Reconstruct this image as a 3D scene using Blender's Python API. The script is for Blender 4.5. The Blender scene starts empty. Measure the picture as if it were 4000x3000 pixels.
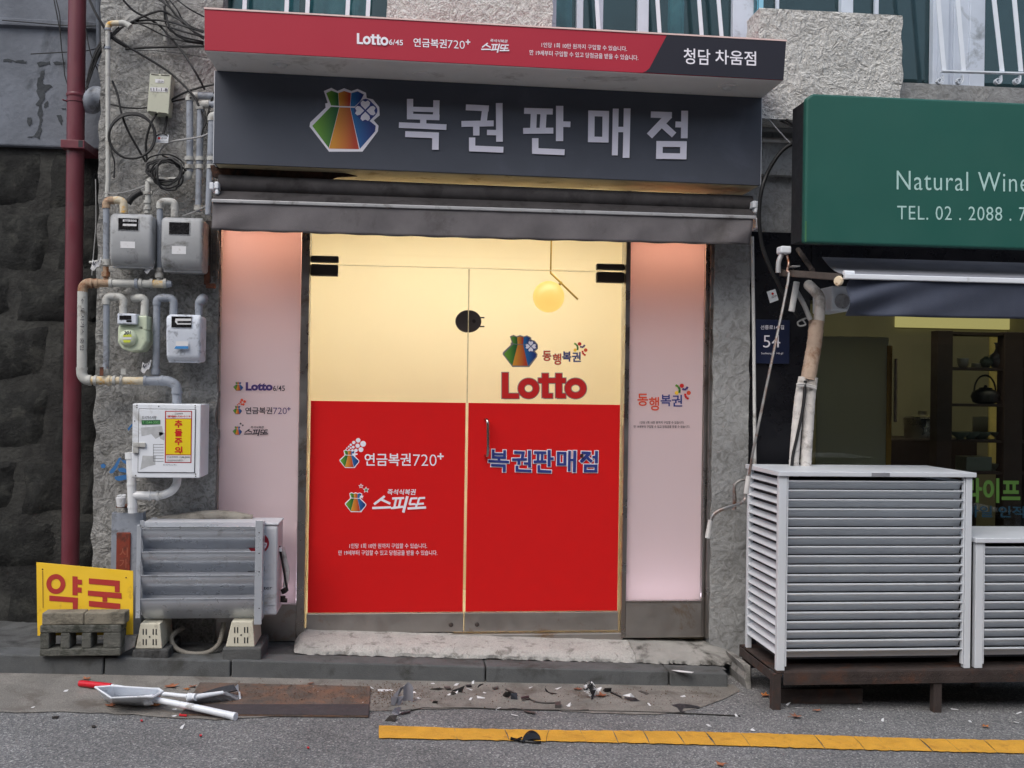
import bpy, bmesh, math, random
from mathutils import Vector, Matrix
random.seed(7)
SC = bpy.context.scene
COL = SC.collection
R = math.radians

# ------------------------------------------------------------------ camera
FPX = 2250.0                       # focal length in pixels of a 2212 px wide picture
CY0, CZ0 = -6.0, 1.56              # the camera stands in the street, 6 m from the glass doors
YAW, PITCH, ROLL = R(5.85), R(0.27), R(0.84)
FV = Vector((math.sin(YAW)*math.cos(PITCH), math.cos(YAW)*math.cos(PITCH), math.sin(PITCH)))
_rv = Vector((math.cos(YAW), -math.sin(YAW), 0)); _uv = _rv.cross(FV)
RV = math.cos(ROLL)*_rv + math.sin(ROLL)*_uv
UV = -math.sin(ROLL)*_rv + math.cos(ROLL)*_uv
CAM = Vector((0, CY0, CZ0))
cam = bpy.data.cameras.new('camera'); cam.sensor_width = 36.0; cam.lens = 36.0*FPX/2212.0
cam.clip_start = 0.05; cam.clip_end = 500
camo = bpy.data.objects.new('camera', cam); COL.objects.link(camo)
camo.matrix_world = Matrix(((RV.x, UV.x, -FV.x, CAM.x), (RV.y, UV.y, -FV.y, CAM.y), (RV.z, UV.z, -FV.z, CAM.z), (0, 0, 0, 1)))
SC.camera = camo

# ------------------------------------------------------------------ sky, sun, exposure
w = bpy.data.worlds.new('World'); SC.world = w; w.use_nodes = True
nt = w.node_tree; nt.nodes.clear()
sky = nt.nodes.new('ShaderNodeTexSky'); sky.sky_type = 'NISHITA'; sky.sun_disc = False
sky.sun_elevation = R(52); sky.sun_rotation = R(215); sky.dust_density = 3.0; sky.air_density = 1.4
hs = nt.nodes.new('ShaderNodeHueSaturation'); hs.inputs['Saturation'].default_value = 0.75
bg = nt.nodes.new('ShaderNodeBackground'); bg.inputs['Strength'].default_value = 0.14
wo = nt.nodes.new('ShaderNodeOutputWorld')
nt.links.new(sky.outputs[0], hs.inputs['Color']); nt.links.new(hs.outputs[0], bg.inputs['Color']); nt.links.new(bg.outputs[0], wo.inputs['Surface'])
sun = bpy.data.lights.new('sun', 'SUN'); sun.energy = 0.9; sun.angle = R(40); sun.color = (1, .98, .96)
suno = bpy.data.objects.new('sun', sun); COL.objects.link(suno)
suno.rotation_euler = (R(38), 0, R(-35)); suno.location = (0, -4, 8)
SC.view_settings.view_transform = 'Standard'; SC.view_settings.look = 'None'
SC.view_settings.exposure = 0.55; SC.view_settings.gamma = 1.0
SC.cycles.use_denoising = True
SC.cycles.max_bounces = 8; SC.cycles.transparent_max_bounces = 12
SC.cycles.sample_clamp_indirect = 6.0

# ------------------------------------------------------------------ from picture measurements to metres
def ray(u, v):
    return FV*FPX + RV*(u-1106.0) - UV*(v-829.5)
def P(u, v, Y):                    # point at depth plane y = Y
    d = ray(u, v); return CAM + d*((Y-CY0)/d.y)
SLOPE = 0.033                      # the street falls to the right
def road_z(x): return -SLOPE*(x-.33)
def G(u, v, h=0.0):                # point on the road, h above it
    d = ray(u, v); t = (h-SLOPE*(CAM.x-.33)-CAM.z)/(d.z+SLOPE*d.x); return CAM+d*t
class Fr:                          # a measured window of the photograph: x, y inside it -> point at plane Y
    def __init__(s, sx, sy, sw, cw): s.k = 2212.0/4000.0; s.u0 = sx*s.k; s.v0 = sy*s.k; s.s = sw/cw*s.k
    def uv(s, x, y): return (s.u0+x*s.s, s.v0+y*s.s)
    def __call__(s, x, y, Y): return P(*s.uv(x, y), Y)
    def g(s, x, y, z=0.0): return G(*s.uv(x, y), z)
F0 = Fr(0, 0, 4000, 2212)
c1 = Fr(0, 0, 900, 2133); c2 = Fr(0, 700, 900, 2133); c3 = Fr(0, 1400, 900, 2133); c4 = Fr(0, 1950, 1200, 2096)
s5 = Fr(800, 0, 1200, 2212); s6 = Fr(1900, 0, 1200, 2212); n7 = Fr(2900, 0, 1100, 2212); n8 = Fr(2900, 800, 1100, 1825)
bb = Fr(2700, 1700, 1300, 1961); r2 = Fr(1100, 2350, 1800, 2212); d3 = Fr(800, 1400, 1100, 1825); d4 = Fr(1750, 1200, 1100, 1825)
d5 = Fr(800, 800, 1100, 2212); d6 = Fr(1800, 800, 1100, 2212); g7 = Fr(0, 2600, 1500, 2212)
m1 = Fr(2850, 350, 500, 922); m2 = Fr(3200, 1150, 800, 1397); m3 = Fr(700, 300, 300, 711)
g4 = Fr(1400, 2600, 900, 2212); g5 = Fr(2200, 2580, 900, 2212); g6 = Fr(3000, 2500, 1000, 2212); p8 = Fr(2600, 900, 400, 369)

# ------------------------------------------------------------------ mesh building
class MB:
    def __init__(s): s.v = []; s.f = []
    def add(s, vs, fs):
        o = len(s.v); s.v += [Vector(p) for p in vs]; s.f += [tuple(i+o for i in f) for f in fs]; return s
    def hexa(s, a, b):             # two quads (front a, back b), same winding
        fs = [(0, 1, 2, 3), (7, 6, 5, 4)] + [(i, i+4, (i+1) % 4+4, (i+1) % 4) for i in range(4)]
        return s.add(list(a)+list(b), fs)
    def box(s, x0, x1, y0, y1, z0, z1):
        return s.hexa([(x0, y0, z0), (x1, y0, z0), (x1, y0, z1), (x0, y0, z1)], [(x0, y1, z0), (x1, y1, z0), (x1, y1, z1), (x0, y1, z1)])
    def obox(s, c, ax, ay, az):    # centre and three half axes
        c = Vector(c); ax = Vector(ax); ay = Vector(ay); az = Vector(az)
        q = [(-1, -1), (1, -1), (1, 1), (-1, 1)]
        return s.hexa([c+ax*i-ay+az*j for i, j in q], [c+ax*i+ay+az*j for i, j in q])
    def prism(s, pts, off):        # polygon extruded by a vector
        n = len(pts); off = Vector(off); a = [Vector(p) for p in pts]
        fs = [tuple(range(n)), tuple(range(2*n-1, n-1, -1))] + [(i, i+n, (i+1) % n+n, (i+1) % n) for i in range(n)]
        return s.add(a+[p+off for p in a], fs)
    def sheet(s, pts): return s.add(pts, [tuple(range(len(pts)))])
    def tube(s, pts, r, seg=10, smooth=0, cap=True, flat=1.0):
        pts = [Vector(p) for p in pts]
        rs = list(r) if hasattr(r, '__len__') else [r]*len(pts)
        if smooth: pts, rs = catmull(pts, rs, smooth)
        n = len(pts); t0 = None; rings = []; N = None
        for i in range(n):
            t = (pts[min(i+1, n-1)]-pts[max(i-1, 0)]); t = t.normalized() if t.length > 1e-9 else Vector((0, 0, 1))
            if N is None:
                N = Vector((0, 0, 1)) if abs(t.z) < .9 else Vector((1, 0, 0))
            N = (N-t*N.dot(t)); N = N.normalized() if N.length > 1e-9 else t.orthogonal().normalized()
            B = t.cross(N)
            rings.append([pts[i]+(N*math.cos(2*math.pi*k/seg)+B*math.sin(2*math.pi*k/seg)*flat)*rs[i] for k in range(seg)])
        fs = []
        for i in range(n-1):
            for k in range(seg):
                a, b = i*seg+k, i*seg+(k+1) % seg
                fs.append((a, b, b+seg, a+seg))
        if cap: fs += [tuple(range(seg-1, -1, -1)), tuple((n-1)*seg+k for k in range(seg))]
        return s.add([p for q in rings for p in q], fs)
    def lathe(s, o, axis, prof, seg=18):   # prof: (distance along axis, radius)
        a = Vector(axis).normalized(); o = Vector(o)
        s.tube([o+a*h for h, r in prof], [max(r, 1e-4) for h, r in prof], seg)
        # radii are exact because rings are perpendicular to a straight axis
        return s
    def grid(s, fn, nu, nv):
        vs = [fn(i/nu, j/nv) for j in range(nv+1) for i in range(nu+1)]
        fs = [(j*(nu+1)+i, j*(nu+1)+i+1, (j+1)*(nu+1)+i+1, (j+1)*(nu+1)+i) for j in range(nv) for i in range(nu)]
        return s.add(vs, fs)
def catmull(pts, rs, k):
    n = len(pts); op = []; orr = []
    for i in range(n-1):
        p0, p1, p2, p3 = pts[max(i-1, 0)], pts[i], pts[i+1], pts[min(i+2, n-1)]
        for j in range(k):
            t = j/k; t2 = t*t; t3 = t2*t
            op.append(.5*((2*p1)+(p2-p0)*t+(2*p0-5*p1+4*p2-p3)*t2+(3*p1-p0-3*p2+p3)*t3)); orr.append(rs[i]+(rs[i+1]-rs[i])*t)
    op.append(pts[-1]); orr.append(rs[-1]); return op, orr
def tag(o, label=None, cat=None, group=None, kind=None):
    if label: o['label'] = label
    if cat: o['category'] = cat
    if group: o['group'] = group
    if kind: o['kind'] = kind
    return o
def thing(name, at, label=None, cat=None, group=None, kind=None):
    o = bpy.data.objects.new(name, None); COL.objects.link(o); o.location = at; o.empty_display_size = .05
    o['_o'] = tuple(at); return tag(o, label, cat, group, kind)
def obj(name, mb, m, parent=None, label=None, cat=None, group=None, kind=None, smooth=False, bevel=0, seg=2, normals=True):
    if parent is not None: org = Vector(parent['_o'])
    else:
        xs = [p.x for p in mb.v]; ys = [p.y for p in mb.v]; zs = [p.z for p in mb.v]
        org = Vector(((min(xs)+max(xs))/2, (min(ys)+max(ys))/2, min(zs)))
    me = bpy.data.meshes.new(name); me.from_pydata([p-org for p in mb.v], [], mb.f); me.update()
    if normals:
        bm = bmesh.new(); bm.from_mesh(me); bmesh.ops.recalc_face_normals(bm, faces=bm.faces); bm.to_mesh(me); bm.free()
    if smooth: me.polygons.foreach_set('use_smooth', [True]*len(me.polygons)); 
    me.materials.append(m)
    o = bpy.data.objects.new(name, me); COL.objects.link(o); o['_o'] = tuple(org)
    if parent is not None: o.parent = parent; o.location = org-Vector(parent['_o'])
    else: o.location = org
    if bevel:
        b = o.modifiers.new('bevel', 'BEVEL'); b.width = bevel; b.segments = seg; b.limit_method = 'ANGLE'; b.angle_limit = R(35)
    if smooth:
        try:
            bm = bmesh.new(); bm.from_mesh(me)
            for e in bm.edges:
                if len(e.link_faces) == 2 and e.calc_face_angle(0) > R(42): e.smooth = False
            bm.to_mesh(me); bm.free()
        except Exception: pass
    return tag(o, label, cat, group, kind)

# ------------------------------------------------------------------ materials
def S(*c):                          # sRGB 0..255 -> linear
    return tuple((x/255/12.92 if x/255 <= .04045 else ((x/255+.055)/1.055)**2.4) for x in c)
MATS = {}
def mat(name, col, rough=.6, metal=0., var=.18, vs=6., bump=0., bs=60., dirt=None, damt=.5, ds=3., spec=.5, hue=None, coat=0., grain=0., gs=400.):
    """procedural paint / plastic / metal: base colour with two scales of mottling, patches of dirt, fine relief"""
    if name in MATS: return MATS[name]
    m = bpy.data.materials.new(name); m.use_nodes = True; nt = m.node_tree; N = nt.nodes; L = nt.links
    b = N['Principled BSDF']; geo = N.new('ShaderNodeNewGeometry')
    def noise(sc, det=4., rg=.6, dist=0.):
        n = N.new('ShaderNodeTexNoise'); n.inputs['Scale'].default_value = sc; n.inputs['Detail'].default_value = det
        n.inputs['Roughness'].default_value = rg; n.inputs['Distortion'].default_value = dist
        L.new(geo.outputs['Position'], n.inputs['Vector']); return n
    def ramp(src, p0, p1, a, c):
        r = N.new('ShaderNodeValToRGB'); r.color_ramp.elements[0].position = p0; r.color_ramp.elements[1].position = p1
        r.color_ramp.elements[0].color = (*a, 1); r.color_ramp.elements[1].color = (*c, 1); L.new(src, r.inputs[0]); return r
    def mix(f, a, c):
        x = N.new('ShaderNodeMix'); x.data_type = 'RGBA'; L.new(f, x.inputs[0]) if hasattr(f, 'links') else setattr(x.inputs[0], 'default_value', f)
        L.new(a, x.inputs[6]); L.new(c, x.inputs[7]); return x
    lo = tuple(max(0, c*(1-var)) for c in col); hi = tuple(min(1, c*(1+var)) for c in (hue or col))
    cur = ramp(noise(vs).outputs[0], .3, .7, lo, hi).outputs[0]
    if grain:
        g = ramp(noise(gs, 2.).outputs[0], .35, .65, (1-grain,)*3, (1,)*3)
        x = N.new('ShaderNodeMix'); x.data_type = 'RGBA'; x.blend_type = 'MULTIPLY'; x.inputs[0].default_value = 1
        L.new(cur, x.inputs[6]); L.new(g.outputs[0], x.inputs[7]); cur = x.outputs[2]
    rg = None
    if dirt is not None:
        dn = noise(ds, 8., .68, .4); f = ramp(dn.outputs[0], .62-.3*damt, .72-.2*damt, (0,)*3, (1,)*3)
        dc = N.new('ShaderNodeRGB'); dc.outputs[0].default_value = (*dirt, 1)
        cur = mix(f.outputs[0], cur, dc.outputs[0]).outputs[2]
        rg = f.outputs[0]
    L.new(cur, b.inputs['Base Color'])
    b.inputs['Roughness'].default_value = rough; b.inputs['Metallic'].default_value = metal
    b.inputs['Specular IOR Level'].default_value = spec; b.inputs['Coat Weight'].default_value = coat
    rn = ramp(noise(vs*2.3).outputs[0], .3, .7, (max(.03, rough-.1),)*3, (min(1, rough+.12),)*3); L.new(rn.outputs[0], b.inputs['Roughness'])
    if bump:
        bn = N.new('ShaderNodeBump'); bn.inputs['Strength'].default_value = min(1, bump); bn.inputs['Distance'].default_value = .01
        L.new(noise(bs, 5.).outputs[0], bn.inputs['Height']); L.new(bn.outputs[0], b.inputs['Normal'])
    MATS[name] = m; return m
def plain(name, col, rough=.5, metal=0., spec=.5):
    return mat(name, col, rough, metal, var=.04, vs=9., spec=spec)
def stucco(name, col, dark, swirl=9., bump=1., dist=.03, grime=.4):
    m = bpy.data.materials.new(name); m.use_nodes = True; nt = m.node_tree; N = nt.nodes; L = nt.links; b = N['Principled BSDF']
    geo = N.new('ShaderNodeNewGeometry')
    def nz(sc, det, rg, di):
        n = N.new('ShaderNodeTexNoise'); n.inputs['Scale'].default_value = sc; n.inputs['Detail'].default_value = det; n.inputs['Roughness'].default_value = rg; n.inputs['Distortion'].default_value = di
        L.new(geo.outputs['Position'], n.inputs['Vector']); return n
    a = nz(swirl, 3, .55, 2.6); c = nz(swirl*4.5, 6, .65, 1.2); e = nz(1.3, 4, .6, .3)
    mx = N.new('ShaderNodeMath'); mx.operation = 'MULTIPLY_ADD'; L.new(c.outputs[0], mx.inputs[0]); mx.inputs[1].default_value = .55; L.new(a.outputs[0], mx.inputs[2])
    bp = N.new('ShaderNodeBump'); bp.inputs['Strength'].default_value = bump; bp.inputs['Distance'].default_value = dist
    L.new(mx.outputs[0], bp.inputs['Height']); L.new(bp.outputs[0], b.inputs['Normal'])
    r = N.new('ShaderNodeValToRGB'); r.color_ramp.elements[0].position = .36; r.color_ramp.elements[1].position = .56
    r.color_ramp.elements[0].color = (*dark, 1); r.color_ramp.elements[1].color = (*col, 1); L.new(c.outputs[0], r.inputs[0])
    r2 = N.new('ShaderNodeValToRGB'); r2.color_ramp.elements[0].position = .36; r2.color_ramp.elements[1].position = .62
    r2.color_ramp.elements[0].color = (1-grime, 1-grime, 1-grime, 1); r2.color_ramp.elements[1].color = (1, 1, 1, 1); L.new(e.outputs[0], r2.inputs[0])
    x = N.new('ShaderNodeMix'); x.data_type = 'RGBA'; x.blend_type = 'MULTIPLY'; x.inputs[0].default_value = 1; L.new(r.outputs[0], x.inputs[6]); L.new(r2.outputs[0], x.inputs[7])
    L.new(x.outputs[2], b.inputs['Base Color']); b.inputs['Roughness'].default_value = .85; b.inputs['Specular IOR Level'].default_value = .25
    MATS[name] = m; return m
def glass(name, tint=(1, 1, 1), refl=.06, rough=.0):
    m = bpy.data.materials.new(name); m.use_nodes = True; nt = m.node_tree; N = nt.nodes; L = nt.links
    N.remove(N['Principled BSDF']); o = N['Material Output']
    t = N.new('ShaderNodeBsdfTransparent'); t.inputs[0].default_value = (*tint, 1)
    g = N.new('ShaderNodeBsdfGlossy'); g.inputs['Roughness'].default_value = rough
    fr = N.new('ShaderNodeFresnel'); fr.inputs[0].default_value = 1.45
    mx = N.new('ShaderNodeMixShader'); L.new(fr.outputs[0], mx.inputs[0]); L.new(t.outputs[0], mx.inputs[1]); L.new(g.outputs[0], mx.inputs[2])
    L.new(mx.outputs[0], o.inputs['Surface']); MATS[name] = m; return m
def film(name, col, trans=.4, tcol=None, rough=.45):
    """vinyl or milky acrylic: some of the light from behind comes through"""
    m = bpy.data.materials.new(name); m.use_nodes = True; nt = m.node_tree; N = nt.nodes; L = nt.links
    b = N['Principled BSDF']; o = N['Material Output']
    b.inputs['Base Color'].default_value = (*col, 1); b.inputs['Roughness'].default_value = rough; b.inputs['Specular IOR Level'].default_value = .3
    t = N.new('ShaderNodeBsdfTranslucent'); t.inputs[0].default_value = (*(tcol or col), 1)
    mx = N.new('ShaderNodeMixShader'); mx.inputs[0].default_value = trans
    L.new(b.outputs[0], mx.inputs[1]); L.new(t.outputs[0], mx.inputs[2]); L.new(mx.outputs[0], o.inputs['Surface']); MATS[name] = m; return m
def emit(name, col, st):
    m = bpy.data.materials.new(name); m.use_nodes = True; b = m.node_tree.nodes['Principled BSDF']
    b.inputs['Base Color'].default_value = (*(c*.06 for c in col), 1); b.inputs['Emission Color'].default_value = (*col, 1); b.inputs['Emission Strength'].default_value = st
    MATS[name] = m; return m
def printed(name, a, c, axis=0):    # a printed two-colour blend of the artwork itself
    if name in MATS: return MATS[name]
    m = bpy.data.materials.new(name); m.use_nodes = True; nt = m.node_tree; N = nt.nodes; L = nt.links; b = N['Principled BSDF']
    tc = N.new('ShaderNodeTexCoord'); sp = N.new('ShaderNodeSeparateXYZ'); L.new(tc.outputs['Generated'], sp.inputs[0])
    r = N.new('ShaderNodeValToRGB'); r.color_ramp.elements[0].color = (*a, 1); r.color_ramp.elements[1].color = (*c, 1)
    r.color_ramp.elements[0].position = .15; r.color_ramp.elements[1].position = .85
    L.new(sp.outputs[axis], r.inputs[0]); L.new(r.outputs[0], b.inputs['Base Color']); b.inputs['Roughness'].default_value = .5
    MATS[name] = m; return m
def M(k): return MATS[k]

# ------------------------------------------------------------------ lettering
_T = {}
def glyphs(body, wgt=0., shear=0., space=1., res=3):
    k = (body, wgt, shear, space)
    if k in _T: return _T[k]
    cu = bpy.data.curves.new('lettering', 'FONT'); cu.body = body; cu.size = 1; cu.offset = wgt; cu.shear = shear
    cu.space_character = space; cu.resolution_u = res; cu.dimensions = '2D'; cu.fill_mode = 'FRONT'; cu.align_x = 'LEFT'
    ob = bpy.data.objects.new('lettering', cu); COL.objects.link(ob); bpy.context.view_layer.update()
    me = bpy.data.meshes.new_from_object(ob.evaluated_get(bpy.context.evaluated_depsgraph_get()))
    vs = [(v.co.x, v.co.y) for v in me.vertices]; fs = [tuple(p.vertices) for p in me.polygons]
    bpy.data.objects.remove(ob); bpy.data.curves.remove(cu); bpy.data.meshes.remove(me)
    x0 = min(v[0] for v in vs); x1 = max(v[0] for v in vs); y0 = min(v[1] for v in vs); y1 = max(v[1] for v in vs)
    _T[k] = ([((a-x0)/(x1-x0), (b-y0)/(y1-y0)) for a, b in vs], fs); return _T[k]
def T(body, fr, bx, Y, m, parent, wgt=.012, shear=0., space=1., name='lettering', back=.0015, grow=0.):
    """lettering laid on the surface y = Y; bx = (x0, y0, x1, y1, slope) measured in window fr"""
    x0, y0, x1, y1 = bx[:4]; sl = bx[4] if len(bx) > 4 else 0.
    x0 -= grow; x1 += grow; y0 -= grow; y1 += grow
    vs, fs = glyphs(body, wgt, shear, space); mb = MB(); Y = Y-back
    TL, TR = fr(x0, y0, Y), fr(x1, y0+sl*(x1-x0), Y); BL, BR = fr(x0, y1, Y), fr(x1, y1+sl*(x1-x0), Y)
    mb.add([(BL*(1-a)+BR*a)*(1-b)+(TL*(1-a)+TR*a)*b for a, b in vs], fs)
    return obj(name, mb, m, parent, normals=False)
def ragged(pts, n=4, k=.12, seed=1):
    rd = random.Random(seed); out = []
    for i in range(len(pts)):
        (a, b), (c, d) = pts[i], pts[(i+1) % len(pts)]; l = math.hypot(c-a, d-b)
        for j in range(n): t = j/n; jj = 0 if j == 0 else k; out.append((a+(c-a)*t+rd.uniform(-jj, jj)*l, b+(d-b)*t+rd.uniform(-jj, jj)*l))
    return out
def poly(pts, fr, Y, m, parent, name='print', th=0., back=.0015, **kw):
    mb = MB(); q = [fr(x, y, Y-back) for x, y in pts]
    mb.prism(q, (0, th, 0)) if th else mb.sheet(q)
    return obj(name, mb, m, parent, **kw)
def disc(cx, cy, r, n=24, a0=0., a1=2*math.pi, ry=None):
    return [(cx+r*math.cos(a0+(a1-a0)*i/n), cy+(ry or r)*math.sin(a0+(a1-a0)*i/n)) for i in range(n + (0 if abs(a1-a0-2*math.pi) < 1e-6 else 1))]
def strokes(segs, fr, Y, m, parent, name='lettering', grow=0., back=.002, tr=None):
    """heavy strokes of a sign-painter's letter; every stroke a hair prouder than the one before"""
    mb = MB()
    for i, (xa, ya, xb, yb, wd) in enumerate(segs):
        dx, dy = xb-xa, yb-ya; l = math.hypot(dx, dy); ex, ey = dx/l*grow, dy/l*grow; px, py = -dy/l*(wd/2+grow), dx/l*(wd/2+grow)
        q = [(xa-ex+px, ya-ey+py), (xb+ex+px, yb+ey+py), (xb+ex-px, yb+ey-py), (xa-ex-px, ya-ey-py)]
        if tr: q = [tr(*p) for p in q]
        mb.prism([fr(x, y, Y-back-i*.00035) for x, y in q], (0, back*.6, 0))
    return obj(name, mb, m, parent, normals=True)
# ================================================================== materials
mat('concrete', S(150, 148, 144), .9, var=.2, vs=4, bump=.5, bs=90, dirt=S(70, 68, 64), damt=.35, ds=5)
mat('dark_concrete', S(84, 85, 85), .92, var=.22, vs=5, bump=.6, bs=80, dirt=S(46, 46, 45), damt=.45, ds=4)
mat('kerb_stone', S(92, 94, 95), .85, var=.14, vs=7, bump=.4, bs=180, dirt=S(62, 62, 60), damt=.35, ds=4, grain=.2)
mat('pale_cement', S(184, 182, 178), .92, var=.12, vs=6, bump=1., bs=70, dirt=S(124, 121, 116), damt=.3, ds=16, grain=.2, gs=120)
stucco('stucco', S(172, 171, 168), S(126, 125, 121), 7, .75, .035, .5)
stucco('stucco_rough', S(226, 225, 221), S(176, 174, 168), 12, .75, .045, .15)
stucco('stucco_worn', S(168, 169, 169), S(142, 142, 140), 5, .6, .02, .3)
mat('plaster', S(112, 117, 126), .92, var=.25, vs=3, bump=.5, bs=30, dirt=S(72, 76, 82), damt=.35, ds=3)
mat('peeled', S(62, 66, 70), .95, var=.2, vs=9, bump=.5, bs=50)
mat('wall_stone', S(19, 19, 19), .95, var=.5, vs=9, bump=1., bs=40, dirt=S(58, 58, 54), damt=.3, ds=9, hue=S(32, 33, 31))
mat('mortar', S(60, 60, 57), .95, var=.4, vs=9, bump=1., bs=40, dirt=S(34, 34, 33), damt=.6, ds=2.2)
mat('black_tile', S(24, 25, 30), .3, var=.2, vs=4)
mat('steel', S(168, 164, 160), .30, 1., var=.12, vs=3, dirt=S(126, 110, 94), damt=.15, ds=3)
mat('brushed_steel', S(172, 168, 164), .40, .9, var=.1, vs=5, dirt=S(148, 128, 106), damt=.18, ds=4)
mat('dark_metal', S(52, 46, 44), .42, .6, var=.15)
mat('white_paint', S(222, 226, 232), .45, var=.05, vs=4, dirt=S(168, 168, 165), damt=.12, ds=6)
mat('alu_white', S(204, 209, 215), .42, var=.05, vs=3)
mat('cream_wall', S(246, 232, 200), .7, var=.02, vs=2)
mat('rust', S(104, 62, 44), .85, var=.4, vs=18, bump=.4, bs=120, dirt=S(58, 38, 30), damt=.5, ds=16)
mat('rusty_frame', S(56, 47, 44), .8, var=.3, vs=10, bump=.4, bs=150, dirt=S(76, 50, 38), damt=.4, ds=7)
glass('glass'); 

# ================================================================== ground
def lerp(a, b, t): return a+(b-a)*t
def asphalt():
    m = bpy.data.materials.new('asphalt'); m.use_nodes = True; nt = m.node_tree; N = nt.nodes; L = nt.links; b = N['Principled BSDF']
    geo = N.new('ShaderNodeNewGeometry')
    def nz(sc, det, rg):
        n = N.new('ShaderNodeTexNoise'); n.inputs['Scale'].default_value = sc; n.inputs['Detail'].default_value = det; n.inputs['Roughness'].default_value = rg; L.new(geo.outputs['Position'], n.inputs['Vector']); return n
    def rp(src, *el):
        r = N.new('ShaderNodeValToRGB'); r.color_ramp.elements.remove(r.color_ramp.elements[1])
        for i, (p, c) in enumerate(el):
            e = r.color_ramp.elements[0] if i == 0 else r.color_ramp.elements.new(p)
            e.position = p; e.color = (*c, 1)
        L.new(src, r.inputs[0]); return r
    vo = N.new('ShaderNodeTexVoronoi'); vo.inputs['Scale'].default_value = 145; L.new(geo.outputs['Position'], vo.inputs['Vector'])
    g = rp(vo.outputs['Color'], (.0, S(84, 85, 88)), (.4, S(118, 118, 120)), (.75, S(144, 144, 143)), (.92, S(186, 185, 183)), (1., S(224, 223, 220)))
    a = rp(nz(1.6, 5, .6).outputs[0], (.3, (.64,)*3), (.68, (.98,)*3))
    x = N.new('ShaderNodeMix'); x.data_type = 'RGBA'; x.blend_type = 'MULTIPLY'; x.inputs[0].default_value = 1; L.new(g.outputs[0], x.inputs[6]); L.new(a.outputs[0], x.inputs[7])
    L.new(x.outputs[2], b.inputs['Base Color']); b.inputs['Roughness'].default_value = .85; b.inputs['Specular IOR Level'].default_value = .3
    ad = N.new('ShaderNodeMath'); ad.operation = 'ADD'; L.new(vo.outputs['Distance'], ad.inputs[0]); L.new(nz(160, 3, .6).outputs[0], ad.inputs[1])
    bp = N.new('ShaderNodeBump'); bp.inputs['Strength'].default_value = .7; bp.inputs['Distance'].default_value = .006; L.new(ad.outputs[0], bp.inputs['Height']); L.new(bp.outputs[0], b.inputs['Normal'])
    MATS['asphalt'] = m; return m
asphalt()
def rp3(x, y, h=0.): return Vector((x, y, road_z(x)+h))
mb = MB(); mb.sheet([rp3(-60, -60), rp3(60, -60), rp3(60, 40), rp3(-60, 40)])
obj('road', mb, M('asphalt'), kind='structure')
# paler concrete gutter strip along the kerb, its broken front edge
mat('gutter', S(138, 134, 128), .92, var=.2, vs=5, bump=.6, bs=120, dirt=S(100, 94, 88), damt=.35, ds=6, grain=.35, gs=160)
YK = -.48
mb = MB(); front = []; n = 70
for i in range(n+1):
    t = i/n; x = lerp(-2.6, 1.82, t); yb = P(*r2.uv(lerp(430, 1800, max(0, min(1, (x+.05)/1.45))), lerp(505, 532, t)), 0)
    y = -.98+.05*math.sin(x*3.1)+random.uniform(-.012, .012) - (.16*max(0, min(1, (-x-.35)/.5)))
    e_ = max(0., (x-1.05)/.77); y = lerp(y, YK-.06, e_*e_)
    front.append(rp3(x, y, .004))
back = [rp3(lerp(1.82, -2.6, i/n), YK+.05, .004) for i in range(n+1)]
mb.add(front+back[::-1], [(i, i+1, n+1+i+1, n+1+i) for i in range(n)])
obj('gutter_strip', mb, M('gutter'), kind='structure')
# tar-dark patch of old asphalt at the left
mat('tar', S(100, 100, 102), .8, var=.25, vs=9, bump=.5, bs=160)
mb = MB(); c = g7.g(60, 265); q = []
for i in range(40):
    a = i/40*2*math.pi; r = 1+.12*math.sin(3*a+.5)+.09*math.sin(7*a)+.06*math.sin(13*a)+random.uniform(-.05, .05)
    q.append(rp3(c.x+.2*r*math.cos(a), c.y+.10*r*math.sin(a), .010))
pass

# ---- the brick building across the street: it shades the lane and shows in the upstairs panes
mat('far_brick', S(124, 96, 84), .9, var=.2, vs=3, grain=.3, gs=40); ob = thing('opposite_building', (0, -10.5, -.5), kind='structure')
mb = MB(); mb.box(-30, 30, -14, -10.5, -1.5, 6.8); obj('wall', mb, M('far_brick'), ob); mat('far_pane', S(40, 46, 52), .15)
for i in range(-9, 10):
    for z_ in (.8, 3.9): mb = MB(); mb.box(i*3-.7, i*3+.7, -10.49, -10.46, z_, z_+1.6); obj('window', mb, M('far_pane'), ob)
# ---- kerb: separate stones, their tops falling with the street
kerb = thing('kerb', (0, YK, 0), kind='structure')
jl = [P(u, 1440, YK).x for u in (-420, -60, 223, 498, 1050, 1447)]+[1.775]
def ktop(x): return lerp(P(0, 1415, YK).z, P(1598, 1456, YK).z, (x-P(0, 1415, YK).x)/(P(1598, 1456, YK).x-P(0, 1415, YK).x))
for i in range(len(jl)-1):
    x0, x1 = jl[i]+.003, jl[i+1]-.004; dz = random.uniform(-.003, .003); dy = random.uniform(-.004, .004)
    mb = MB(); a, b = [(x0, YK+dy, road_z(x0)-.08), (x1, YK+dy, road_z(x1)-.08), (x1, YK+dy+.012, ktop(x1)+dz), (x0, YK+dy+.012, ktop(x0)+dz)], None
    mb.hexa(a, [(p[0], YK+.165, p[2]) for p in a]); obj('kerb_stone', mb, M('kerb_stone'), kerb, bevel=.008)
# ---- ground behind the kerb at the left and under the windows
mb = MB()
def pv(i, j):
    x = lerp(-4.5, 1.80, i); y = lerp(YK+.12, .7, j)
    return Vector((x, y, ktop(x)-.012+.03*j+.008*math.sin(x*9+j*5)*math.sin(j*11+x*3)))
mb.grid(pv, 60, 12); obj('pavement', mb, M('dark_concrete'), kind='structure', smooth=True)
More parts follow.
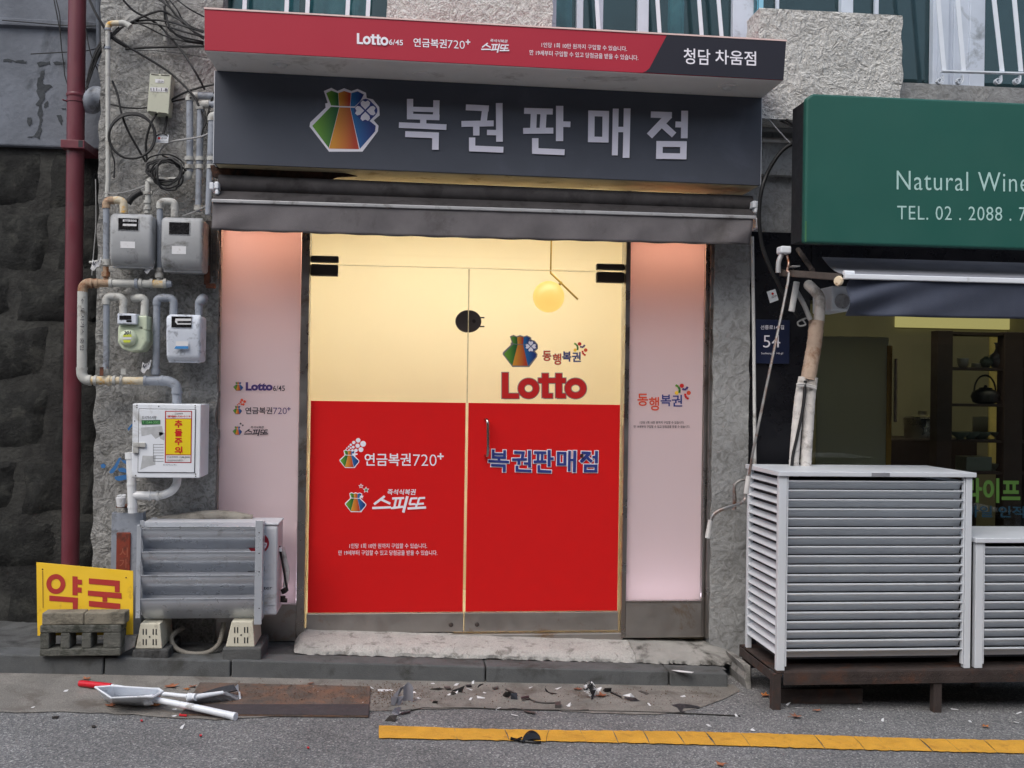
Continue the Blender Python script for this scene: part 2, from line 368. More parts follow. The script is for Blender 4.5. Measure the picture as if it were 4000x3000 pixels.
# ---- cement apron before the doors: whitened face, rough edges, rounded right end
mb = MB(); xa, xb = P(625, 1400, -.3).x, P(1375, 1400, -.3).x; xc = P(1600, 1400, -.3).x
def ap(x0, x1, seedv, end):
    rnd = random.Random(seedv); jit = [rnd.uniform(-.018, .012) for _ in range(200)]
    def fn(i, j):
        x = lerp(x0, x1, i); k = int(i*90); e = 1.
        if end: e = max(0., 1-max(0, (i-.72)/.28)**2.2)
        l = 0.
        if not end: l = max(0, 1-i/.03)**2
        prof = [(-.285, -.004), (-.280, .014), (-.24, .040), (-.15, .058), (-.06, .066), (.02, .068)]
        m_ = j*(len(prof)-1); a = min(int(m_), len(prof)-2); f = m_-a
        y = lerp(prof[a][0], prof[a+1][0], f); h = lerp(prof[a][1], prof[a+1][1], f)
        if a == 0: y += jit[k]*.9*(1-f)
        return Vector((x+(.03*(1-j) if l else 0), y+(1-e)*.10*(1-j), ktop(x)+h*max(e, .05)*(1-.8*l)+.0025*math.sin(x*31+y*17)*math.sin(y*43+x*7)))
    return fn
mb.grid(ap(xa, xb, 3, False), 90, 15); obj('apron', mb, M('pale_cement'), kind='structure', smooth=True)
mb = MB(); mb.grid(ap(xb+.002, xc+.05, 5, True), 50, 15); obj('apron', mb, M('concrete'), kind='structure', smooth=True)

# ---- yellow line, broken by cracks
mat('yellow_paint', S(214, 158, 52), .8, var=.12, vs=10, bump=.5, bs=120, dirt=S(178, 126, 44), damt=.22, ds=12, grain=.15, gs=200)
ym = thing('road_marking', G(1500, 1588), kind='structure')
def edge(u): # top and bottom v of the line at column u
    t = (u-820)/(2212-820); return lerp(1567, 1598, t)+2*math.sin(t*9), lerp(1593, 1626, t)+1.5*math.sin(t*7+2)
cr = [818, 985, 1095, 1183, 1260, 1330, 1396, 1470, 1535, 1610, 1695, 1770, 1855, 1910, 2000, 2060, 2140, 2260, 2400]
for i in range(len(cr)-1):
    a0, a1 = cr[i]+.7, cr[i+1]-.6; sk = [6, 10, -6, 14, 12, 14, 20, 22, 22, 24, 24, 26, 30, 30, 34, 30, 30, 30, 30]
    s0 = 0 if i == 0 else sk[i-1]; s1 = sk[i]; top = []; bot = []
    for k in range(9):
        t = k/8; jt = random.uniform(-.8, .8) if k not in (0, 8) else 0
        ut = lerp(a0-s0/2, a1-s1/2, t); ub = lerp(a0+s0/2, a1+s1/2, t); vt, _ = edge(ut); _, vb = edge(ub)
        top.append(G(ut, vt+jt, .006)); bot.append(G(ub, vb+random.uniform(-.9, .9), .006))
    mid0 = G(a0+random.uniform(-2.5, 2.5), sum(edge(a0))/2, .006); mid1 = G(a1+random.uniform(-2.5, 2.5), sum(edge(a1))/2, .006)
    mb = MB(); mb.sheet(top+[mid1]+bot[::-1]+[mid0]); obj('painted_stripe', mb, M('yellow_paint'), ym)
# joint line where the road was resurfaced: a thin crack in front of the gutter
mb = MB(); pts = [G(*g4.uv(x, y+random.uniform(-5, 5)), .004) for x, y in [(500, 432), (620, 412), (760, 408), (900, 404), (1060, 406), (1220, 410), (1400, 420), (1700, 428), (2100, 432), (2212, 428)]]
pts += [G(*g5.uv(x, y+random.uniform(-3, 3)), .004) for x, y in [(100, 478), (300, 484), (600, 488), (900, 498), (1300, 512), (1700, 532)]]
mb.tube(pts, .0035, 4); mat('crack', S(40, 38, 36), .95); obj('joint_crack', mb, M('crack'), kind='structure')

# ================================================================== retaining wall and plastered flank at the left
YR = .22
rw = thing('retaining_wall', P(90, 1380, YR), 'dark mossy stone retaining wall behind the maroon drainpipe', 'wall')
xl, xr = P(-160, 900, YR).x, P(232, 900, YR).x; zt = P(90, 318, YR).z; zb = P(90, 1400, YR).z-.1
mb = MB(); mb.box(xl, xr, YR+.03, YR+.4, zb, zt); obj('mortar_bed', mb, M('mortar'), rw)
rows = [318, 455, 590, 700, 830, 985, 1120, 1240, 1400]
for r in range(8):
    z1, z0 = P(90, rows[r], YR).z, P(90, rows[r+1], YR).z; x = xl-random.uniform(0, .2)
    while x < xr-.04:
        wd = random.uniform(.3, .5); x1 = min(x+wd, xr); g_ = .006+.014*random.random()
        if x1-x > .08:
            from mathutils import noise
            sd = random.uniform(0, 90); tilt = random.uniform(-.05, .05); mb = MB(); jt = [random.uniform(0, .045) for _ in range(4)]
            def sf_(i_, j_, x=x, x1=x1, z0=z0, z1=z1, sd=sd, tilt=tilt, g_=g_, jt=jt):
                a = lerp(x+g_+jt[0]*j_, x1-g_-jt[1]*(1-j_), i_)+.022*noise.noise(Vector((sd, j_*3, i_*2))); b = lerp(z0+g_+jt[2]*i_, z1-g_-jt[3]*(1-i_), j_)+.022*noise.noise(Vector((i_*3, sd, j_*2)))
                e = min(i_, 1-i_, j_, 1-j_); h = min(1., e*6)
                return Vector((a, YR+.035-h*(.020+.020*abs(noise.noise(Vector((a*7, b*7, sd))))+.016*noise.noise(Vector((a*19, b*19, sd)))+tilt*(i_-.5)*.4), b))
            mb.grid(sf_, 9, 7)
            obj('stone', mb, M('wall_stone'), rw, smooth=True)
        x = x1
fw = thing('plastered_wall', P(90, 300, YR), 'bluish grey plastered wall with peeling patches above the dark stones', 'wall')
mb = MB(); mb.box(xl, P(222, 200, YR).x, YR-.01, YR+.4, zt, 4.2); obj('wall', mb, M('plaster'), fw, bevel=.01)
mb = MB(); zz = c1(300, 240, YR).z
mb.prism([(xl, YR-.012, zz+.035), (xl, YR-.035, zz+.025), (xl, YR-.035, zz-.01), (xl, YR-.012, zz-.02)], (P(222, 60, YR).x-xl, 0, 0)); obj('ledge', mb, M('plaster'), fw)
for px in ([(345, 1210), (365, 1130), (345, 1050), (350, 880), (345, 760), (380, 660), (412, 650), (405, 700), (395, 770), (485, 800), (440, 830), (410, 860), (412, 920), (385, 960), (395, 1060), (380, 1140), (385, 1220), (370, 1290), (330, 1270), (250, 1275), (320, 1250)],
           [(30, 548), (170, 556), (250, 568), (240, 590), (150, 580), (30, 572)], [(340, 580), (460, 565), (465, 600), (360, 615)], [(490, 575), (600, 570), (600, 600), (510, 598)],
           [(250, 1090), (285, 1085), (300, 1140), (270, 1170), (250, 1130)], [(410, 960), (440, 930), (446, 985), (412, 1000)], [(520, 1070), (560, 1062), (580, 1110), (570, 1160), (545, 1120)], [(560, 1005), (610, 1000), (605, 1022)]):
    poly(ragged(px), c1, YR-.011, M('peeled'), fw, 'peeled_patch', back=.0015)
# ================================================================== the building that holds the lottery shop
def X(u, Y, v=850): return P(u, v, Y).x
def Z(v, Y, u=1000): return P(u, v, Y).z
YW = -.10
bl = thing('shop_building', (0.3, YW, 0), 'old rough-stuccoed building with barred upstairs windows above the lottery shop', 'building')
xL, xPL = X(205, YW), X(468, YW); xR0, xR1 = X(1540, YW), X(1618, YW); xEnd = X(2500, YW)
zGT = Z(356, -.05)           # top of the glazing behind the sign
zSill = Z(118, YW, 700)
def bumpy(x0, x1, y, z0, z1, amp, nx, nz, back, seed=1):
    """a thick slab of hand-thrown render: the front face really is uneven"""
    from mathutils import noise
    mb = MB()
    def f(i, j):
        x, z = lerp(x0, x1, i), lerp(z0, z1, j); e = 1. if 0 < i < 1 and 0 < j < 1 else 0.25
        h = noise.fractal(Vector((x*6+seed, z*6, seed)), 1., 2., 4)*.6+noise.noise(Vector((x*26, z*26, seed)))*.35
        ex = noise.noise(Vector((z*9, seed, 3)))*amp*1.4 if i in (0, 1) else 0
        return Vector((x+ex, y+amp*h*e, z))
    mb.grid(f, nx, nz); n = len(mb.v)
    ring = [i for i in range(nx+1)]+[j*(nx+1)+nx for j in range(1, nz+1)]+[nz*(nx+1)+i for i in range(nx-1, -1, -1)]+[j*(nx+1) for j in range(nz-1, 0, -1)]
    mb.v += [Vector((mb.v[i].x, back, mb.v[i].z)) for i in ring]; m_ = len(ring)
    for k in range(m_): mb.f.append((ring[k], n+k, n+(k+1) % m_, ring[(k+1) % m_]))
    mb.f.append(tuple(n+k for k in range(m_-1, -1, -1))); return mb
obj('left_pier', bumpy(xL, xPL, YW, -.15, 4.25, .012, 40, 200, .6), M('stucco'), bl, smooth=True)
obj('right_pier', bumpy(xR0, xR1, YW, -.15, zGT, .006, 16, 120, .6, 4), M('stucco_worn'), bl, smooth=True)
mb = MB(); mb.box(xPL+.001, xEnd, YW+.015, .55, zGT+.001, zSill); obj('lintel_wall', mb, M('stucco_worn'), bl)
obj('window_pier', bumpy(X(835, YW, 40), X(1192, YW, 60), YW-.01, zSill+.001, 4.25, .016, 50, 50, .5, 7), M('stucco_rough'), bl, smooth=True)
# projecting parapet block
YB = -.30
pq = [n7(150, 862, YB), n7(1250, 890, YB), n7(1258, 108, YB), n7(112, 84, YB)]
x0, x1 = pq[0].x*.5+pq[3].x*.5, pq[1].x*.5+pq[2].x*.5
obj('parapet_block', bumpy(x0, x1, YB, Z(258, YB, 1700), Z(25, YB, 1790), .014, 70, 50, YW+.02, 11), M('stucco_rough'), bl, smooth=True)
# neighbouring bay wall seen between the two signs
obj('bay_wall', bumpy(X(1619, -.03), X(1760, -.03), -.03, Z(503, -.03, 1660), zGT+.0, .008, 20, 40, .5, 15), M('stucco_worn'), bl, smooth=True)

# upstairs windows: white frames, blue-green panes with curtains behind
mat('window_frame', S(196, 204, 216), .45, var=.06, dirt=S(140, 146, 152), damt=.2, ds=5)
mat('bar_paint', S(218, 224, 232), .45, var=.05)
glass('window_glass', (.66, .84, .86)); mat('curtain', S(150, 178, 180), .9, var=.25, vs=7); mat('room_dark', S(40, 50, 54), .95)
def upstairs(u0, u1, name_l, frames, bars, curtains, Yw=.05):
    t = thing('window', P((u0+u1)/2, 80, Yw), name_l, 'window'); xa, xb = X(u0, Yw, 50), X(u1, Yw, 50); z0, z1 = zSill-.02, 4.2
    mb = MB(); mb.box(xa, xb, Yw+.012, Yw+.02, z0, z1); pn = obj('pane', mb, M('window_glass'), t)
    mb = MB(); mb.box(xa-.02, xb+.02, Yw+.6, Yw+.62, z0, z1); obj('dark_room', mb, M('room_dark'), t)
    for (a, b) in frames:
        mb = MB(); mb.box(X(a, Yw, 50), X(b, Yw, 50), Yw-.03, Yw+.025, z0, z1); obj('frame', mb, M('window_frame'), t, bevel=.004)
    for (a, b) in curtains:
        mb = MB(); xa_, xb_ = X(a, Yw, 50), X(b, Yw, 50)
        mb.grid(lambda i, j: Vector((lerp(xa_, xb_, i), Yw+.14+.02*math.sin(i*(xb_-xa_)*60), lerp(z0, z1, j))), 40, 2); obj('curtain', mb, M('curtain'), t, smooth=True)
    for (ua, va, ub, vb) in bars:
        mb = MB(); Yb = Yw-.09; p, q = P(ua, va, Yb), P(ub, vb, Yb); q = q+(p-q)*0; d = (q-p); p2, q2 = p-d*1.5, q+d*.35
        mb.obox((p2+q2)/2, Vector((.0115, 0, 0)), Vector((0, .003, 0)), (q2-p2)/2); obj('bar', mb, M('bar_paint'), t)
    return t
upstairs(452, 836, 'curtained upstairs window with straight white bars behind the red sign top', [(452, 462)],
         [(u_, 0, u_-2, 40) for u_ in (482, 529, 620, 665, 752, 796)], [(470, 640), (660, 800)])
upstairs(1192, 1640, 'upstairs window with slanting white bars between two stucco blocks', [(1172+4, 1200), (1244, 1258), (1289, 1301), (1376, 1399), (1580, 1632)],
         [(1289, 0, 1293, 66), (1420, 0, 1425, 76), (1510, 0, 1516, 80), (1552, 0, 1559, 82)], [(1202, 1244), (1455, 1490)])
# window at the far right with curled security bars
YV = -.02; zB = n7(1700, 760, YV).z-.25
t = thing('window', P(1960, 180, YV), 'wide-framed upstairs window with curled white security bars above the green sign', 'window')
def nb(a, b, c, d, nm, m, y0, y1, bv=.004):
    mb = MB(); p, q = n7(a, b, YV), n7(c, d, YV); mb.box(p.x, q.x, y0, y1, q.z, p.z); return obj(nm, mb, M(m), t, bevel=bv)
nb(105, -60, 770, 500, 'pane', 'window_glass', YV+.03, YV+.036, 0); nb(855, -60, 1490, 655, 'pane', 'window_glass', YV+.03, YV+.036, 0); nb(1862, -60, 2600, 900, 'pane', 'window_glass', YV+.03, YV+.036, 0)
nb(770, -60, 855, 500, 'frame', 'window_frame', YV-.02, YV+.03); nb(1046, -60, 1064, 655, 'frame', 'window_frame', YV, YV+.028, .002); nb(270, -60, 285, 400, 'frame', 'window_frame', YV, YV+.028, .002)
nb(1200, 655, 1492, 1000, 'frame', 'window_frame', YV-.015, YV+.03)
for a, b, dy in ((1490, 1520, .0), (1522, 1590, -.02), (1592, 1640, .0), (1642, 1755, -.015), (1757, 1862, -.03)): nb(a, -60, b, 1000, 'frame', 'window_frame', YV-.02+dy, YV+.03)
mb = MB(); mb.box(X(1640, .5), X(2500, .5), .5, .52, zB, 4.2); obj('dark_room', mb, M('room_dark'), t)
YS = -.24
def bar(x, y, x2, y2): 
    mb = MB(); p, q = n7(x, y, YS), n7(x2, y2, YS); p = p+(p-q)*.6; mb.obox((p+q)/2, Vector((.0135, 0, 0)), Vector((0, .003, 0)), (q-p)/2); obj('bar', mb, M('bar_paint'), t)
for x, x2 in ((1535, 1583), (1688, 1738), (1974, 2040), (2134, 2188)):
    bar(x, -20, x2, 560)
    mb = MB(); c = n7(x2-38, 636, YS); rr = .022
    pts = [c+Vector((rr*.9+ .0, 0, .03))]+[c+Vector((rr*math.cos(a)*(1-.07*k), 0, rr*math.sin(a)*(1-.07*k))) for k, a in enumerate([i*-.7 for i in range(13)])]
    for k in range(len(pts)-1):
        p, q = pts[k], pts[k+1]; d = (q-p); nrm = Vector((-d.z, 0, d.x)).normalized()*.0022; mb.obox((p+q)/2, d*.55, Vector((0, .014, 0)), nrm)
    obj('curl', mb, M('bar_paint'), t)
mb = MB(); p, q = n7(1565, 560, YS), n7(2700, 592, YS); mb.obox((p+q)/2, (q-p)/2, Vector((0, .016, 0)), Vector((0, 0, .004))); obj('rail', mb, M('bar_paint'), t)

# ================================================================== inside the lottery shop
xA, xB = X(474, 0), X(1530, 0)
ir = thing('interior_room', (.4, 1., .2), kind='structure')
zF = Z(1365, 0); zC = zGT-.006; YI = 1.35
for nm, bx in (('back_wall', (xA-.1, xB+.1, YI, YI+.05, zF-.1, zC)), ('side_wall', (xA-.15, xA-.1, .03, YI, zF-.1, zC)), ('side_wall', (xB+.1, xB+.15, .03, YI, zF-.1, zC)),
               ('ceiling', (xA-.1, xB+.1, .03, YI, zC, zC+.05)), ('floor', (xA-.1, xB+.1, .03, YI, zF-.12, zF-.02))):
    mb = MB(); mb.box(*bx); obj(nm, mb, M('cream_wall'), ir)
emit('tube_light', (1., .955, .82), 10.5)
for k, yy in enumerate((.14, .36)):
    t = thing('ceiling_light', (.36, yy, zC-.08), 'long warm ceiling light inside the lottery shop, %s' % ('above the doors' if k == 0 else 'over the back wall'), 'light', 'ceiling lights inside the shop')
    mb = MB(); mb.box(xA+.25, xB-.25, yy-.08, yy+.08, zC-.05, zC-.001); obj('housing', mb, M('white_paint'), t)
    mb = MB(); mb.box(xA+.27, xB-.27, yy-.07, yy+.07, zC-.075, zC-.051); obj('diffuser', mb, M('tube_light'), t)
# pendant globe on its brass rod
YG = .55; c = d6(690, 722, YG); rr = (d6(813, 722, YG)-c).length
t = thing('pendant_lamp', c, 'glowing round globe pendant on a thin bent brass rod inside the glass doors', 'lamp')
emit('globe', (1., .64, .17), .72); mat('brass', S(150, 124, 60), .35, 1.)
mb = MB(); mb.lathe(c-Vector((0, 0, rr)), (0, 0, 1), [(rr*(1-math.cos(a)), rr*math.sin(a)) for a in [math.pi*i/16 for i in range(17)]], 28); obj('globe', mb, M('globe'), t, smooth=True)
mb = MB(); mb.tube([Vector((d6(711, 540, YG).x, YG, zC)), d6(706, 535, YG)], .0055, 8); mb.tube([d6(706, 535, YG), d6(920, 743, YG)], .0065, 8); obj('rod', mb, M('brass'), t)
mb = MB(); mb.tube([d6(772, 618, YG), d6(785, 628, YG)], .02, 12); obj('socket', mb, M('brass'), t)

# ================================================================== shop front: steel frame, milky side panels, sills
sf = thing('storefront', (.36, 0, zF), 'stainless steel shop front with milky pink-white side panels around the doors', 'shop front')
x1l, x1r = X(475, -.03), X(648, -.03); x2l, x2r = X(1356, -.03), X(1519, -.03)
zP0l, zP0r = Z(1306, -.03, 560), Z(1298, -.03, 1440); zPT = Z(480, -.03)
zH = Z(402, -.05)-.2
film('milk_panel', S(232, 216, 220), .5, (.95, .88, .87), .35)
for a, b, z0 in ((x1l, x1r, zP0l), (x2l, x2r, zP0r)):
    mb = MB(); mb.box(a+.006, b-.006, -.034, -.028, z0+.008, zPT+.1); obj('light_panel', mb, M('milk_panel'), sf)
# each panel is the front of a shallow light box: warm tube at the head, cooler strip at the foot
emit('warm_tube', (1., .52, .32), 18.); emit('cool_tube', (.94, .84, 1.), 4.); mat('box_lining', S(238, 236, 236), .8, var=.02)
for a, b, z0 in ((x1l, x1r, zP0l), (x2l, x2r, zP0r)):
    for bx in ((a+.004, b-.004, .17, .175, z0, zPT+.14), (a-.001, a+.003, -.02, .175, z0, zPT+.14), (b-.003, b+.001, -.02, .175, z0, zPT+.14), (a+.004, b-.004, -.02, .169, zPT+.13, zPT+.14), (a+.004, b-.004, -.02, .169, z0+.001, z0+.006)):
        mb = MB(); mb.box(*bx); obj('box_lining', mb, M('box_lining'), sf)
    mb = MB(); mb.box(a+.02, b-.02, .05, .12, zPT+.09, zPT+.12); obj('warm_tube', mb, M('warm_tube'), sf)
    mb = MB(); mb.box(a+.02, b-.02, .06, .10, z0+.007, z0+.02); obj('cool_tube', mb, M('cool_tube'), sf)
def post(a, b, y0=-.06, y1=.06, m='steel', z0=zF-.03, z1=zGT, nm='post'):
    mb = MB(); mb.box(a, b, y0, y1, z0, z1); return obj(nm, mb, M(m), sf, bevel=.002)
dxl, dxr, dxm = X(667, 0, 966), X(1340.5, 0, 966), X(1007.5, 0, 966)
post(x1r, dxl-.006); post(dxr+.006, x2l)
post(x1l-.028, x1l); post(x2r, x2r+.018, -.05)
post(x2r+.019, xR0+.004, -.085, .05); post(xPL-.004, x1l-.029, -.085, .05)
for a, b, z1 in ((x1l, x1r-.0, zP0l), (x2l, x2r, zP0r)):
    mb = MB(); mb.box(a+.001, b-.001, -.058, .05, zF-.03, z1); obj('sill', mb, M('brushed_steel'), sf, bevel=.002)
    mb = MB(); mb.box(a+.001, b-.001, -.064, -.036, z1+.0005, z1+.007); obj('sill_edge', mb, M('steel'), sf)
# glazed band above the doors lit from inside, header in front of it
film('warm_panel', S(216, 204, 172), .5, (.85, .77, .6), .5)
mb = MB(); mb.box(xPL+.03, xR0-.02, -.046, -.04, zH, zGT); obj('transom_panel', mb, M('warm_panel'), sf)
mat('dark_board', S(52, 48, 46), .85, var=.3, vs=7, bump=.4, bs=60, dirt=S(30, 27, 25), damt=.5, ds=6)
mb = MB(); mb.box(xPL+.002, xR0-.002, -.075, .03, Z(488, -.05), zH-.001); obj('header', mb, M('dark_board'), sf)
# transom glass
zT = Z(579, 0); mb = MB(); mb.box(dxl-.004, dxr+.004, -.006, .006, zT+.006, Z(470, 0)); obj('transom_glass', mb, M('glass'), sf)
mb = MB(); mb.box(dxl-.02, dxr+.02, -.05, .06, zF-.05, zF-.004); obj('threshold', mb, M('brushed_steel'), sf, bevel=.004)

# ---- the two glass doors
film('red_film', S(224, 38, 40), .42, (1., .065, .04), .45)
zR = Z(870, 0); zB1 = Z(1322, 0)
mat('black_fit', S(66, 58, 54), .4, .0, var=.1)
def door(a, b, lab, left):
    d = thing('glass_door', ((a+b)/2, 0, zF), lab, 'door')
    mb = MB(); mb.box(a+.003, b-.003, -.006, .006, zB1-.01, zT-.003); obj('pane', mb, M('glass'), d)
    mb = MB(); mb.box(a+.008, b-.008, -.0085, -.0065, zB1+.004, zR); fl = obj('red_film', mb, M('red_film'), d)
    mb = MB(); xe = (b-.003) if left else (a+.001); mb.box(xe, xe+.002, -.0062, .0062, zR, zT-.004); obj('pane_edge', mb, plain('glass_edge', S(176, 170, 140), .3), d)
    mb = MB(); mb.box(a+.003, b-.003, -.0064, .0064, zT-.0028, zT-.0003); obj('pane_edge', mb, plain('glass_edge2', S(250, 246, 226), .3), d)
    mb = MB(); mb.box(a+.003, b-.003, -.022, .022, zF+.006, zB1); rl = obj('bottom_rail', mb, M('brushed_steel'), d, bevel=.003)
    mb = MB(); lx = (b-.075) if left else (a+.075); mb.lathe((lx, -.020, (zF+zB1)/2-.01), (0, -1, 0), [(0, .013), (.006, .013), (.008, .010)], 16); obj('lock', mb, M('black_fit'), rl, smooth=True)
    return d, fl
dl, fl_l = door(dxl, dxm, 'left glass door with red lower film, two lottery logos and purchase notice', True)
dr, fl_r = door(dxm, dxr, 'right glass door with big red lottery word, blue lettering and steel pull handle', False)
# hinge patches, lock body, handle
for d, fr, q in ((dl, d5, ((848, 480), (1045, 560))), (dr, d6, ((1070, 542), (1268, 614)))):
    mb = MB(); p, r_ = fr(*q[0], -.02), fr(*q[1], -.02); mb.box(dxl-.004 if d is dl else p.x, r_.x if d is dl else dxr+.004, -.024, .024, r_.z, zT-.004); obj('hinge_patch', mb, M('black_fit'), d, bevel=.006)
for fr, q in ((d5, ((848, 398), (1050, 470))), (d6, ((1070, 460), (1268, 525)))):
    mb = MB(); p, r_ = fr(*q[0], -.02), fr(*q[1], -.02); mb.box(dxl-.004 if fr is d5 else p.x, r_.x if fr is d5 else dxr+.004, -.024, .024, zT+.010, p.z); obj('hinge_patch', mb, M('black_fit'), sf, bevel=.006)
lc = d5(2074, 915, -.015); lr = (d5(2074, 826, -.015)-lc).length
for d, a0, a1, sx in ((dl, math.pi/2, 3*math.pi/2, -1), (dr, -math.pi/2, math.pi/2, 1)):
    mb = MB(); q = [Vector((dxm+sx*.004+lr*math.cos(a)*1.08, -.024, lc.z+lr*math.sin(a)*.98)) for a in [a0+(a1-a0)*i/18 for i in range(19)]]
    q = [p for p in q]; mb.prism(q, (0, .048, 0)); lb = obj('lock_body', mb, M('black_fit'), d, bevel=.003)
    if sx > 0:
        mb = MB()
        for y_ in (886, 956): p = d5(2160, y_, -.02); q_ = d5(2196, y_, -.02); mb.tube([p, q_], .004, 8)
        obj('bolt', mb, M('dark_metal'), lb)
        mb = MB(); mb.lathe(Vector((dxm+.03, -.024, lc.z)), (0, -1, 0), [(0, .011), (.005, .011)], 14); obj('keyhole', mb, M('dark_metal'), lb)
h0, h1 = d4(258, 735, -.05), d4(258, 962, -.05)
mb = MB(); mb.tube([Vector((h0.x-.012, -.006, h0.z+.004)), Vector((h0.x-.008, -.035, h0.z+.004)), Vector((h0.x, -.052, h0.z-.02)), Vector((h1.x, -.052, h1.z+.02)), Vector((h1.x-.008, -.035, h1.z-.004)), Vector((h1.x-.012, -.006, h1.z-.004))], .0085, 10, 4)
mat('chrome', S(190, 186, 180), .16, 1., var=.1); obj('handle', mb, M('chrome'), dr, smooth=True)
mb = MB(); k = d4(866, 962, -.02); mb.lathe(Vector((k.x, -.009, k.z)), (0, -1, 0), [(0, .010), (.014, .012), (.018, .009)], 14); obj('knob', mb, M('chrome'), dr, smooth=True)

# ================================================================== printed marks on the glass
white = plain('white_vinyl', S(236, 232, 240), .55); navy = plain('navy_vinyl', S(40, 56, 128), .55); ink = plain('black_ink', S(40, 38, 52), .6)
redv = plain('red_vinyl', S(196, 24, 22), .5); redo = plain('orange_vinyl', S(214, 74, 40), .5); greyo = plain('grey_outline', S(120, 118, 124), .5); purple = plain('purple_ink', S(64, 46, 110), .55)
for nm, a, c in (('green', S(104, 158, 44), S(24, 92, 40)), ('orange', S(216, 146, 44), S(178, 58, 32)), ('blue', S(28, 104, 164), S(26, 48, 116))): printed('print_'+nm, a, c)
yel = plain('yellow_vinyl', S(240, 196, 60), .5)
def pouch(fr, x, y, s, Y, parent, clover=True, out='white_vinyl', small=False, crown=None):
    """the money-pouch emblem: x, y = middle of its base in window fr, s = its height"""
    k = s/455.
    tr = lambda pts: [(x+(a-1003)*k, y+(b-1090)*k) for a, b in pts]
    lg = poly(tr([(858, 655), (912, 632), (955, 655), (1003, 635), (1055, 655), (1100, 640), (1160, 668), (1165, 705), (1210, 715), (1255, 770), (1258, 830), (1215, 865), (1250, 905), (1245, 945), (1135, 1090), (895, 1090), (755, 910), (760, 880), (870, 775), (868, 745), (885, 740)] if clover else
             [(858, 655), (912, 632), (955, 655), (1003, 635), (1055, 655), (1100, 640), (1160, 668), (1120, 770), (1250, 905), (1245, 945), (1135, 1090), (895, 1090), (755, 910), (760, 880), (880, 770)]), fr, Y, M(out), parent, 'emblem', back=.0012)
    def pp(pts, m, b=.0018): poly(tr(pts), fr, Y, M(m), parent, 'emblem', back=b)
    pp([(875, 670), (912, 652), (960, 670), (966, 762), (910, 758)], 'print_green'); pp([(908, 768), (968, 771), (893, 1064), (775, 905)], 'print_green')
    pp([(962, 670), (1003, 655), (1052, 670), (1046, 765), (968, 763)], 'print_orange'); pp([(970, 772), (1046, 774), (1110, 1072), (895, 1068)], 'print_orange')
    pp([(1055, 670), (1100, 657), (1145, 680), (1118, 730), (1080, 766), (1048, 766)], 'print_blue'); pp([(1048, 775), (1090, 775), (1180, 865), (1230, 905), (1225, 945), (1116, 1070)], 'print_blue')
    if clover:
        poly(tr([(1158+(78+6*math.cos(4*a))*math.cos(a), 795+(78+6*math.cos(4*a))*math.sin(a)) for a in [i*2*math.pi/32 for i in range(32)]]), fr, Y, navy, parent, 'emblem', back=.0024)
        for q in range(4):
            a0 = q*math.pi/2; ca, sa = math.cos(a0), math.sin(a0)
            h = [(8, 0), (38, -30), (58, -34), (74, -20), (64, 0), (74, 20), (58, 34), (38, 30)]
            poly(tr([(1155+a*ca-b*sa, 796+a*sa+b*ca) for a, b in h]), fr, Y, M('white_vinyl'), parent, 'emblem', back=.0030)
    else: pp([(880, 762), (1130, 770), (1130, 782), (880, 774)], 'white_vinyl', .0026)
LET = {}
LET['a'] = [(1478, 712, 1478, 855, 45), (1668, 722, 1665, 860, 45), (1478, 785, 1668, 790, 34), (1456, 838, 1690, 845, 40), (1573, 850, 1573, 900, 45), (1398, 900, 1740, 915, 40), (1443, 965, 1685, 975, 42), (1662, 960, 1660, 1078, 48)]
LET['b'] = [(1880, 772, 2045, 780, 42), (2022, 762, 2008, 875, 45), (1848, 892, 2080, 888, 42), (1955, 895, 1955, 975, 46), (2120, 742, 2122, 1020, 48), (2032, 953, 2110, 955, 38), (1925, 990, 1925, 1085, 45), (1905, 1068, 2150, 1078, 42)]
o6 = 608.3/.3
def sh(seg): return [(a+o6, b, c+o6, d, w_) for a, b, c, d, w_ in seg]
LET['c'] = sh([(272, 797, 478, 803, 42), (342, 810, 337, 930, 44), (412, 812, 405, 930, 44), (265, 942, 482, 940, 42), (528, 762, 527, 1015, 52), (535, 893, 605, 895, 40), (352, 995, 352, 1090, 46), (330, 1086, 563, 1096, 42)])
LET['d'] = sh([(757, 797, 755, 1020, 46), (860, 800, 857, 1022, 46), (735, 815, 882, 819, 40), (732, 1003, 880, 1006, 40), (932, 782, 925, 1118, 42), (1014, 780, 1006, 1136, 48), (940, 932, 1000, 932, 38)])
LET['e'] = sh([(1185, 824, 1335, 829, 44), (1318, 828, 1175, 978, 52), (1262, 890, 1352, 972, 46), (1428, 797, 1425, 995, 48), (1362, 895, 1415, 897, 42), (1248, 1015, 1245, 1145, 46), (1420, 1018, 1418, 1145, 46), (1225, 1036, 1443, 1038, 42), (1222, 1122, 1440, 1126, 42)])
def boxof(seg): return min(min(a, c)-w_/2*(abs(b-d) > abs(a-c)) for a, b, c, d, w_ in seg), min(min(b, d) for a, b, c, d, w_ in seg), max(max(a, c)+w_/2*(abs(b-d) > abs(a-c)) for a, b, c, d, w_ in seg), max(max(b, d) for a, b, c, d, w_ in seg)
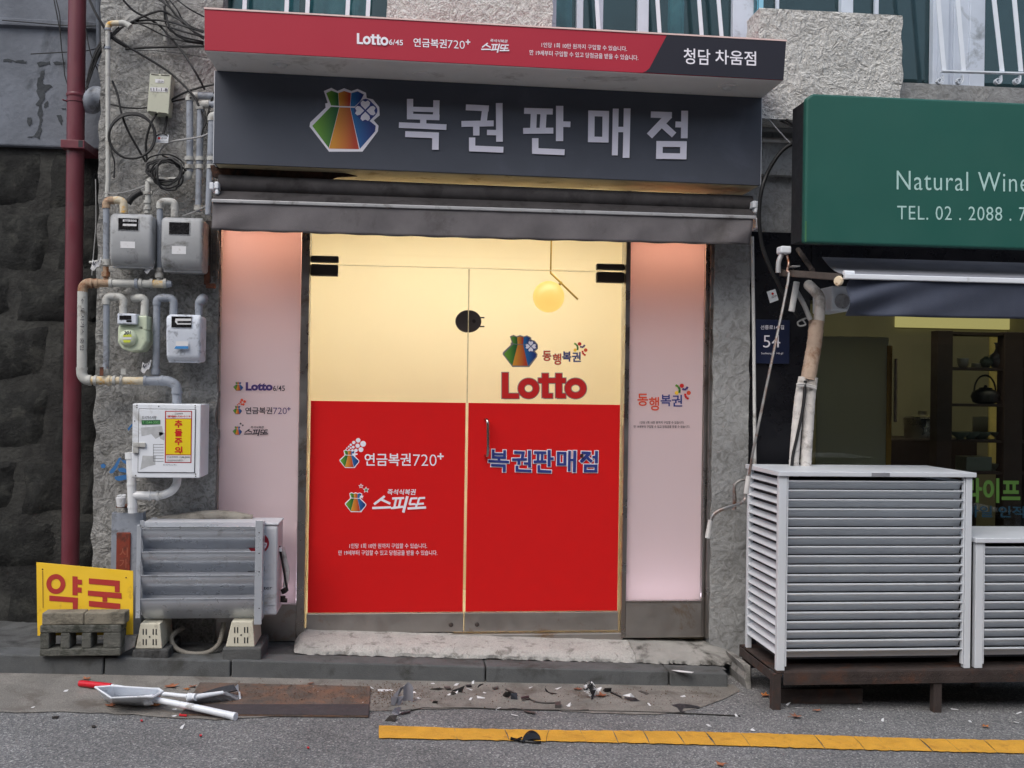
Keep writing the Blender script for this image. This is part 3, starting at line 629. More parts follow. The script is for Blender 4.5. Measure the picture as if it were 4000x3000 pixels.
for key, bx in zip('abcde', ((262, 922, 395, 1068), (415, 928, 540, 1064), (555, 926, 685, 1066), (705, 930, 832, 1070), (850, 932, 972, 1070))):
    x0, y0, x1, y1 = boxof(LET[key])
    def tr(px, py, bx=bx, q=(x0, y0, x1, y1)): return (bx[0]+(px-q[0])/(q[2]-q[0])*(bx[2]-bx[0]), bx[1]+(py-q[1])/(q[3]-q[1])*(bx[3]-bx[1]))
    strokes(LET[key], d4, -.0085, white, dr, 'lettering', grow=13, back=.0016, tr=tr)
    strokes(LET[key], d4, -.0125, navy, dr, 'lettering', grow=0, back=.0016, tr=tr)
YD = -.0062
def people(fr, x, y, k, Y, parent, b=.003):     # three little dancing figures over the co-op's name
    D = [((-14, 8), 11, 'yellow_vinyl'), ((15, -32), 12, 'red_vinyl'), ((54, 8), 12, 'orange_vinyl')]
    for (a, c), r_, m_ in D: poly(disc(x+a*k, y+c*k, r_*k, 14), fr, Y, M(m_), parent, 'emblem', back=b)
    for pts, m_ in (([(-20, -36), (-5, -27), (3, -12), (1, 8)], 'print_green'), ([(18, -16), (28, -10), (40, -13), (48, -26)], 'purple_ink'), ([(34, 12), (34, 24), (42, 36), (54, 42)], 'red_vinyl')):
        mb = MB()
        for i in range(3):
            (a0, c0), (a1, c1_) = pts[i], pts[i+1]; l = math.hypot(a1-a0, c1_-c0); nx, ny = -(c1_-c0)/l*6, (a1-a0)/l*6
            mb.sheet([fr(x+(p+nx*s_)*k, y+(q+ny*s_)*k, Y-b-.0004*i) for p, q, s_ in ((a0, c0, 1), (a1, c1_, 1), (a1, c1_, -1), (a0, c0, -1))])
        obj('emblem', mb, M(m_), parent)
SPW = [[(1166, 893, 1097, 946, 15), (1143, 914, 1203, 942, 15), (1085, 970, 1206, 965, 15)],
       [(1214, 908, 1292, 905, 14), (1240, 910, 1228, 966, 14), (1270, 908, 1258, 962, 14), (1206, 971, 1286, 961, 14), (1313, 893, 1286, 999, 17)],
       [(1334, 908, 1378, 906, 13), (1338, 906, 1326, 948, 13), (1326, 946, 1366, 944, 13), (1388, 906, 1428, 904, 13), (1390, 904, 1378, 946, 13), (1378, 944, 1420, 941, 13), (1374, 944, 1368, 970, 14), (1314, 973, 1434, 966, 15)]]
def brush_word(fr, bx, Y, m, parent, sl=0.):
    k = (bx[2]-bx[0])/349.; h = (bx[3]-bx[1])/108.
    for g_ in SPW: strokes([(a, b, c, d, w_) for a, b, c, d, w_ in g_], fr, Y, m, parent, 'lettering', back=.0016, tr=lambda px, py: (bx[0]+(px-1085)*k, bx[1]+(py-891)*h+sl*(px-1085)*k))
# right door, upper glass
pouch(d4, 467, 388, 208, YD, dr, True, 'grey_outline')
for i, (ch, bx, cm) in enumerate((('동', (612, 282, 670, 350), redo), ('행', (678, 300, 735, 375), redo), ('복', (740, 286, 800, 354), navy), ('권', (802, 290, 862, 356), navy))):
    T(ch, d4, bx, YD, greyo, dr, .04, back=.001); T(ch, d4, (bx[0]+3, bx[1]+3, bx[2]-3, bx[3]-3), YD, cm, dr, .012, back=.002)
people(d4, 838, 270, 1., YD, dr)
def lotto(fr, bx, Y, m, parent, wg=.055, back=.0015, grow=0., sl=0.):   # 'Lotto' in heavy round letters
    x0, y0, x1, y1 = bx; W = x1-x0; H = y1-y0; sg = H*wg*4.4
    f = lambda a, b: (x0+a*W, y0+b*H+sl*a*W)
    mb = MB(); lay = [0]
    def done():
        nonlocal mb; obj('lettering', mb, m, parent); mb = MB()
    def bar(a0, b0, a1, b1):
        lay[0] += 1; mb.sheet([fr(*f(a, b), Y-back-.0003*lay[0]) for a, b in ((a0-grow/W, b0-grow/H), (a1+grow/W, b0-grow/H), (a1+grow/W, b1+grow/H), (a0-grow/W, b1+grow/H))])
    def ring(ca, cb, ra, rb, tk):
        lay[0] += 1; n_ = 26; vs = []
        for i in range(n_):
            an = 2*math.pi*i/n_; vs.append(fr(*f(ca+(ra+grow/W)*math.cos(an), cb+(rb+grow/H)*math.sin(an)), Y-back-.0003*lay[0]))
        for i in range(n_):
            an = 2*math.pi*i/n_; vs.append(fr(*f(ca+(ra-tk-grow/W)*math.cos(an), cb+(rb-tk*W/H-grow/H)*math.sin(an)), Y-back-.0003*lay[0]))
        mb.add(vs, [(i, (i+1) % n_, n_+(i+1) % n_, n_+i) for i in range(n_)])
    bar(.0, .0, .075, .97); bar(.03, .79, .2, .98); done()
    ring(.315, .60, .125, .385, .072); done(); bar(.43, .21, .60, .395); bar(.475, .03, .55, .95); bar(.50, .79, .60, .97); done()
    bar(.60, .21, .755, .395); bar(.635, .03, .71, .95); bar(.66, .79, .755, .97); done(); ring(.872, .60, .128, .385, .072); done()
lotto(d4, (350, 424, 897, 595), YD, greyo, dr, grow=5, back=.0008); lotto(d4, (350, 424, 897, 595), YD, redv, dr, back=.0036)
# left door, red film
YF = -.0086
pouch(d3, 937, 710, 118, YF, dl, False); 
for cx, cy, r_ in ((994, 531, 15), (1026, 554, 19), (965, 545, 11), (990, 566, 14), (1012, 591, 16), (946, 560, 8), (962, 575, 9), (980, 596, 11), (933, 572, 6), (946, 581, 6), (957, 596, 8), (921, 582, 5), (935, 590, 5), (915, 592, 4)):
    poly(disc(cx, cy, r_, 14), d3, YF, white, dl, 'emblem', back=.002)
poly([(968, 602), (976, 602), (976, 616), (990, 616), (990, 625), (976, 625), (976, 638), (968, 638), (968, 625), (955, 625), (955, 616), (968, 616)], d3, YF, white, dl, 'emblem', back=.003)
T('연금복권', d3, (1035, 615, 1335, 697), YF, white, dl, .014); T('720', d3, (1350, 622, 1502, 697), YF, white, dl, -.008); T('+', d3, (1507, 614, 1549, 655), YF, white, dl, .02)
pouch(d3, 977, 996, 128, YF, dl, False)
def star(cx, cy, r_, n_=5): return [(cx+(r_ if i % 2 == 0 else r_*.45)*math.sin(i*math.pi/n_), cy-(r_ if i % 2 == 0 else r_*.45)*math.cos(i*math.pi/n_)) for i in range(2*n_)]
for cx, cy, r_, m_ in ((1012, 828, 18, white), (1045, 852, 22, white), (1045, 852, 13, M('print_green')), (1012, 828, 9, redo), (1016, 896, 16, white)): poly(star(cx, cy, r_), d3, YF, m_, dl, 'emblem', back=.002+.0006*(m_ is not white)+.001*(r_ == 16))
T('즉석식복권', d3, (1183, 847, 1368, 885), YF, white, dl, .016, .15); brush_word(d3, (1085, 891, 1434, 999), YF, white, dl)
N1, N2 = '1인당 1회 10만 원까지 구입할 수 있습니다.', '만 19세부터 구입할 수 있고 당첨금을 받을 수 있습니다.'
T(N1, d3, (937, 1199, 1440, 1231), YF, white, dl, .003); T(N2, d3, (866, 1243, 1507, 1276), YF, white, dl, .003)
# milky panel, left: three product marks
YL = -.0345
pouch(d3, 217, 210, 58, YL, sf, False, 'grey_outline'); T('Lotto', d3, (265, 154, 440, 209), YL, purple, sf, .05); T('6/45', d3, (442, 176, 519, 211), YL, ink, sf, .008)
pouch(d3, 212, 361, 54, YL, sf, False, 'grey_outline')
for cx, cy, r_ in ((240, 270, 9), (258, 280, 9), (250, 298, 8), (232, 283, 7), (238, 297, 6), (222, 294, 5), (212, 300, 4)): poly(disc(cx, cy, r_, 10), d3, YL, redo, sf, 'emblem', back=.002)
T('연금복권', d3, (262, 316, 437, 361), YL, ink, sf, .012); T('720', d3, (443, 319, 531, 361), YL, purple, sf, -.008); T('+', d3, (533, 316, 556, 338), YL, purple, sf, .02)
pouch(d3, 211, 496, 56, YL, sf, False, 'grey_outline'); poly(star(232, 423, 9), d3, YL, ink, sf, 'emblem'); poly(star(246, 434, 8), d3, YL, ink, sf, 'emblem')
T('즉석식복권', d3, (297, 438, 382, 454), YL, ink, sf, .012, .15); brush_word(d3, (254, 458, 410, 502), YL, ink, sf)
# milky panel, right
for ch, bx, cm in (('동', (1228, 560, 1296, 640), redo), ('행', (1302, 582, 1368, 670), redo), ('복', (1378, 566, 1446, 642), navy), ('권', (1450, 568, 1518, 644), navy)): T(ch, d4, bx, YL, cm, sf, .016)
people(d4, 1498, 546, 1.15, YL, sf, .002)
T(N1, d4, (1243, 738, 1530, 756), YL, ink, sf, .01); T(N2, d4, (1204, 765, 1568, 783), YL, ink, sf, .01)
# ================================================================== the lottery sign with its red canopy
YP, YC = -.40, -.72
sg = thing('shop_sign', P(1050, 370, YP), 'charcoal lottery shop sign with pouch emblem under a red lettered canopy', 'sign')
mat('sign_dark', S(74, 78, 88), .5, var=.08, vs=3, spec=.3, dirt=S(82, 86, 98), damt=.2, ds=3); mat('sign_red', S(172, 42, 60), .5, var=.03, vs=2, spec=.3); mat('sign_black', S(40, 40, 50), .5, var=.04, vs=2, spec=.3)
mat('soffit', S(222, 220, 218), .6, var=.06, vs=4, dirt=S(176, 172, 168), damt=.2, ds=4); mat('sign_edge', S(226, 196, 190), .5, var=.05); mat('sign_side', S(205, 208, 214), .55, var=.05)
cq = [F0(442, 108, YC), F0(1692, 173, YC), F0(1698, 90, YC), F0(442, 20, YC)]
b0, b1 = cq[0], cq[1]
mb = MB(); mb.hexa(cq, [p+Vector((0, YW-.002-YC, 0)) for p in cq]); obj('canopy', mb, M('sign_red'), sg)
# soffit sheet a little below the red box
so = [b0+Vector((.002, .004, -.0015)), b1+Vector((-.002, .004, -.0015)), b1+Vector((-.002, YP-YC+.1, -.0015)), b0+Vector((.002, YP-YC+.1, -.0015))]
mb = MB(); mb.prism(so, (0, 0, -.003)); obj('soffit', mb, M('soffit'), sg)
te = [cq[3]+Vector((-.003, -.004, 0)), cq[2]+Vector((.003, -.004, 0))]
mb = MB(); mb.hexa([te[0]+Vector((0, 0, .001)), te[1]+Vector((0, 0, .001)), te[1]+Vector((0, 0, .009)), te[0]+Vector((0, 0, .009))], [te[0]+Vector((0, .35, .001)), te[1]+Vector((0, .35, .001)), te[1]+Vector((0, .35, .009)), te[0]+Vector((0, .35, .009))]); obj('top_trim', mb, M('sign_edge'), sg)
# charcoal fascia
xl_, xr_ = F0(463, 250, YP).x, F0(1644, 300, YP).x
fq = [F0(459, 352, YP), F0(1639, 400, YP), F0(1650, 206, YP), F0(467, 148, YP)]
fq = [Vector((xl_, YP, fq[0].z)), Vector((xr_, YP, fq[1].z)), Vector((xr_, YP, b1.z-.006)), Vector((xl_, YP, b0.z-.006))]
mb = MB(); mb.hexa(fq, [p+Vector((0, YW-.004-YP, 0)) for p in fq]); obj('fascia', mb, M('sign_dark'), sg)
mb = MB(); mb.hexa([fq[0]+Vector((.01, .012, -.004)), fq[1]+Vector((-.01, .012, -.004)), fq[1]+Vector((-.01, .012, -.001)), fq[0]+Vector((.01, .012, -.001))], [fq[0]+Vector((.01, .28, -.004)), fq[1]+Vector((-.01, .28, -.004)), fq[1]+Vector((-.01, .28, -.001)), fq[0]+Vector((.01, .28, -.001))]); mat('warm_lit_soffit', S(196, 182, 150), .6, var=.1, vs=6, dirt=S(150, 128, 90), damt=.2, ds=7); obj('underside', mb, M('warm_lit_soffit'), sg)  # warm cream of the underside paints in the indoor light falling on it
for x_, s_, a_, b_ in ((xr_, 1, fq[1], fq[2]), (xl_, -1, fq[0], fq[3])):
    mb = MB(); mb.hexa([a_+Vector((0, .002, 0)), a_+Vector((.004*s_, .002, 0)), b_+Vector((.004*s_, .002, 0)), b_+Vector((0, .002, 0))], [a_+Vector((0, .28, 0)), a_+Vector((.004*s_, .28, 0)), b_+Vector((.004*s_, .28, 0)), b_+Vector((0, .28, 0))]); obj('side_panel', mb, M('sign_side'), sg)
# black end of the canopy front, with its slanting curved edge
q = [(1300, 252), (2162, 292), (2150, 572), (1128, 520), (1150, 512), (1175, 490)]
mb = MB(); pts = [s6(x, y, YC-.002) for x, y in q]; pts[1] = cq[2]+Vector((0, -.002, -.0)); pts[2] = cq[1]+Vector((0, -.002, 0))
mb.prism(pts, (0, .0012, 0)); obj('black_panel', mb, M('sign_black'), sg)
# down-lights in the soffit
mat('lamp_glass', S(200, 200, 200), .3, var=.02)
def SOF(u, v):
    d = ray(u, v); n_ = (b1-b0).cross(Vector((0, 1, 0))).normalized(); t_ = (b0-Vector((0, 0, .006))-CAM).dot(n_)/d.dot(n_); return CAM+d*t_
for u, v, lit in ((608, 137, 1), (911, 160, 0), (1246, 172, 0), (1573, 186, 1)):
    p = SOF(u, v); mb = MB(); mb.lathe(p+Vector((0, 0, .002)), (0, 0, -1), [(0, .052), (.007, .050), (.008, .038), (.001, .036)], 22); dlp = obj('downlight', mb, M('soffit'), sg, smooth=True)
    mb = MB()
    if lit: mb.lathe(p-Vector((0, 0, .001)), (0, 0, -1), [(0, .034), (.01, .032), (.02, .022), (.024, .002)], 18); obj('bulb', mb, M('lamp_glass'), dlp, smooth=True)
    else: mb.lathe(p-Vector((0, 0, .002)), (0, 0, -1), [(0, .034), (.0005, .034)], 18); obj('recess', mb, M('dark_metal'), dlp)
# lettering
sl = .050; YT = YC
lotto(s5, (1095, 238, 1322, 318), YT, white, sg, sl=.055); T('6/45', s5, (1326, 282, 1427, 322, .05), YT, white, sg, .01)
T('연금복권', s5, (1502, 272, 1742, 336, .05), YT, white, sg, .012); T('720', s5, (1748, 288, 1872, 346, .05), YT, white, sg, -.006); T('+', s5, (1878, 284, 1912, 320, .04), YT, white, sg, .02)
o_ = 608.3/.3
T('즉석식복권', s6, (28, 280, 152, 303, .05), YT, white, sg, .014, .15); brush_word(s5, (1990, 307, 2192, 373), YT, white, sg, .05)
T(N1, s6, (397, 304, 1012, 340, .048), YT, white, sg, .003); T(N2, s6, (311, 358, 1094, 396, .05), YT, white, sg, .003)
T('청담', s6, (1420, 346, 1612, 460, .05), YT-.002, white, sg, .010); T('차움점', s6, (1648, 356, 1942, 460, .05), YT-.002, white, sg, .010)
for k_ in 'abcde': strokes(LET[k_], s5, YP, plain('sign_letter', S(228, 226, 240), .5), sg, 'lettering', back=.006)
pouch(s5, 1003, 1092, 457, YP, sg, True, 'white_vinyl')
# rotten board hanging under the left end of the sign
mat('rotten_wood', S(64, 40, 28), .95, var=.5, vs=22, bump=.8, bs=80, dirt=S(22, 17, 15), damt=.55, ds=12)
rb = [(20, 95), (120, 92), (260, 98), (420, 110), (560, 128), (600, 138), (520, 142), (470, 160), (380, 158), (300, 176), (210, 168), (150, 182), (80, 160), (30, 140)]
u8 = Fr(800, 550, 2200, 2212); mb = MB(); mb.prism([u8(x, y, -.30) for x, y in rb], (0, .02, 0))
obj('rotten_board', mb, M('rotten_wood'), None, 'blackened rotten board hanging under the left end of the charcoal sign', 'board', bevel=.003)
for rr_ in ([(60, 112), (200, 108), (330, 118), (300, 128), (170, 124)], [(230, 140), (400, 132), (520, 136), (420, 146), (300, 150)]):
    pass

# ================================================================== rolled awning of the lottery shop
mat('awning_cloth', S(104, 100, 102), .9, var=.16, vs=5, bump=.25, bs=300, dirt=S(86, 82, 82), damt=.2, ds=3); mat('awning_dark', S(58, 55, 56), .9, var=.3, vs=6, dirt=S(36, 33, 33), damt=.4, ds=5)
mat('bar_grey', S(168, 168, 170), .45, .2, var=.1, dirt=S(120, 118, 116), damt=.25, ds=8)
aw = thing('awning', P(1050, 500, -.42), 'rolled-up grey cloth awning with a hanging valance above the glass doors', 'awning')
YA = -.42
a0, a1 = F0(458, 434, YA), F0(1632, 470, YA)
mb = MB(); mb.tube([F0(474, 398, -.30), F0(1622, 443, -.30)], .052, 16); obj('cloth_roll', mb, M('awning_dark'), aw, smooth=True)
mb = MB(); mb.obox((a0+a1)/2, (a1-a0)/2, Vector((0, .014, 0)), Vector((0, 0, .0095))); obj('front_bar', mb, M('bar_grey'), aw, bevel=.004)
mb = MB(); c0, c1_ = F0(474, 412, -.34), F0(1622, 452, -.34)
mb.grid(lambda i, j: (a0.lerp(a1, i)+Vector((0, 0, .010))).lerp(c0.lerp(c1_, i), j)+Vector((0, 0, .004*math.sin(i*40)*math.sin(j*3.1))), 60, 4); obj('cloth_strip', mb, M('awning_dark'), aw, smooth=True)
v0, v1 = F0(458, 497, YA), F0(1620, 529, YA); ta, tb = F0(458, 435, YA), F0(1626, 471, YA)
def val(i, j):
    p = ta.lerp(tb, i).lerp(v0.lerp(v1, i), j); ed = math.exp(-i*18)+math.exp(-(1-i)*18)
    sag = .006*math.sin(i*3.14)*j
    wv = .012*math.sin(i*23+1)*.35*j+.006*math.sin(i*61+j*2)*j+.02*ed*math.sin(j*5+i*60)*j
    return p+Vector((0, -.004+wv, -sag+.0018*math.sin(i*90)*(j > .99)))
mb = MB(); mb.grid(val, 140, 10); va = obj('valance', mb, M('awning_cloth'), aw, smooth=True)
md = va.modifiers.new('thickness', 'SOLIDIFY'); md.thickness = .003
mb = MB(); mb.grid(lambda i, j: val(i, .955+.045*j)+Vector((0, -.0025, 0)), 140, 1); obj('hem', mb, M('awning_dark'), va, smooth=True)
for fr_, q in ((m3, ((292, 988), (330, 1055))), (m3, ((338, 982), (375, 1048))), (m3, ((345, 1055), (375, 1100)))):
    p, r_ = fr_(*q[0], -.36), fr_(*q[1], -.36); mb = MB(); mb.box(p.x, r_.x, -.40, -.28, r_.z, p.z); obj('end_bracket', mb, M('white_paint'), aw, bevel=.005)
for q in (((152, 808), (180, 860)), ((182, 810), (212, 872)), ((165, 862), (198, 895)), ((172, 930), (196, 1005))):
    p, r_ = m1(*q[0], -.36), m1(*q[1], -.36); mb = MB(); mb.box(p.x, r_.x, -.40, -.28, r_.z, p.z); obj('end_bracket', mb, M('white_paint'), aw, bevel=.005)

# ================================================================== neighbour: wine shop with green sign
YN = -.75
ns = thing('shop_sign', P(1980, 530, YN), 'deep green wine shop sign with pale English lettering and phone number', 'sign')
mat('green_sign', S(36, 88, 78), .5, var=.05, vs=2, spec=.35); mat('black_side', S(30, 31, 36), .6, var=.1); mat('pale_letter', S(172, 206, 200), .5, var=.04)
gx0 = n7(500, 1000, YN).x; gz1 = Z(211, YN, 1960); gz0 = Z(531, YN, 1960); gx1 = gx0+2.4
gq = [(gx0, gz0), (gx1, gz0), (gx1, gz1), (gx0+.035, gz1), (gx0, gz1-.025)]
mb = MB(); mb.prism([(x, YN, z) for x, z in gq], (0, .05, 0)); obj('panel', mb, M('green_sign'), ns, bevel=.012, seg=3)
mb = MB(); mb.box(gx0+.006, gx1, YN+.051, -.54, gz0+.02, gz1-.03); obj('casing', mb, M('black_side'), ns)
for x_ in (gx0+.5, gx0+1.6): mb = MB(); mb.box(x_, x_+.05, -.5395, -.02, gz0+.25, gz0+.30); obj('mount', mb, M('black_side'), ns)
T('Natural Wine', n7, (1212, 1340, 2212+40, 1490, .018), YN, M('pale_letter'), ns, -.003, space=1.1)
T('TEL. 02 . 2088 . 7', n8, (1003, 5, 1838, 95, .012), YN, M('pale_letter'), ns, -.004, space=1.08)
mb = MB(); p, q = n8(366, 103, YN), n8(414, 262, YN); mb.box(gx0+.001, q.x, YN-.0015, YN-.0005, gz0+.006, p.z); mat('green_tape', S(66, 116, 76), .5); obj('faded_patch', mb, M('green_tape'), ns)

wb = thing('wine_shop', (3.2, .2, 0), 'dim wine shop front with large glass window under the navy awning', 'shop front')
mb = MB(); mb.box(xR1+.0, X(1748, -.06), -.06, .3, -.2, Z(503, -.03, 1660)-.001); obj('black_wall', mb, M('black_tile'), wb)
YGL = -.05; wx0, wx1 = X(1748, YGL)+.001, X(2420, YGL); wz0, wz1 = Z(1190, YGL, 2000), Z(660, YGL, 2000)
glass('shop_glass', (.92, .94, .90)); mb = MB(); mb.box(wx0, wx1, YGL, YGL+.008, wz0-.6, wz1+.2); obj('pane', mb, M('shop_glass'), wb)
mb = MB(); mb.box(X(1748, -.06)+.001, wx1+.4, -.075, .2, Z(655, YGL, 2000), zGT); obj('header', mb, M('black_tile'), wb)
mat('olive_wall', S(128, 124, 100), .8, var=.1, vs=2); mat('dark_wood', S(44, 32, 26), .6, var=.25, vs=5); mat('dim_floor', S(60, 54, 46), .7)
Yb = 1.9
for nm, bx, m_ in (('back_wall', (wx0-.2, wx1+.5, Yb, Yb+.05, -.1, 3.0), 'olive_wall'), ('side_wall', (wx0-.06, wx0-.01, .31, Yb, -.1, 3.0), 'olive_wall'), ('side_wall', (wx1+.45, wx1+.5, -.02, Yb, -.1, 3.0), 'olive_wall'), ('ceiling', (wx0-.2, wx1+.5, -.02, Yb, 2.75, 2.8), 'dim_floor'), ('floor', (wx0-.2, wx1+.5, -.02, Yb, -.12, -.1), 'dim_floor')):
    mb = MB(); mb.box(*bx); obj(nm, mb, M(m_), wb)
emit('cove', S(226, 212, 140), .38); emit('downlamp', (1., .93, .72), 7.5)
mb = MB(); p, q = m2(515, 160, Yb), m2(1165, 238, Yb); mb.box(p.x, q.x+.5, Yb-.03, Yb-.001, q.z, p.z+.1); obj('lit_cove', mb, M('cove'), wb)
mb = MB(); mb.box(wx0+.1, wx1+.3, .22, .40, 2.72, 2.749); obj('ceiling_lamp', mb, M('downlamp'), wb)
# frosted sliding panel at the left of the window with its steel edge and pull
film('frosted', S(214, 218, 212), .6, S(190, 190, 160), .3); YFr = .12
p, q = m2(-10, 285, YFr), m2(462, 1200, YFr); mb = MB(); mb.box(p.x, q.x, YFr, YFr+.012, q.z-.6, p.z); obj('frosted_panel', mb, M('frosted'), wb)
mb = MB(); p, q = m2(463, 350, YFr), m2(487, 1200, YFr); mb.box(p.x, q.x, YFr-.005, YFr+.02, q.z-.6, p.z); obj('panel_edge', mb, M('brass'), wb)
mb = MB(); p, q = m2(118, 286, YFr-.02), m2(462, 292, YFr-.02); mb.box(p.x, q.x, YFr-.02, YFr-.01, q.z, p.z); obj('panel_rail', mb, M('dark_metal'), wb)
mb = MB(); mb.tube([m2(522, 440, YFr-.03), m2(518, 870, YFr-.03)], .012, 10); obj('pull_bar', mb, M('chrome'), wb)
# display cabinet
Yc = .45
cb = thing('display_cabinet', m2(1080, 1200, Yc), 'tall dark wooden shelf cabinet standing behind the wine shop window', 'cabinet')
zc0 = -.1; zc1 = m2(1000, 250, Yc).z
for a, b in ((800, 905), (1258, 1385), (1420, 1600)):
    mb = MB(); p, q = m2(a, 600, Yc), m2(b, 600, Yc); mb.box(p.x, q.x, Yc-.01, Yc+.08, zc0, zc1); obj('upright', mb, M('dark_wood'), cb, bevel=.003)
xs0, xs1 = m2(902, 600, Yc).x, m2(1425, 600, Yc).x
shz = [m2(1000, y, Yc).z for y in (262, 502, 752, 998, 1215)]
for z_ in shz: mb = MB(); mb.box(xs0, xs1, Yc+.005, Yc+.19, z_-.012, z_+.006); obj('shelf', mb, M('dark_wood'), cb)
mat('celadon', S(122, 138, 128), .35, var=.1); mat('cast_iron', S(34, 34, 38), .55, var=.15); mat('porcelain', S(190, 192, 184), .3, var=.08); mat('slate_glaze', S(84, 94, 104), .35, var=.15)
def pot(name, lab, cat_, x, shelf, prof, m, seg=20, grp=None, dy=.1):
    p = m2(x, 600, Yc+dy); mb = MB(); mb.lathe(Vector((p.x, Yc+dy, shz[shelf]+.0062)), (0, 0, 1), prof, seg); return obj(name, mb, M(m), None, lab, cat_, grp, smooth=True)
pot('vase', 'slate blue long-necked vase on the upper shelf behind glass', 'vase', 1217, 1, [(0, .028), (.02, .05), (.055, .058), (.085, .05), (.105, .026), (.13, .016), (.155, .018), (.168, .026)], 'slate_glaze')
pot('cup', 'white cup on the upper cabinet shelf', 'cup', 978, 1, [(0, .022), (.015, .033), (.06, .038), (.061, .034)], 'porcelain'); pot('jar', 'small round grey jar beside the slate blue vase', 'jar', 1136, 1, [(0, .02), (.03, .042), (.055, .036), (.065, .02), (.075, .01)], 'celadon')
pot('box', 'little white lidded pot beside the white cup', 'pot', 1068, 1, [(0, .03), (.028, .03), (.03, .02)], 'porcelain')
bowl = [(0, .024), (.01, .026), (.03, .052), (.048, .062), (.049, .058)]
for x, lb in ((965, 'grey-green bowl beside the cabinet upright nearer the counter'), (1035, 'grey-green bowl in front of the square cream card'), (1112, 'grey-green bowl straight below the cast-iron kettle'), (1232, 'grey-green bowl in front of the bright yellow strip')): pot('bowl', lb, 'bowl', x, 3, bowl, 'celadon', grp='bowls on the cabinet shelf')
pot('bowl', 'grey-green bowl on the lowest visible cabinet shelf', 'bowl', 1200, 4, bowl, 'celadon')
kt = thing('kettle', m2(1140, 735, Yc+.1), 'black cast-iron kettle with arched handle on the middle cabinet shelf', 'kettle')
kc = m2(1135, 600, Yc+.1); kz = shz[2]+.0062; mb = MB(); mb.lathe(Vector((kc.x, Yc+.1, kz)), (0, 0, 1), [(0, .05), (.012, .078), (.05, .092), (.08, .08), (.098, .045)], 22); obj('body', mb, M('cast_iron'), kt, smooth=True)
mb = MB(); mb.lathe(Vector((kc.x, Yc+.1, kz+.0985)), (0, 0, 1), [(0, .044), (.008, .04), (.012, .01), (.02, .012), (.026, .006)], 16); obj('lid', mb, M('cast_iron'), kt, smooth=True)
mb = MB(); mb.tube([Vector((kc.x+.075*math.cos(a)-.004, Yc+.1, kz+.085+.105*math.sin(a))) for a in [math.pi*i/12 for i in range(13)]], .006, 8); obj('handle', mb, M('cast_iron'), kt, smooth=True)
mb = MB(); mb.tube([Vector((kc.x+.08, Yc+.1, kz+.05)), Vector((kc.x+.115, Yc+.1, kz+.075)), Vector((kc.x+.125, Yc+.1, kz+.092))], [.017, .012, .010], 10); obj('spout', mb, M('cast_iron'), kt, smooth=True)
mat('lit_yellow', S(214, 196, 120), .7); mat('card', S(190, 184, 150), .7)
mb = MB(); p, q = m2(972, 830, Yc+.3), m2(1072, 920, Yc+.3); mb.box(p.x, q.x, Yc+.16, Yc+.165, shz[3]+.0062, p.z); obj('card', mb, M('card'), None, 'small square cream card standing on the shelf behind the bowls', 'card')
mb = MB(); p, q = m2(918, 1010, Yc+.2), m2(1090, 1068, Yc+.2); mb.box(p.x, q.x, Yc+.04, Yc+.18, shz[4]+.0062, shz[4]+.10); obj('storage_box', mb, M('celadon'), None, 'grey-green box on the lowest visible cabinet shelf', 'box', bevel=.004)
mb = MB(); p, q = m2(1160, 270, Yb), m2(1250, 1160, Yb); mb.box(p.x, q.x+.12, Yb-.02, Yb-.0015, q.z, p.z); obj('bright_strip', mb, M('lit_yellow'), wb)  # pale yellow paint stands in for the lit strip behind the shelves
# counter with steel pot
mb = MB(); p, q = m2(480, 985, .9), m2(800, 1160, .9); mb.box(p.x, q.x+.3, .9, 1.4, -.0999, p.z); obj('counter', mb, M('dark_wood'), None, 'low dark counter inside the wine shop beside the cabinet', 'counter', bevel=.01)
mb = MB(); c = m2(700, 985, 1.1); mb.lathe(Vector((c.x, 1.1, p.z+.0005)), (0, 0, 1), [(0, .12), (.13, .125), (.14, .13), (.15, .12), (.165, .03), (.19, .03)], 24); obj('stock_pot', mb, M('steel'), None, 'round steel pot with lid on the dark counter', 'pot', smooth=True)
# lettering stuck on the lower glass
lime = plain('lime_vinyl', S(96, 140, 58), .55); teal = plain('teal_vinyl', S(30, 70, 88), .55)
T('라이프', m2, (985, 1252, 1372, 1420, .01), YGL, lime, wb, .035); T('바일 인적', m2, (1000, 1440, 1400, 1520, .01), YGL, teal, wb, .02)

# ---- neighbour's awning
YQ = -1.0
na = thing('awning', P(2000, 690, YQ), 'navy awning with white front bar rolled out below the green sign', 'awning')
mat('navy_cloth', S(66, 72, 88), .85, var=.14, vs=4, bump=.2, bs=300); mat('navy_lit', S(120, 122, 130), .85, var=.12, vs=4)  # the canopy's paler navy paints in the daylight on its top
xa_ = n8(660, 480, YQ).x; zb_ = n8(1200, 480, YQ).z
mb = MB(); mb.box(xa_, xa_+2.2, YQ-.014, YQ+.014, zb_-.012, zb_+.014); obj('front_bar', mb, M('white_paint'), na, bevel=.004)
t0, t1 = n8(515, 338, -.35), n8(515, 338, -.35)+Vector((2.6, 0, 0))
mb = MB(); mb.grid(lambda i, j: Vector((xa_+.03, YQ+.01, zb_+.016)).lerp(Vector((xa_+2.2, YQ+.01, zb_+.016)), i).lerp(t0.lerp(t1, i), j)+Vector((0, 0, -.03*math.sin(j*3.14))), 30, 8); obj('canopy', mb, M('navy_lit'), na, smooth=True).modifiers.new('thickness', 'SOLIDIFY').thickness = .003
zv = n8(1200, 722, YQ).z; xv = n8(695, 600, YQ).x
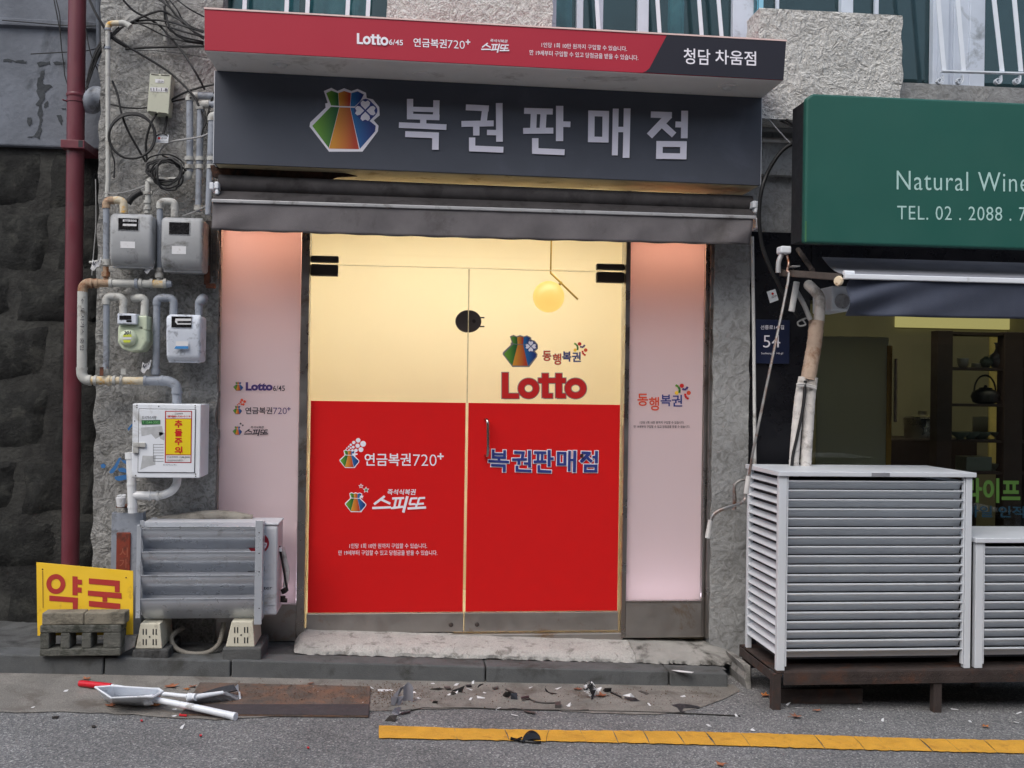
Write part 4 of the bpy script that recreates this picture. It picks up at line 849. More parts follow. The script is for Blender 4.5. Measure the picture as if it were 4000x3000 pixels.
def vf(i, j):
    x = lerp(xv, xv+2.2, i); fold = math.exp(-i*9)*.03*math.sin(j*7+i*30)
    return Vector((x, YQ+.006+.02*j+fold+.006*math.sin(x*9)*j, lerp(zb_-.012, zv-.004*math.sin(x*3), j)))
mb = MB(); mb.grid(vf, 80, 12); obj('valance', mb, M('navy_cloth'), na, smooth=True).modifiers.new('thickness', 'SOLIDIFY').thickness = .003
mb = MB(); mb.lathe(n8(637, 495, YQ-.01)+Vector((-.004, 0, 0)), (-1, -.6, 0), [(0, .022), (.012, .026), (.02, .022), (.021, .014)], 18); mat('cream_plastic', S(222, 204, 176), .6, var=.1, dirt=S(150, 110, 70), damt=.3, ds=30); obj('end_cap', mb, M('cream_plastic'), na, smooth=True)
mb = MB(); mb.tube([n8(655, 440, YQ+.01), n8(722, 443, YQ+.01)], .012, 12); obj('bar_sleeve', mb, M('white_paint'), na, smooth=True)
mat('arm_brown', S(84, 76, 72), .7, .2, var=.25, dirt=S(58, 50, 46), damt=.4, ds=9)
mb = MB(); p, q = n8(245, 440, -.5), n8(640, 470, YQ+.03); mb.obox((p+q)/2, (q-p)/2, Vector((0, .012, 0)), Vector((0, 0, .018))); obj('arm', mb, M('arm_brown'), na, bevel=.003)
mb = MB(); mb.tube([n8(60+300, 290, -.35), n8(455, 425, -.6)], .014, 8); obj('brace', mb, M('arm_brown'), na)
mb = MB(); p, q = n8(240, 268, -.55), n8(310, 318, -.55); mb.box(p.x, q.x, -.57, -.5, q.z, p.z); obj('gear_box', mb, M('white_paint'), na, bevel=.008)
mb = MB(); mb.tube([n8(258, 315, -.54), n8(235, 370, -.54), n8(232, 440, -.54)], .014, 10, 4); obj('gear_housing', mb, M('bar_grey'), na, smooth=True)
mb = MB(); p, q = n8(315, 395, -.55), n8(365, 403, -.55); mb.box(p.x, q.x, -.57, -.5, q.z, p.z); p, q = n8(325, 452, -.55), n8(365, 460, -.55); mb.box(p.x, q.x, -.57, -.5, q.z, p.z); obj('bracket_plate', mb, M('bar_grey'), na)
# ventilator box under the awning
p, q = n8(578, 525, -.35), n8(700, 690, -.35); vb = thing('vent_box', p.lerp(q, .5), 'small grey ventilator box with round dark hole under the navy awning', 'vent')
mb = MB(); mb.box(p.x, q.x, -.35, -.07, q.z, p.z); obj('case', mb, M('alu_white'), vb, bevel=.01)
c = n8(645, 625, -.352); mb = MB(); mb.lathe(c, (0, -1, 0), [(0, .042), (.006, .042), (.0065, .034), (.001, .033)], 22); obj('rim', mb, M('bar_grey'), vb, smooth=True)
mb = MB(); mb.lathe(c+Vector((0, .001, 0)), (0, -1, 0), [(0, .036), (.002, .036)], 22); obj('opening', mb, M('black_side'), vb)
# ================================================================== crank rod, conduit, wrapped pipes, plates at the dark corner
mat('rod_metal', S(150, 148, 146), .4, .7, var=.2, dirt=S(120, 76, 52), damt=.45, ds=9); mat('grip', S(196, 194, 192), .5)
Yk = -.80
cr_ = thing('awning_crank', bb(330, 310, Yk), 'long thin awning crank rod leaning against the white louvred box', 'crank')
mb = MB(); mb.tube([n8(290, 330, -.56), n8(300, 385, -.57), n8(290, 430, -.6), n8(295, 500, -.62), n8(180, 1060, -.74), n8(75, 1570, Yk), bb(352, 180, Yk)], .0075, 8, 3); mb.tube([bb(352, 178, Yk), bb(335, 260, Yk)], .0075, 8); obj('rod', mb, M('rod_metal'), cr_, smooth=True)
mb = MB(); mb.tube([bb(338, 240, Yk), bb(323, 345, Yk)], .013, 10); obj('sleeve', mb, M('grip'), cr_, smooth=True)
mb = MB(); mb.tube([bb(322, 340, Yk), bb(316, 375, Yk), bb(290, 402, Yk-.02), bb(210, 428, Yk-.05), bb(160, 448, Yk-.05), bb(128, 475, Yk-.05), bb(118, 505, Yk-.05)], .0085, 8, 4); obj('crank_arm', mb, M('rod_metal'), cr_, smooth=True)
mb = MB(); mb.tube([bb(112, 500, Yk-.05), bb(96, 606, Yk-.05)], [.011, .014], 10); obj('grip', mb, M('grip'), cr_, smooth=True)
mb = MB(); mb.tube([bb(316, 262, -.30), bb(285, 268, -.30), bb(258, 290, -.30), bb(254, 330, -.30), bb(256, 380, -.30), bb(254, 440, -.30)], [.007, .007, .007, .009, .012, .012], 8, 4)
obj('spare_crank', mb, M('rod_metal'), None, 'small hooked crank handle hanging on the grey pier beside the louvred box', 'crank', smooth=True)
mat('pvc_white', S(206, 206, 204), .5, var=.1, dirt=S(150, 146, 140), damt=.25, ds=8)
mb = MB(); mb.tube([m1(163, 1060, -.13), p8(318, 400, -.13), p8(322, 860, -.13)], .010, 10); obj('conduit', mb, M('pvc_white'), None, 'thin white conduit running down the right edge of the grey pier', 'conduit', smooth=True)
# insulated pipes
mat('tape_wrap', S(206, 202, 198), .75, var=.12, vs=16, bump=.5, bs=60, dirt=S(150, 144, 138), damt=.35, ds=14); mat('tan_tape', S(182, 160, 142), .75, var=.14, vs=14, bump=.4, bs=50, dirt=S(140, 108, 86), damt=.3, ds=12)
ip = thing('insulated_pipes', bb(650, 165, -.45), 'tape-wrapped air conditioner pipes dropping behind the white louvred box', 'pipes')
Yp = -.38
mb = MB(); mb.tube([n8(430, 520, Yp+.15), n8(455, 545, Yp+.05), n8(495, 590, Yp), n8(503, 640, Yp), n8(495, 765, Yp)], .030, 14, 5); obj('bend', mb, M('tape_wrap'), ip, smooth=True)
def wrapped(pts, rad, m, nm):
    ps, rs = catmull([Vector(p) for p in pts], [rad]*len(pts), 14); rs = [rad*(1+.05*((i*3) % 7 == 0)-.03*((i*5) % 6 == 1)) for i in range(len(ps))]
    mb = MB(); mb.tube(ps, rs, 14); obj(nm, mb, M(m), ip, smooth=True)
wrapped([n8(480, 755, Yp-.01), n8(466, 900, Yp-.02), n8(445, 1020, Yp-.03), n8(425, 1135, Yp-.04)], .041, 'tan_tape', 'tan_sleeve')
wrapped([n8(395, 1120, Yp-.04), n8(370, 1250, Yp-.05), n8(350, 1450, Yp-.06), n8(335, 1660, Yp-.07), n8(332, 1800, Yp-.07)], .027, 'tape_wrap', 'pipe')
wrapped([n8(455, 1120, Yp-.04), n8(438, 1250, Yp-.05), n8(425, 1450, Yp-.06), n8(412, 1660, Yp-.07), n8(410, 1800, Yp-.07)], .030, 'tape_wrap', 'pipe')
mb = MB(); mb.tube([n8(350, 1165, Yp-.08), n8(400, 1160, Yp-.09), n8(475, 1180, Yp-.08)], .006, 8, 3); mb.tube([n8(355, 1175, Yp-.08), n8(420, 1175, Yp-.09), n8(476, 1192, Yp-.08)], .006, 8, 3); obj('tie', mb, M('grip'), ip, smooth=True)
mat('cable_black', S(18, 18, 20), .6, var=.2); mat('cable_grey', S(150, 150, 150), .6, var=.15)
mb = MB(); mb.tube([n8(408, 1140, Yp-.085), n8(395, 1300, Yp-.095), n8(360, 1480, Yp-.1), n8(325, 1640, Yp-.1), n8(318, 1800, Yp-.1)], .009, 8, 4); obj('cable', mb, M('cable_black'), ip, smooth=True)
mb = MB(); mb.tube([n8(352, 500, -.45), n8(318, 690, -.45)], .017, 12); obj('drain_pipe', mb, M('pvc_white'), None, 'short straight white drain stub beside the awning crank', 'pipe', smooth=True)
mb = MB(); mb.tube([n8(350, 560, -.42), n8(395, 640, -.42), n8(440, 745, -.42)], .014, 10, 4); obj('duct_stub', mb, M('cable_grey'), None, 'bent grey pipe stub behind the short drain stub', 'pipe', smooth=True)
mb = MB(); mb.tube([n8(440, 725, -.40), n8(400, 740, -.40), n8(360, 760, -.40), n8(370, 785, -.40), n8(410, 775, -.41), n8(385, 740, -.41)], .005, 6, 5); obj('wire_knot', mb, M('cable_grey'), None, 'loose knot of grey wire tied round the wrapped pipes', 'wire', smooth=True)
mb = MB(); mb.tube([m1(478, 378, -.5), m1(400, 420, -.5), m1(330, 500, -.48), m1(268, 610, -.46), m1(232, 720, -.46), m1(215, 840, -.44), m1(215, 980, -.42), m1(235, 1130, -.4), m1(290, 1280, -.4), m1(340, 1380, -.4), m1(400, 1490, -.4), m1(495, 1640, -.4)], .011, 8, 5)
obj('cable', mb, M('cable_black'), None, 'thick black cable sweeping down between the charcoal sign and green sign', 'cable', smooth=True)
for pts, r_, lab in (([m1(250, 135, -.2), m1(370, 195, -.25), m1(482, 262, -.4)], .008, 'upper black cable between the two shop signs'), ([m1(250, 150, -.2), m1(350, 215, -.25), m1(482, 275, -.4)], .006, 'lower black cable between the two shop signs'),
                     ([m1(252, 175, -.3), m1(330, 270, -.3), m1(438, 388, -.45)], .004, 'thin pale wire slanting between the two shop signs'), ([m1(242, 440, -.3), m1(268, 590, -.3), m1(240, 650, -.3)], .003, 'thin pale wire dropping beside the charcoal sign edge')):
    mb = MB(); mb.tube(pts, r_, 6, 5); obj('cable', mb, M('cable_black' if 'black' in lab else 'cable_grey'), None, lab, 'cable', smooth=True)
for y_, r_ in ((283, .020), (362, .014)):
    mb = MB(); mb.tube([m1(230, y_, -.1), m1(500, y_+6, -.1)], r_, 12); obj('pipe', mb, M('cable_grey' if r_ > .015 else 'pvc_white'), None, ('upper' if r_ > .015 else 'lower')+' horizontal grey pipe crossing behind the two shop signs', 'pipe', smooth=True)
# address plate (scan square left out)
mat('plate_blue', S(20, 30, 60), .45, var=.1)
pl = thing('address_plate', n8(198, 1030, -.07), 'blue house number plate reading 54 on the black wall', 'sign')
p, q = n8(88, 742, -.075), n8(305, 1032, -.075); mb = MB(); mb.box(p.x, q.x, -.075, -.061, q.z, p.z); obj('plate', mb, M('plate_blue'), pl, bevel=.003)
T('선릉로146길', n8, (118, 780, 270, 808), -.0752, white, pl, .008); T('54', n8, (135, 845, 245, 925), -.0752, white, pl, -.006); T('Seolleung-ro 146-gil', n8, (122, 956, 263, 972), -.0752, white, pl, .0)
tg = thing('cable_tag', n8(197, 600, -.07), 'tilted white cable tag with red dot on the black wall', 'tag')
q = [(158, 563), (213, 546), (235, 617), (180, 637)]; mb = MB(); mb.prism([n8(x, y, -.066) for x, y in q], (0, .003, 0)); obj('card', mb, M('white_paint'), tg)
poly(disc(196, 576, 8, 12), n8, -.066, redv, tg, 'mark'); T('LG U+', n8, (190, 590, 222, 606, -.3), -.066, ink, tg, .02)
for i in range(2): T('1544-0010', n8, (178+3*i, 588+14*i, 200+3*i, 600+14*i, .8), -.066, ink, tg, .0) if False else None

# ================================================================== white louvred boxes on a rusty platform
YBX = -.87
f_tl, f_tr = bb(545, 210, YBX), bb(1672, 230, YBX)
bx0, bx1 = bb(512, 800, YBX).x, bb(1660, 800, YBX).x
def louvre(x0, x1, zb, zt, ydep, lab, nsl, left):
    t = thing('louvred_box', ((x0+x1)/2, YBX, zb), lab, 'cabinet', 'white louvred boxes')
    yb = YBX+ydep; pw = .042
    mb = MB(); mb.box(x0-.008, x1+.008, YBX-.012, yb+.01, zt-.024, zt); cp = obj('lid', mb, M('alu_white'), t, bevel=.003)
    for (a, b, c, d) in ((x0, x0+pw, YBX, YBX+pw*.8), (x1-pw, x1-.008, YBX, YBX+pw*.8), (x0, x0+pw*.7, yb-pw*.7, yb), (x1-pw*.7, x1, yb-pw*.7, yb), (x0+pw+.002, x0+pw+.010, YBX+.004, YBX+.03), (x1-pw-.010, x1-pw-.002, YBX+.004, YBX+.03)):
        mb = MB(); mb.box(a, b, c, d, zb if b-a > .02 else zb+.02, zt-.0245); obj('post', mb, M('alu_white'), t, bevel=.003)
    z_hi = zt-.024-.022; sp = (z_hi-(zb+.055))/nsl
    xa_, xb_ = x0+pw+.011, x1-pw-.011
    for k in range(nsl):   # front blades: a lip on top, a face falling back behind it
        zt_ = z_hi-k*sp; mb = MB()
        pr = [(YBX+.004, zt_), (YBX+.004, zt_-.005), (YBX+.024, zt_-.009), (YBX+.036, zt_-.022), (YBX+.048, zt_-sp+.002), (YBX+.051, zt_-sp+.002), (YBX+.040, zt_-.018), (YBX+.028, zt_-.001)]
        mb.prism([(xa_, y, z) for y, z in pr], (xb_-xa_, 0, 0)); obj('slat', mb, M('alu_white'), t)
    for side, xs in (((-1, x0),) if left else ())+((1, x1),):
        for k in range(nsl):
            zt_ = z_hi-k*sp; mb = MB(); s_ = -side
            pr = [(xs+s_*.030, zt_), (xs+s_*.002, zt_-.022), (xs+s_*.002, zt_-.026), (xs+s_*.006, zt_-.026), (xs+s_*.033, zt_-.003)]
            mb.prism([(x, YBX+pw*.8+.001, z) for x, z in pr], (0, ydep-pw*1.5-.002, 0)); obj('slat', mb, M('alu_white'), t)
    mb = MB(); mb.box(x0+.05, x1-.05, YBX+.11, yb-.04, zb+.03, zt-.06); obj('shade_block', mb, M('black_side'), t)  # black block stands in for the shade seen between the slats
    return t, cp
zb1 = bb(530, 1388, YBX).z; zt1 = (bb(545, 208, YBX).z+bb(1660, 226, YBX).z)/2; zb1 = (zb1+bb(1650, 1375, YBX).z)/2
lb1, cp1 = louvre(bx0, bx1, zb1, zt1, .50, 'tall white louvred box standing on the rusty platform beside the grey pier', 19, True)
mat('grey_label', S(130, 132, 138), .5); mb = MB(); p, q = bb(1064, 217, YBX-.013), bb(1170, 246, YBX-.013); mb.box(p.x, q.x, YBX-.0135, YBX-.0122, zt1-.022, zt1-.003); obj('maker_plate', mb, M('grey_label'), cp1)
x2_ = bb(1678, 800, YBX).x; zt2 = bb(1850, 606, YBX).z; lb2, cp2 = louvre(x2_, x2_+.95, zb1, zt2, .46, 'shorter white louvred box on the platform under the wine shop window', 12, False)
# platform
pf = thing('platform', (2.4, YBX, road_z(2.4)), 'rusty brown steel platform on short legs under the louvred boxes', 'platform')
yf = YBX-.005; zt_ = zb1-.002; zl = g6(300, 392, yf).z; px0, px1 = bx0-.01, bx1+1.2; ybk = YBX+.56
def pbox(nm, *a, m='rusty_frame', bv=.003): mb = MB(); mb.box(*a); return obj(nm, mb, M(m), pf, bevel=bv)
pbox('front_beam', px0+.045, px1, yf, yf+.006, zl, zt_-.004); pbox('deck', px0+.01, px1, yf+.007, ybk, zt_-.012, zt_-.0005)
pbox('side_beam', px0, px0+.006, yf+.05, ybk, zl+.01, zt_-.013); pbox('back_beam', px0, px1, ybk+.001, ybk+.006, zl, zt_-.001)
# raised tread pattern on the beam
mb = MB(); xx = px0+.35; k = 0
while xx < px1-.02:
    for r_ in range(3):
        zc_ = zl+.02+r_*.026; a = .009 if (k+r_) % 2 else -.009
        if zc_ < zt_-.02: mb.obox((xx+(r_ % 2)*.006, yf-.0012, zc_), Vector((.007, 0, a*.8)), Vector((0, .0012, 0)), Vector((-a*.15, 0, .0016)))
    xx += .026; k += 1
obj('tread_pattern', mb, M('rusty_frame'), pf)
for u_, v_ in ((1686, 1532), (2034, 1541)):
    g_ = G(u_, v_); pbox('leg', P(u_, v_, yf).x-.04, P(u_, v_, yf).x+.005, yf+.0075, yf+.05, road_z(g_.x)-.02, zt_-.013); 
for xb_ in (X(2112, YBX+.5), X(1900, YBX+.5)): pbox('leg', xb_, xb_+.04, ybk-.06, ybk-.02, road_z(xb_)-.02, zt_-.013, m='bar_grey' )
pbox('foot_rail', px0+.03, px0+.52, yf+.12, yf+.16, road_z(px0)-.01, road_z(px0)+.07)
pbox('leg', px0+.008, px0+.05, ybk-.06, ybk-.018, road_z(px0)-.03, zt_-.013)
mb = MB(); mb.box(xR1+.1, px1+1, -.06, .0, -.6, .12); obj('plinth', mb, M('dark_concrete'), wb)
# broken cement edge at the end of the kerb
mb = MB(); q = [g5(1715, 30, -.5), g5(1800, 50, -.5), g5(1808, 310, -.5), g5(1770, 300, -.5), g5(1740, 180, -.5), g5(1752, 120, -.5)]
mb.prism(q, (0, .3, 0)); obj('kerb_end', mb, M('concrete'), None, kind='structure', bevel=.006)
# ================================================================== left wall: drainpipe, gas pipes and meters
mat('maroon', S(104, 46, 56), .42, var=.1, vs=5, dirt=S(86, 48, 56), damt=.2, ds=5); mat('pipe_white', S(180, 180, 175), .6, var=.1, vs=14, dirt=S(134, 130, 122), damt=.25, ds=16)
mat('pipe_grey', S(140, 146, 156), .55, var=.12, vs=14, dirt=S(104, 106, 110), damt=.3, ds=14); mat('pipe_rust', S(164, 140, 116), .75, var=.25, vs=30, bump=.3, bs=90, dirt=S(126, 78, 46), damt=.5, ds=18)
mat('pipe_yellowed', S(196, 186, 164), .7, var=.12, vs=20, dirt=S(200, 152, 60), damt=.42, ds=22); mat('fit_grey', S(176, 176, 172), .6, var=.15, vs=20, dirt=S(120, 116, 110), damt=.35, ds=20)
Yd = .02
dp = thing('drainpipe', P(156, 1250, Yd), 'maroon painted drainpipe running down past the dark stone wall', 'drainpipe')
rP = .047
top, bot = c1(712, -60, Yd), c3(655, 1900, Yd); xm = (c1(705, 1000, Yd).x+c3(672, 500, Yd).x)/2
top = Vector((c1(712, 0, Yd).x, Yd, 4.25)); bot = Vector((c3(657, 1650, Yd).x, Yd, ktop(-1.9)-.03))
mb = MB(); mb.tube([top, bot], rP, 24); obj('pipe', mb, M('maroon'), dp, smooth=True)
def onpipe(z): t_ = (z-top.z)/(bot.z-top.z); return top.lerp(bot, t_)
z_ = c1(710, 890, Yd).z; mb = MB(); mb.tube([onpipe(z_+.012), onpipe(z_+.004), onpipe(z_-.006)], [rP+.003, rP+.006, rP+.003], 24); obj('joint', mb, M('maroon'), dp, smooth=True)
z_ = c1(710, 942, Yd).z; mb = MB(); mb.tube([onpipe(z_-.005), onpipe(z_+.005)], rP+.004, 24); mb.tube([onpipe(z_)+Vector((rP, 0, 0)), onpipe(z_)+Vector((rP+.07, .05, -.006))], .005, 8); mb.tube([onpipe(z_)+Vector((-rP, 0, 0)), onpipe(z_)+Vector((-rP-.02, -.02, .004))], .004, 8); obj('strap', mb, M('maroon'), dp, smooth=True)
p, q = c1(582, 1305, Yd-.03), c1(800, 1388, Yd-.03); mb = MB(); mb.box(p.x, q.x, Yd-rP-.022, YR+.0, q.z, p.z); mb2 = obj('clamp', mb, M('maroon'), dp, bevel=.002)
mb = MB(); mb.box(c1(725, 1340, Yd-.07).x, c1(765, 1340, Yd-.07).x, Yd-rP-.0235, Yd-rP-.0225, q.z+.006, p.z-.002); obj('slot', mb, M('black_side'), mb2)
# second thin dark pipe and elbow in the gap
mb = MB(); mb.tube([c1(905, -60, .12), c1(912, 600, .12)], .011, 10); obj('conduit', mb, M('pipe_grey'), None, 'dark thin conduit in the gap beside the maroon drainpipe', 'conduit', smooth=True)
mb = MB(); mb.tube([c1(955, 905, .0), c1(890, 880, .0), c1(850, 930, .02), c1(840, 1000, .06)], .05, 14, 4); obj('vent_elbow', mb, M('pipe_grey'), None, 'grey vent elbow poking from the wall beside the maroon drainpipe', 'pipe', smooth=True)

Yq = -.19
def ringat(a, b, t_, r_, l_, o, m):
    p = a.lerp(b, t_); d = (b-a).normalized()*l_/2; mb = MB(); mb.tube([p-d, p-d*.98, p+d*.98, p+d], [r_*.9, r_, r_, r_*.9], 16); obj('coupling', mb, M(m), o, smooth=True)
def pipe(o, pts, r_, m, nm='pipe', k=0, seg=14):
    mb = MB(); mb.tube(pts, r_, seg, k); return obj(nm, mb, M(m), o, smooth=True)
# white service pipe down the corner
sp = thing('service_pipe', c2(990, 170, Yq), 'thin chipped white pipe climbing the left edge of the stucco wall', 'pipe')
pipe(sp, [c1(998, 260, Yq), c1(1000, 1659, Yq), c2(990, 168, Yq)], .0125, 'pipe_white'); pipe(sp, [c1(998, 285, Yq), c1(1003, 240, Yq), c1(1030, 218, Yq), c1(1110, 215, Yq)], .015, 'pipe_yellowed', 'elbow', 4); pipe(sp, [c1(1105, 214, Yq), c1(1160, 218, Yq), c1(1205, 250, Yq)], [.016, .016, .019], 'pipe_white', 'hood', 4)
for y_ in (272, 445): ringat(c1(998, y_-10, Yq), c1(998, y_+10, Yq), .5, .017, .012, sp, 'pipe_grey')
# three grey risers by the sign
for x, y0, ye, fr_e, xr_, lab in ((1757, 905, 1590, c1, 1990, 'grey gas riser with white union, leftmost of the three beside the charcoal sign'), (1857, 985, 300, c2, 1992, 'grey gas riser running down into the right grey meter, middle of three beside the sign'), (1962, 1090, 330, c2, 2005, 'pale grey gas riser touching the charcoal sign edge, ending beside the awning')):
    Yz = -.2 if x < 1900 else -.26; r_ = .0185; o = thing('gas_riser', fr_e(x-20, ye, Yz), lab, 'pipe')
    xe = x-(20 if fr_e is c2 else 0)-(12 if x > 1900 else 0); a, b = c1(x, y0, Yz), fr_e(xe, ye, Yz); pipe(o, [a, b], r_, 'pipe_grey')
    pipe(o, [c1(x, y0+30, Yz), c1(x+2, y0-5, Yz), c1(x+30, y0-18, Yz), c1(x+80, y0-20, Yz)], r_*1.25, 'fit_grey', 'elbow', 5); pipe(o, [c1(x+70, y0-20, Yz), c1(xr_, y0-16, Yz)], r_*1.05, 'pipe_grey')
    for yy in (1470, 1545): ringat(c1(x-4, yy-15, Yz), c1(x-4, yy+15, Yz), .5, r_*1.35, .022, o, 'fit_grey')
    if x < 1800:
        pipe(o, [c1(1745, 1590, Yz), c1(1735, 1640, Yz), c1(1690, 1655, Yz), c2(1640, 15, Yz), c2(1420, 20, Yz), c2(1385, 30, Yz)], .021, 'pipe_white', 'wrapped_bend', 5); pipe(o, [c2(1372, 20, Yz), c2(1365, 315, Yz)], .015, 'pipe_white')
        for yy in (130, 210, 270): ringat(c2(1366, yy-10, Yz), c2(1366, yy+10, Yz), .5, .021, .016, o, 'fit_grey')
        pipe(o, [c2(1330, 125, Yz), c2(1410, 128, Yz)], .010, 'fit_grey', 'valve_handle')
    elif x < 1900: ringat(c2(1835, 240, Yz), c2(1835, 290, Yz), .5, .024, .028, o, 'fit_grey')
# meters
mat('meter_grey', S(158, 160, 162), .5, var=.08, vs=8, dirt=S(112, 112, 110), damt=.3, ds=9); mat('meter_white', S(206, 212, 222), .5, var=.06, dirt=S(120, 124, 132), damt=.28, ds=14); mat('meter_cream', S(196, 206, 180), .5, var=.06, dirt=S(150, 156, 136), damt=.2, ds=12)
mat('meter_glass', S(28, 28, 30), .25, var=.2, vs=30); mat('paper', S(214, 214, 216), .7, var=.05, dirt=S(176, 172, 166), damt=.15, ds=20)
def big_meter(fr, x0, y0, x1, y1, yj, Yf, dep, lab, m, win, lbl):
    p, q = fr(x0, y0, Yf), fr(x1, y1, Yf); zj = fr(x0, yj, Yf).z; o = thing('gas_meter', ((p.x+q.x)/2, Yf, q.z), lab, 'meter'); w_ = q.x-p.x; h_ = p.z-q.z
    mb = MB(); pr = [(Yf+.012, p.z), (Yf, p.z-.02), (Yf, zj), (Yf+.02, q.z+.02), (Yf+.05, q.z), (Yf+dep, q.z), (Yf+dep, p.z)]
    mb.prism([(p.x, y, z) for y, z in pr], (w_, 0, 0)); bd = obj('case', mb, M(m), o, bevel=min(.02, w_*.1), seg=4)
    for a in bd.data.polygons: a.use_smooth = True
    mb = MB(); mb.box(p.x+.008, q.x-.008, Yf+.045, Yf+.055, q.z-.006, p.z+.004); obj('seam', mb, M(m), o, bevel=.004)
    a, b = fr(win[0], win[1], Yf-.002), fr(win[2], win[3], Yf-.002); mb = MB(); mb.box(a.x-.004, b.x+.004, Yf-.003, Yf+.004, b.z-.004, a.z+.004); fr_ = obj('window_frame', mb, M(m), o, bevel=.002)
    mb = MB(); mb.box(a.x, b.x, Yf-.0042, Yf-.0032, b.z, a.z); obj('dial_window', mb, M('meter_glass'), fr_)
    if lbl:
        a, b = fr(lbl[0], lbl[1], Yf), fr(lbl[2], lbl[3], Yf); mb = MB(); mb.box(a.x, b.x, Yf-.0012, Yf-.0004, b.z, a.z); obj('label', mb, M('paper'), o)
    return o, fr_
YM = -.34
m_1, w_1 = big_meter(c2, 1015, 310, 1400, 810, 680, YM, .20, 'large grey gas meter with white counter, nearest the maroon drainpipe', 'meter_grey', (1098, 360, 1280, 472), (1115, 575, 1250, 640))
for y_ in (372, 412): 
    a, b = c2(1138, y_, YM-.004), c2(1264, y_+24, YM-.004); mb = MB(); mb.box(a.x, b.x, YM-.0055, YM-.0045, b.z, a.z); obj('counter', mb, M('paper'), w_1)
T('001532', c2, (1150, 375, 1255, 394), YM-.0056, ink, m_1, .0)
m_2, w_2 = big_meter(c2, 1490, 345, 1870, 850, 730, YM, .20, 'large grey gas meter with dark blank window beside the shop front', 'meter_grey', (1568, 398, 1752, 512), (1592, 618, 1722, 695))
m_4, w_4 = big_meter(c2, 1535, 1252, 1850, 1690, 1420, YM, .18, 'small white gas meter with blue sticker above the white cabinet', 'meter_white', (1590, 1270, 1775, 1375), (1628, 1500, 1742, 1575))
poly([(1628, 1545), (1742, 1545), (1742, 1570), (1612, 1570)], c2, YM-.0012, plain('blue_sticker', S(58, 132, 192), .5), m_4, 'sticker'); poly([(1625, 1290), (1770, 1290), (1770, 1345), (1640, 1345), (1620, 1320)], c2, YM-.0044, M('paper'), w_4, 'counter'); poly([(1642, 1312), (1768, 1312), (1768, 1330), (1642, 1330)], c2, YM-.006, M('meter_glass'), w_4, 'counter')
# round cream meter '201'
o = thing('gas_meter', c2(1220, 1600, YM), 'small cream round-bellied gas meter hand-numbered 201', 'meter'); YO = -.32
mb = MB(); q = [(1095, 1345), (1330, 1345), (1360, 1420), (1360, 1500), (1310, 1590), (1210, 1600), (1130, 1575), (1088, 1510), (1088, 1400)]
mb.prism([c2(x, y, YO) for x, y in q], (0, .15, 0)); obj('case', mb, M('meter_cream'), o, bevel=.012, seg=3)
mb = MB(); mb.lathe(c2(1190, 1470, YO), (0, -1, 0), [(0, .046), (.012, .044), (.022, .036), (.026, .026)], 24); obj('bulge', mb, M('meter_cream'), o, smooth=True)
mb = MB(); p, q_ = c2(1090, 1242, YO-.02), c2(1268, 1345, YO-.02); mb.box(p.x, q_.x, YO-.03, YO+.1, q_.z, p.z); ix = obj('index_box', mb, M('meter_white'), o, bevel=.006)
poly([(1105, 1262), (1215, 1262), (1215, 1300), (1105, 1300)], c2, YO-.0305, M('meter_glass'), ix, 'dial_window'); poly([(1170, 1305), (1218, 1305), (1218, 1322), (1170, 1322)], c2, YO-.0305, M('meter_glass'), ix, 'dial_window')
mb = MB(); p, q_ = c2(1275, 1262, YO), c2(1360, 1400, YO); mb.box(p.x, q_.x, YO, YO+.12, q_.z, p.z); obj('port_block', mb, M('meter_cream'), o, bevel=.008)
T('201', c2, (1145, 1405, 1212, 1440, -.03), YO-.027, ink, o, .02, .2); poly([(1135, 1462), (1215, 1462), (1215, 1482), (1135, 1482)], c2, YO-.026, M('paper'), o, 'label'); poly([(1140, 1440), (1215, 1435), (1220, 1460), (1140, 1460)], c2, YO-.026, plain('lime_sticker', S(196, 206, 70), .6), o, 'label'); poly([(1140, 1488), (1210, 1488), (1205, 1512), (1145, 1512)], c2, YO-.026, M('lime_sticker'), o, 'label')
# pipework joining the meters
gp = thing('gas_pipework', c3(1000, 210, Yq), 'rust-stained white and grey gas pipes linking the four meters', 'pipes'); Yq = -.24
ZR = .021
def riser(x, ytop, ybot, frb, r_=.0165, m='pipe_grey'): pipe(gp, [c2(x, ytop, Yq), frb(x, ybot, Yq)], r_, m)
riser(984, 250, 745, c2); riser(1480, 260, 860, c2); riser(985, 1140, 1659, c2); pipe(gp, [c2(985, 1650, Yq), c3(975, 150, Yq)], .0165, 'pipe_grey'); pipe(gp, [c2(1452, 1150, Yq), c2(1446, 1659, Yq), c3(1440, 160, Yq)], .0185, 'pipe_grey')
pipe(gp, [c2(984, 270, Yq), c2(985, 225, Yq), c2(1010, 198, Yq), c2(1060, 195, Yq)], .021, 'pipe_rust', 'elbow', 5); pipe(gp, [c2(1055, 195, Yq), c2(1105, 196, Yq), c2(1138, 215, Yq), c2(1145, 260, Yq), c2(1145, 315, Yq)], .021, 'pipe_yellowed', 'elbow', 5)
pipe(gp, [c2(1482, 275, Yq), c2(1486, 230, Yq), c2(1515, 208, Yq), c2(1545, 208, Yq)], .021, 'fit_grey', 'elbow', 5); pipe(gp, [c2(1545, 208, Yq), c2(1590, 212, Yq), c2(1615, 240, Yq), c2(1618, 350, Yq)], .021, 'fit_grey', 'elbow', 5)
